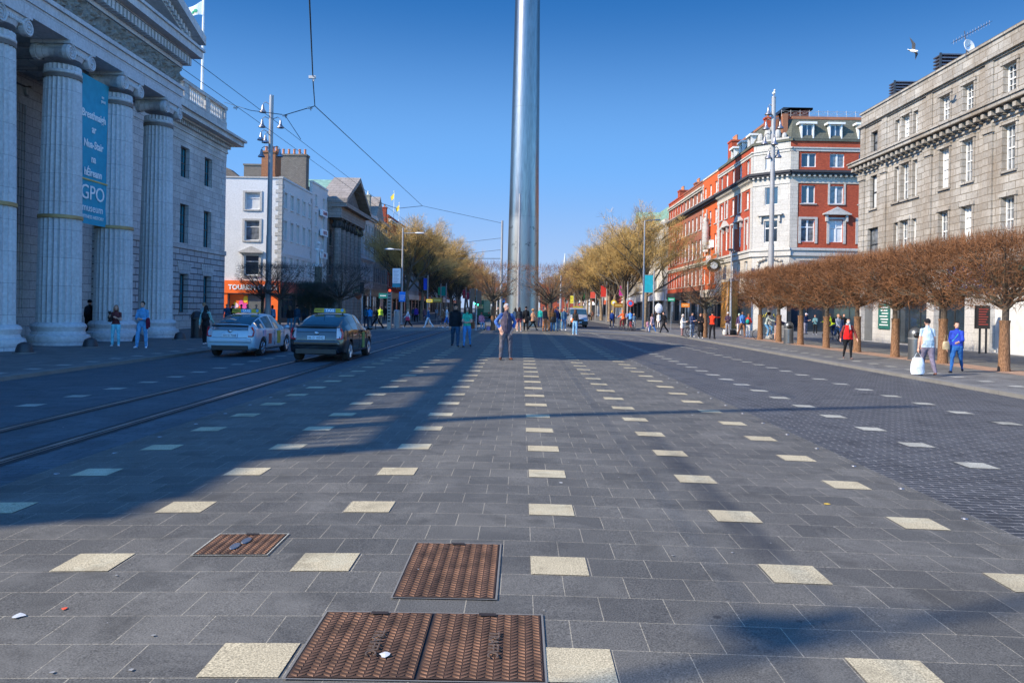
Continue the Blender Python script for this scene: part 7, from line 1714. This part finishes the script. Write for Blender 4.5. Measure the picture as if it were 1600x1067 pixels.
# --- the nearer figures
o, S, L = P(790, 562, 1.77, 14, 'grey haired man in dark quilted vest over blue shirt, hands on hips in the centre', (.05, .12, .34), (.105, .095, .11), shoe=(.10, .035, .02), hair=((.42, .42, .43), 'short'), pose=dict(laL=5, laR=6, armL=-30, abL=28, elL=65, inL=35, armR=-30, abR=28, elR=65, inR=35, turn=22), vest=(.075, .06, .085), near=True, bulk=.35, hem=-.1)
o, S, L = P(711, 541.5, 1.83, 4, 'man in a black hooded jacket and dark jeans walking beside the woman in green', (.012, .014, .018), (.03, .07, .12), hair=(blk, 'cap'), pose=dict(WALK, armL=8, elL=8, armR=-4, elR=12, inL=-4), near=True, bulk=.28, hem=-.05, shoe=blk)
m = MB(); m.tube([S['neck'] + Vector((.055 * 1.8 * math.cos(a * .4488), .05 * 1.8 * math.sin(a * .4488) + .02, -.01)) for a in range(15)], .035, n=8); m.build('hood', cloth(blk), o, smooth=True, world=False)
o, S, L = P(729.5, 542, 1.68, -4, 'smiling woman in a mint green top and blue jeans walking beside the man in black', (.05, .42, .26), (.055, .20, .42), hair=((.045, .022, .015), 'long'), pose=dict(WALK2, armL=12, elL=72, inL=38, armR=12, elR=72, inR=38, turn=-15, legR=12, legL=-8), sleeve='short', near=True, shoe=(.05, .03, .03), legs='leggings', bulk=.12)
q = hold(o, S, 'waist', (.20, .04, -.28)); bag(q, .22, .14, .34, (.13, .045, .02), 'large brown leather shoulder bag at the side of the woman in green', 'shoulder_bag', .35)
o, S, L = P(180.5, 541, 1.62, 18, 'auburn haired woman in a dark red top and pale blue trousers holding a small dog', (.11, .03, .035), (.16, .50, .62), hair=((.22, .11, .06), 'long'), pose=dict(laL=3, laR=4, armL=15, elL=100, inL=35, armR=25, elR=95, inR=10, legL=6), near=True, shoe=(.7, .68, .72), sleeve='short', legs='trousers')
dq = hold(o, S, 'chest', (-.16, -.24, -.02)); d = thing('small_dog', dq, 'small dark dog held in the arms of the auburn haired woman', 'dog'); m = MB(); etube(m, [(0, 0, -.16), (0, 0, 0), (0, -.02, .08)], [.07, .075, .055], 12); m.ball((0, -.06, .15), .055, .06, .05, 10, 8); etube(m, [(0, -.1, .14), (0, -.15, .125)], [.026, .018], 8)
for s in (-1, 1): etube(m, [(s * .04, -.02, .02), (s * .045, -.09, -.05)], [.024, .018], 8); etube(m, [(s * .04, 0, -.14), (s * .05, -.07, -.2)], [.028, .018], 8); etube(m, [(s * .035, -.05, .18), (s * .045, -.04, .235)], [.02, .008], 6)
m.build('body', cloth((.03, .025, .025)), d, smooth=True, world=False); m = MB(); m.tube([(0, .06, -.14), (.05, .12, -.08), (.06, .14, 0)], [.016, .013, .006], n=6); m.build('tail', cloth((.03, .025, .025)), d, world=False)
o, S, L = P(222, 544, 1.78, 8, 'young dark haired man in a light blue tracksuit with white stripe', (.10, .30, .52), (.10, .30, .52), hair=((.02, .018, .018), 'short'), pose=dict(laL=4, laR=7, armL=8, elL=80, inL=40, armR=10, elR=80, inR=35, legR=8, head=8, turn=-14), near=True, shoe=(.75, .76, .82), hem=.05)
m = MB()
for a, b in (('shL', 'elL'), ): m.tube([S[a] + Vector((.045, 0, .01)), S[b] + Vector((.045, 0, 0))], .012, n=5)
m.tube([S['hpL'] + Vector((.085, -.01, 0)), S['knL'] + Vector((.065, -.01, 0)), S['anL'] + Vector((.05, -.01, 0))], .012, n=5); m.build('side_stripe', cloth((.7, .7, .78)), o, world=False)
q = hold(o, S, 'elL', (.03, -.10, -.1)); t = thing('folded_jacket', q, 'dark red jacket draped over the arm of the man in the blue tracksuit', 'jacket'); m = MB(); etube(m, [(0, 0, .1), (.01, 0, -.06), (-.02, 0, -.26)], [(.07, .05), (.09, .04), (.05, .03)], 12); m.build('cloth', cloth((.13, .012, .03)), t, smooth=True, world=False); m = MB(); etube(m, [(.05, 0, 0), (.07, .0, -.2)], [.035, .025], 8); m.build('sleeve', cloth((.13, .012, .03)), t, smooth=True, world=False)
o, S, L = P(139, 530, 1.8, 176, 'person in black seen from behind beside the bronze doors of the portico', blk, blk, hair=(blk, 'beanie'), pose=dict(laL=4, laR=4, armL=-2, elL=25), near=True, shoe=(.5, .5, .52), bulk=.25); backpack(o, S, 1.8, (.02, .025, .035), 'black backpack on the person by the portico doors')
o, S, L = P(321, 538, 1.68, 178, 'woman in long black dress with pale green sleeves, seen from behind by the ornate bin', (.25, .45, .42), (.015, .015, .018), hair=((.02, .018, .018), 'long'), pose=dict(WALK, legL=10, legR=-8), coat=.0, legs='trousers', hem=.9, shoe=(.6, .6, .62), near=True); backpack(o, S, 1.68, (.02, .02, .024), 'round black backpack on the woman beside the white taxi')
P(318, 527, 1.78, 160, 'person in a pale jacket partly hidden behind the woman in black', (.30, .42, .45), (.05, .05, .06), hair=((.30, .20, .12), 'short'))
o, S, L = P(1448, 587, 1.70, 176, 'man in a black cap and pale checked shirt walking away with a white bag', (.42, .52, .58), (.14, .12, .16), hair=(blk, 'beanie'), pose=dict(legL=8, knL=4, legR=-14, knR=16, ftR=14, armR=-2, abR=9, elR=8, armL=-4, elL=6, abL=12), sleeve='short', near=True, shoe=(.13, .05, .03), bulk=.42, hem=-.02)
hk = hold(o, S, 'haL', (0, 0, -.07)); bag(hk - Vector((0, 0, .62)), .42, .2, .5, (.72, .74, .76), 'bulging white plastic carrier bag in the hand of the man in the cap', 'carrier_bag', .13)
o, S, L = P(1494, 582, 1.64, -38, 'dark haired woman in a royal blue top and jeans striding past the trees', (.02, .05, .34), (.02, .10, .30), hair=((.03, .018, .015), 'bun'), pose=dict(WALK2, armR=-14, abR=12, elR=30, armL=26, elL=50, inL=25, turn=30, legR=22, legL=-18), near=True, shoe=(.02, .02, .03), legs='leggings', bulk=.3, hem=.1)
q = hold(o, S, 'pel', (.0, 0, 0)); bag(q + Vector((-.36, -.05, -.12)), .24, .12, .26, (.42, .33, .2), 'beige shoulder bag with pink edge behind the woman in blue', 'shoulder_bag', .2); m = MB(); 
m.tube([S['shl'] + Vector((.09, 0, .04)), S['chest'] + Vector((.03, -.12, 0)), S['waist'] + Vector((-.10, -.11, 0))], .012, n=5); m.build('bag_strap', cloth((.05, .35, .35)), o, world=False)
o, S, L = P(1324.5, 561, 1.62, -6, 'woman in a bright red quilted vest and face mask walking on the right pavement', (.16, .035, .03), blk, hair=((.02, .015, .015), 'bun'), pose=dict(WALK, legL=8, legR=-6, armL=10, abL=20, elL=15, armR=-12, abR=18, elR=25), vest=(.60, .012, .012), near=True, shoe=(.15, .1, .09), mask=True, legs='leggings', scarf=(.35, .36, .38), bulk=.35, hem=-.05)
o, S, L = P(1514, 545, 1.72, 30, 'person in black taking a photo in the shop doorway shade', blk, blk, hair=(blk, 'short'), pose=dict(armL=55, elL=80, inL=25, armR=50, elR=80, inR=20), bulk=.2)
o, S, L = P(1437, 536, 1.68, -80, 'person in a black vest with red sleeves leaning by the glass doors', (.55, .02, .04), blk, hair=((.12, .05, .02), 'short'), pose=dict(lean=20, armL=60, elL=30, armR=50, elR=40), vest=blk)
# --- right hand crowd
o, S, L = P(1302, 533, 1.72, -150, 'cyclist in a yellow high visibility top behind the tree trunks', (.55, .65, .03), navy, hair=((.1, .06, .04), 'short'), pose=RIDE); bicycle(L[0], L[1], R(-150), 'dark bicycle ridden by the cyclist in yellow'); backpack(o, S, 1.72, blk, 'black backpack on the cyclist in yellow')
P(1309, 532, 1.78, 20, 'fair man in a grey and white jacket behind the cyclist in yellow', (.45, .47, .52), (.04, .12, .3), hair=((.35, .2, .12), 'short'), pose=WALK)
P(1313, 531, 1.64, 170, 'woman in a navy coat with back turned, left of the man in sunglasses', (.02, .04, .11), blk, hair=((.05, .03, .02), 'long'), pose=STAND, coat=.12)
P(1318, 529, 1.82, 10, 'man in black with sunglasses in front of the dark shop', blk, (.03, .06, .13), hair=(blk, 'short'), pose=WALK2)
P(1258.5, 522, 1.75, 35, 'person in a navy jacket and grey trousers with white cap reading a phone', (.012, .02, .06), (.22, .2, .24), hair=((.6, .55, .6), 'cap'), pose=PHONE, bulk=.2)
P(1273.5, 523, 1.62, -40, 'woman in a grey green jacket and black leggings talking by the dark shop', (.10, .20, .22), blk, hair=((.2, .08, .04), 'bob'), pose=PHONE, shoe=(.5, .5, .5), legs='leggings')
o, S, L = P(1196.5, 530.5, 1.70, 60, 'young man with afro hair sitting on a bicycle by the lamp mast', (.35, .40, .38), (.10, .25, .45), hair=((.04, .02, .012), 'afro'), pose=dict(RIDE, lean=18), skin=skin_dk, shoe=(.6, .6, .6)); bicycle(L[0], L[1], R(75), 'pale blue bicycle under the man with afro hair', (.2, .3, .32))
P(1212.5, 531, 1.74, 100, 'person in a navy jacket half hidden by the tree trunk left of the bin', (.02, .02, .09), (.4, .3, .3), hair=((.4, .3, .3), 'short'), pose=dict(lean=12, armR=40, elR=30), legs='shorts')
P(1137, 524, 1.76, -30, 'white haired man in a dark purple jacket reading beside the pole', (.05, .03, .055), (.22, .22, .25), hair=((.6, .6, .6), 'short'), pose=PHONE, shoe=(.15, .03, .02))
X, Y, Z = gp(1143, 523.5); t = bag((X, Y, Z), .8, .4, .42, blk, 'large black rucksack lying on the pavement beside the pole', 'rucksack', .05); X, Y, Z = gp(1132, 523); bag((X, Y, Z), .28, .18, .38, (.7, .68, .6), 'small white bag on the pavement left of the reading man', 'paper_bag', .12)
P(1159.5, 525, 1.84, 12, 'man in a blue jumper and brown trousers walking toward the camera', (.09, .24, .55), (.20, .10, .06), hair=((.03, .02, .015), 'short'), pose=dict(WALK, legL=14, legR=-20), skin=skin_dk, shoe=(.15, .05, .03))
P(1154.5, 523.5, 1.66, 195, 'person in a pink and navy top half hidden by the man in the blue jumper', (.10, .06, .12), (.55, .52, .5), hair=((.4, .5, .4), 'short'))
o, S, L = P(1169, 526.5, 1.66, 140, 'person in a red top and white trousers with a green pack', (.68, .05, .04), (.72, .72, .72), hair=((.25, .12, .06), 'bun'), pose=PHONE, shoe=(.8, .8, .8)); backpack(o, S, 1.66, (.03, .36, .28), 'teal green backpack on the person in red and white', .1)
P(1112.5, 529.5, 1.80, 150, 'man in an orange red jacket with one arm raised against the tree trunk', (.72, .045, .015), blk, hair=((.02, .015, .012), 'short'), pose=dict(armR=85, elR=10, abR=20, armL=75, elL=15, abL=10, laL=5, laR=6), shoe=blk)
P(1066, 525.5, 1.58, 60, 'woman in a long cream coat with pale hair left of the parked bicycles', (.62, .58, .55), (.35, .2, .2), hair=((.6, .55, .5), 'bob'), pose=PHONE, coat=.16, bulk=.5, legs='leggings')
P(1081, 526.5, 1.72, 25, 'man in a dark blue jacket holding a dark bicycle', (.06, .08, .16), (.2, .27, .38), hair=(blk, 'short'), pose=PHONE, shoe=(.6, .6, .6)); X, Y, Z = gp(1085, 527); bicycle(X, Y, R(80), 'dark bicycle held by the man in the blue jacket')
P(1094.5, 528.5, 1.66, -15, 'woman in a long black coat holding a cup beside the tree', blk, blk, hair=((.3, .13, .05), 'bob'), pose=PHONE, coat=.2, shoe=(.6, .6, .6), bulk=.2); X, Y, Z = gp(1088, 526); bicycle(X + .3, Y + 1.2, R(95), 'second dark bicycle parked just behind the woman in black')
o, S, L = P(1036.8, 520, 1.76, -80, 'person in black with a backpack walking left on the far pavement', blk, blk, hair=(blk, 'short'), pose=dict(WALK, legL=26, legR=-22)); backpack(o, S, 1.76, blk, 'black backpack on the person walking left')
o, S, L = P(1029, 512, 1.62, 185, 'person in a white top carrying a big pale balloon', (.7, .68, .66), (.6, .55, .5), hair=((.35, .2, .08), 'bob'), pose=STAND, coat=.1); q = hold(o, S, 'head', (0, 0, .5)); t = thing('balloon', q, 'big pale silver balloon above the person in white', 'balloon'); m = MB(); m.ball((0, 0, 0), .42, .2, .55, 18, 12); m.build('envelope', cloth((.65, .66, .7), .3), t, smooth=True, world=False); m = MB(); m.tube([(0, 0, -.55), (0, .02, -1.3)], .006, n=4); m.build('string', frame_w, t, world=False)
P(1019, 519.5, 1.68, 210, 'woman in a dusty pink coat and blue jeans with a white bag', (.50, .33, .33), (.03, .10, .26), hair=((.08, .04, .03), 'long'), pose=WALK, coat=.1, bulk=.2)
P(1011.5, 518, 1.05, 190, 'small child in pink beside the woman in the pink coat', (.62, .3, .36), (.5, .42, .45), hair=((.12, .06, .04), 'bob'), pose=WALK, coat=.08)
P(1024, 511, 1.7, 175, 'person in black directly behind the woman in the pink coat', blk, blk, hair=(blk, 'short'))
o, S, L = P(974, 516.5, 1.72, 205, 'cyclist in an orange jacket riding up the right road', (.78, .13, .03), (.16, .02, .03), hair=((.7, .15, .05), 'hood'), pose=dict(RIDE, lean=14)); bicycle(L[0], L[1], R(200), 'bicycle under the cyclist in orange')
o, S, L = P(985, 516.5, 1.74, 190, 'cyclist in a light blue shirt riding beside the orange one', (.12, .32, .72), (.03, .04, .08), hair=((.16, .08, .04), 'short'), pose=dict(RIDE, lean=14)); bicycle(L[0], L[1], R(185), 'red bicycle under the cyclist in blue', (.5, .03, .03))
o, S, L = P(990.5, 517, 1.45, 180, 'youth on a bicycle in a dark top just right of the blue cyclist', (.07, .12, .18), (.45, .45, .45), hair=((.5, .3, .2), 'short'), pose=dict(RIDE, lean=14)); bicycle(L[0], L[1], R(180), 'grey bicycle under the youth', (.3, .3, .32))
P(956, 512, 1.80, 185, 'person in a dark blue jacket with yellow cap carrying a blue bag', (.015, .05, .20), (.02, .03, .06), hair=((.75, .45, .03), 'beanie'), pose=WALK, shoe=(.6, .6, .6), bulk=.25)
P(979.8, 508, 1.72, 10, 'person in lilac and dark trousers between the two cyclists, further back', (.25, .22, .35), blk, hair=(blk, 'short'), pose=WALK)
P(922.5, 501.5, 1.74, 0, 'person in a grey top on the far right pavement, left of the brown pair', (.14, .13, .12), blk, hair=(blk, 'short')); P(926, 501, 1.7, 180, 'person in a brown top on the far right pavement, right of the grey one', (.2, .1, .07), (.1, .07, .06), hair=((.1, .05, .03), 'long'), pose=WALK)
o, S, L = P(898.5, 523, 1.72, 150, 'long haired woman in a black jacket and light jeans in front of the people carrier', (.02, .022, .024), (.22, .42, .62), hair=((.10, .045, .03), 'long'), pose=dict(laL=4, armL=10, elL=60, inL=20), shoe=(.8, .8, .8)); bag(hold(o, S, 'waist', (.2, -.05, -.25)), .24, .14, .24, (.7, .17, .04), 'orange handbag of the woman in front of the people carrier', 'handbag', .1)
# --- centre crowd round the spire
o, S, L = P(805, 516.5, 1.66, 190, 'dark haired woman photographing with both hands, right of the grey haired man', (.04, .08, .14), (.35, .3, .28), hair=(blk, 'long'), pose=PHONE, legs='shorts')
P(811, 517.5, 1.72, 185, 'long haired woman in a dark jacket and plum skirt by the spire', (.03, .03, .035), (.12, .03, .05), hair=((.04, .02, .02), 'long'), pose=STAND, legs='skirt', shoe=(.7, .7, .7))
o, S, L = P(821.5, 517, 1.80, 180, 'person in a long black coat with a shoulder bag beneath the spire', blk, blk, hair=(blk, 'short'), pose=dict(WALK, legL=14, legR=-10), coat=.12, bulk=.2); bag(hold(o, S, 'waist', (-.22, .05, -.35)), .3, .16, .3, blk, 'black shoulder bag of the person in the long coat', 'shoulder_bag', .3)
P(832.5, 516, 1.70, 120, 'blonde woman in a tan jacket and black tights walking right of the black coat', (.50, .27, .16), blk, hair=((.45, .25, .12), 'afro'), pose=dict(WALK, legL=32, legR=-28), legs='leggings', coat=.06)
P(843.5, 511.5, 1.76, 160, 'person in a teal jacket and navy trousers right of the spire foot', (.02, .36, .30), (.03, .05, .12), hair=((.35, .22, .15), 'short'), pose=STAND)
P(851, 517.5, 1.78, 40, 'person in a charcoal jacket and rust trousers left of the median tree', (.06, .05, .05), (.42, .17, .07), hair=((.35, .15, .06), 'short'), pose=STAND, bulk=.15)
o, S, L = P(863.5, 518, 1.72, 185, 'brown haired woman in brown with a big black bag right of the median tree', (.14, .07, .03), (.05, .14, .28), hair=((.16, .06, .03), 'long'), pose=STAND); bag(hold(o, S, 'pel', (0, .18, -.25)), .42, .2, .42, blk, 'big black bag on the brown haired woman by the tree', 'shoulder_bag', .3)
P(867.5, 517.5, 1.88, 175, 'tall red haired man in navy beside the brown haired woman', (.02, .03, .10), (.05, .12, .24), hair=((.42, .10, .03), 'short'))
P(871.5, 516, 1.68, 30, 'person in black right of the tall red haired man', blk, (.12, .25, .33), hair=(blk, 'long')); P(875.5, 515.5, 1.66, -20, 'person in an olive top and grey green trousers beside the slim grey post', (.15, .2, .12), (.14, .22, .2), hair=((.2, .1, .05), 'bob'), pose=PHONE, shoe=(.6, .6, .6))
P(880.8, 516, 1.78, 15, 'person in denim jacket and jeans, rightmost of the group by the tree', (.06, .14, .24), (.07, .18, .36), hair=(blk, 'short'), shoe=(.75, .75, .75))
o, S, L = P(778, 508, 1.74, 5, 'person in a dark top with yellow trim left of the grey haired man', (.05, .05, .05), (.05, .05, .07), hair=((.15, .07, .04), 'short')); 
o, S, L = P(751.5, 516, 1.60, 20, 'seated person wrapped in a pink shawl by the median traffic light', (.55, .22, .28), (.25, .35, .45), hair=(blk, 'short'), pose=dict(SIT, lift=.07), skin=skin_dk, bulk=.5)
w_ = thing('wheelchair', L, 'wheelchair carrying the person in the pink shawl', 'wheelchair'); w_.rotation_euler = (0, 0, R(20)); m = MB()
for s in (-1, 1):
    for k in range(20): a, b = k * .314, (k + 1) * .314; m.tube([(s * .3, .12 + .29 * math.cos(a), .3 + .29 * math.sin(a)), (s * .3, .12 + .29 * math.cos(b), .3 + .29 * math.sin(b))], .018, n=5, cap=False)
m.build('wheels', MATS['tyre'], w_, world=False); m = MB(); m.box(-.26, .26, -.2, .25, .40, .44); m.box(-.26, .26, .23, .27, .44, .9); m.build('seat', cloth(blk), w_, world=False); m = MB()
for s in (-1, 1): m.tube([(s * .28, .3, 1.0), (s * .28, .25, .4), (s * .28, -.25, .4), (s * .25, -.45, .12)], .014, n=5)
m.build('frame', steel, w_, world=False)
for k, (dx, lab, c) in enumerate(((.55, 'lilac bag on the ground right of the wheelchair', (.3, .22, .4)), (.8, 'dark bag on the ground further right of the wheelchair', (.05, .05, .1)))): bag((L[0] + dx, L[1] - .1, L[2]), .3, .2, .3, c, lab, 'bag', .05)
# --- left hand crowd
o, S, L = P(637, 512, 1.66, -70, 'fair haired woman in a white jumper with a bright bag walking on the crossing edge', (.68, .66, .68), blk, hair=((.42, .3, .18), 'bun'), pose=dict(WALK, legL=26, legR=-22), shoe=(.8, .8, .8)); bag(hold(o, S, 'pel', (.18, -.05, -.22)), .34, .2, .34, (.6, .05, .1), 'red and blue tote bag of the woman in white', 'tote_bag', .2)
P(669, 512, 1.76, -85, 'man in a blue denim jacket and white trousers walking along the crossing edge', (.03, .10, .22), (.68, .68, .70), hair=((.55, .15, .08), 'short'), pose=dict(WALK, legL=24, legR=-20), shoe=(.7, .7, .7))
o, S, L = P(698, 512, 1.80, -80, 'man in a white shirt and blue shorts left of the couple', (.7, .7, .7), (.05, .15, .42), hair=((.4, .25, .15), 'short'), pose=dict(WALK), sleeve='short', legs='shorts', shoe=(.8, .8, .8)); P(692.5, 512, 1.70, -80, 'person in shorts with an orange backpack beside the man in the white shirt', (.25, .12, .06), (.12, .06, .06), hair=((.1, .05, .03), 'bun'), pose=WALK2, legs='shorts', shoe=(.7, .7, .7))
P(650, 503.5, 1.80, 180, 'person in a purple coat seen from behind on the left plaza', (.06, .03, .22), blk, hair=(blk, 'beanie'), pose=STAND, coat=.05, bulk=.4); P(645.5, 501.5, 1.7, 30, 'person in dark teal left of the purple coat', (.02, .06, .09), blk, hair=(blk, 'short')); P(663, 501.5, 1.66, 190, 'person in a dusty rose coat behind the man in denim', (.20, .10, .12), (.1, .07, .1), hair=((.06, .04, .03), 'short'), coat=.1); P(682, 498, 1.72, 0, 'person in a pale blue top far on the left plaza', (.18, .3, .42), (.03, .05, .09), hair=(blk, 'short'), pose=WALK); P(657, 500, 1.7, 200, 'dark figure behind the leftmost plane tree trunk', blk, blk)
P(588.5, 513.5, 1.84, -95, 'person in black with a blue stripe striding left of the steel cabinet', blk, blk, hair=((.1, .05, .03), 'short'), pose=dict(WALK, legL=34, legR=-34, knR=4)); o, S, L = P(578, 513, 1.74, 200, 'person in a bright blue top pushing a bicycle by the kerb', (.02, .22, .5), (.05, .06, .08), hair=(blk, 'short'), pose=dict(lean=12, armL=35, armR=35)); bicycle(L[0] + .45, L[1], R(190), 'black bicycle pushed by the person in bright blue')
P(572, 512, 1.78, 180, 'person in dark teal standing by the left traffic light', (.02, .07, .10), (.02, .03, .05), hair=(blk, 'short')); P(594, 508, 1.74, 190, 'person in a yellow high visibility vest behind the striding figure', (.45, .6, .05), (.05, .07, .08), hair=((.1, .07, .05), 'short')); P(602, 501, 1.74, 0, 'dark figure left of the totem, far back on the plaza', blk, blk, hair=((.3, .3, .3), 'short'))
P(452.5, 515.5, 1.68, 180, 'woman in a black jacket and jeans, left one of the trio between the taxis', blk, (.05, .16, .26), hair=((.12, .08, .05), 'long'), pose=STAND, coat=.05, bulk=.2, shoe=(.6, .6, .6)); P(463.5, 515.5, 1.78, 180, 'man in navy jacket with white stripe, middle of the trio between the taxis', (.015, .05, .09), (.03, .10, .16), hair=(blk, 'short'), pose=WALK2, bulk=.4); P(476, 514, 1.78, 170, 'man in a dark blue coat, right one of the trio beside the black taxi', (.02, .05, .09), (.02, .03, .05), hair=(blk, 'short'), bulk=.4)
o, S, L = P(418, 514, 1.80, 190, 'person in a blue jacket behind the white taxi roof', (.03, .14, .30), navy, hair=(blk, 'short'), bulk=.4); P(425, 514, 1.68, 200, 'person with light backpack right beside the one in the blue jacket', (.12, .32, .52), blk, hair=(blk, 'bob'))
for (px, c, l) in ((354, (.02, .08, .16), 'far left pedestrian whose head shows by the stone corner'), (363.5, blk, 'dark haired pedestrian behind the taxi sign, left'), (376.5, (.2, .04, .04), 'pedestrian behind the taxi sign, middle'), (386, (.3, .1, .2), 'pedestrian behind the taxi sign, right'), (400, (.3, .28, .25), 'pedestrian in a pale top left of the dark tree trunk'), (409, (.6, .12, .15), 'child in pink by the orange shop window')): P(px, 511, 1.72 if px != 409 else 1.4, 180 if px % 2 else 20, l, c, (.03, .05, .08), hair=((.05, .03, .02), 'short'), pose=WALK)
# scattered litter
rl_ = random.Random(8); m = MB()
for k in range(80):
    Y = 2.6 + 16 * rl_.random() ** 1.5; X = rl_.uniform(-1.0, 1.0) * min(Y * .68, 4.4); r = rl_.uniform(.004, .012)
    if (-1.1 < X < .2 and Y < 5.5): r *= .6
    n = 7; z = gzr(X) + .0075 + (.011 if (-1.0 < X < .14 and 3.4 < Y < 4.15) or (-.69 < X < -.11 and 4.36 < Y < 5.38) else 0); m.add([(X + r * rl_.uniform(.6, 1.3) * math.cos(a * 6.283 / n), Y + r * rl_.uniform(.6, 1.3) * math.sin(a * 6.283 / n), z) for a in range(n)], [tuple(range(n))])
o = m.build('chewing_gum_spots', plain('gum', (.25, .25, .24), .8)); tag(o, 'pale trodden gum and droppings scattered over the paving', 'litter', None, 'stuff')
for k, (px, py, c, s, l) in enumerate(((30, 963, (.5, .52, .53), .035, 'crumpled white paper scrap at the far left of the paving'), (101, 952, (.7, .08, .03), .018, 'tiny orange red cap on the slabs at left'), (1292, 788, (.6, .4, .05), .03, 'yellow brown dry leaf on the slabs at right'), (602, 1029, (.55, .56, .57), .03, 'white bird dropping on the big rusty cover'))):
    X, Y, Z = gp(px, py); m = MB(); n = 9; zz = Z + (.02 if k == 3 else .006); rr = random.Random(k); ring = [(X + s * rr.uniform(.5, 1.2) * math.cos(a * 6.283 / n), Y + s * rr.uniform(.5, 1.2) * math.sin(a * 6.283 / n), zz + rr.uniform(0, .12) * s * (k != 3)) for a in range(n)]
    m.add(ring + [(X, Y, zz + s * .12)], [(i, (i + 1) % n, n) for i in range(n)]); tag(m.build('litter_scrap', plain('litter%d' % k, c, .8)), l, 'litter')
# shoe box tidy up: objects never used as originals stay out of the picture
for o in list(bpy.data.objects):
    if o.parent is None and o.get('label') == 'x':
        for c in list(o.children_recursive): bpy.data.objects.remove(c)
        bpy.data.objects.remove(o)
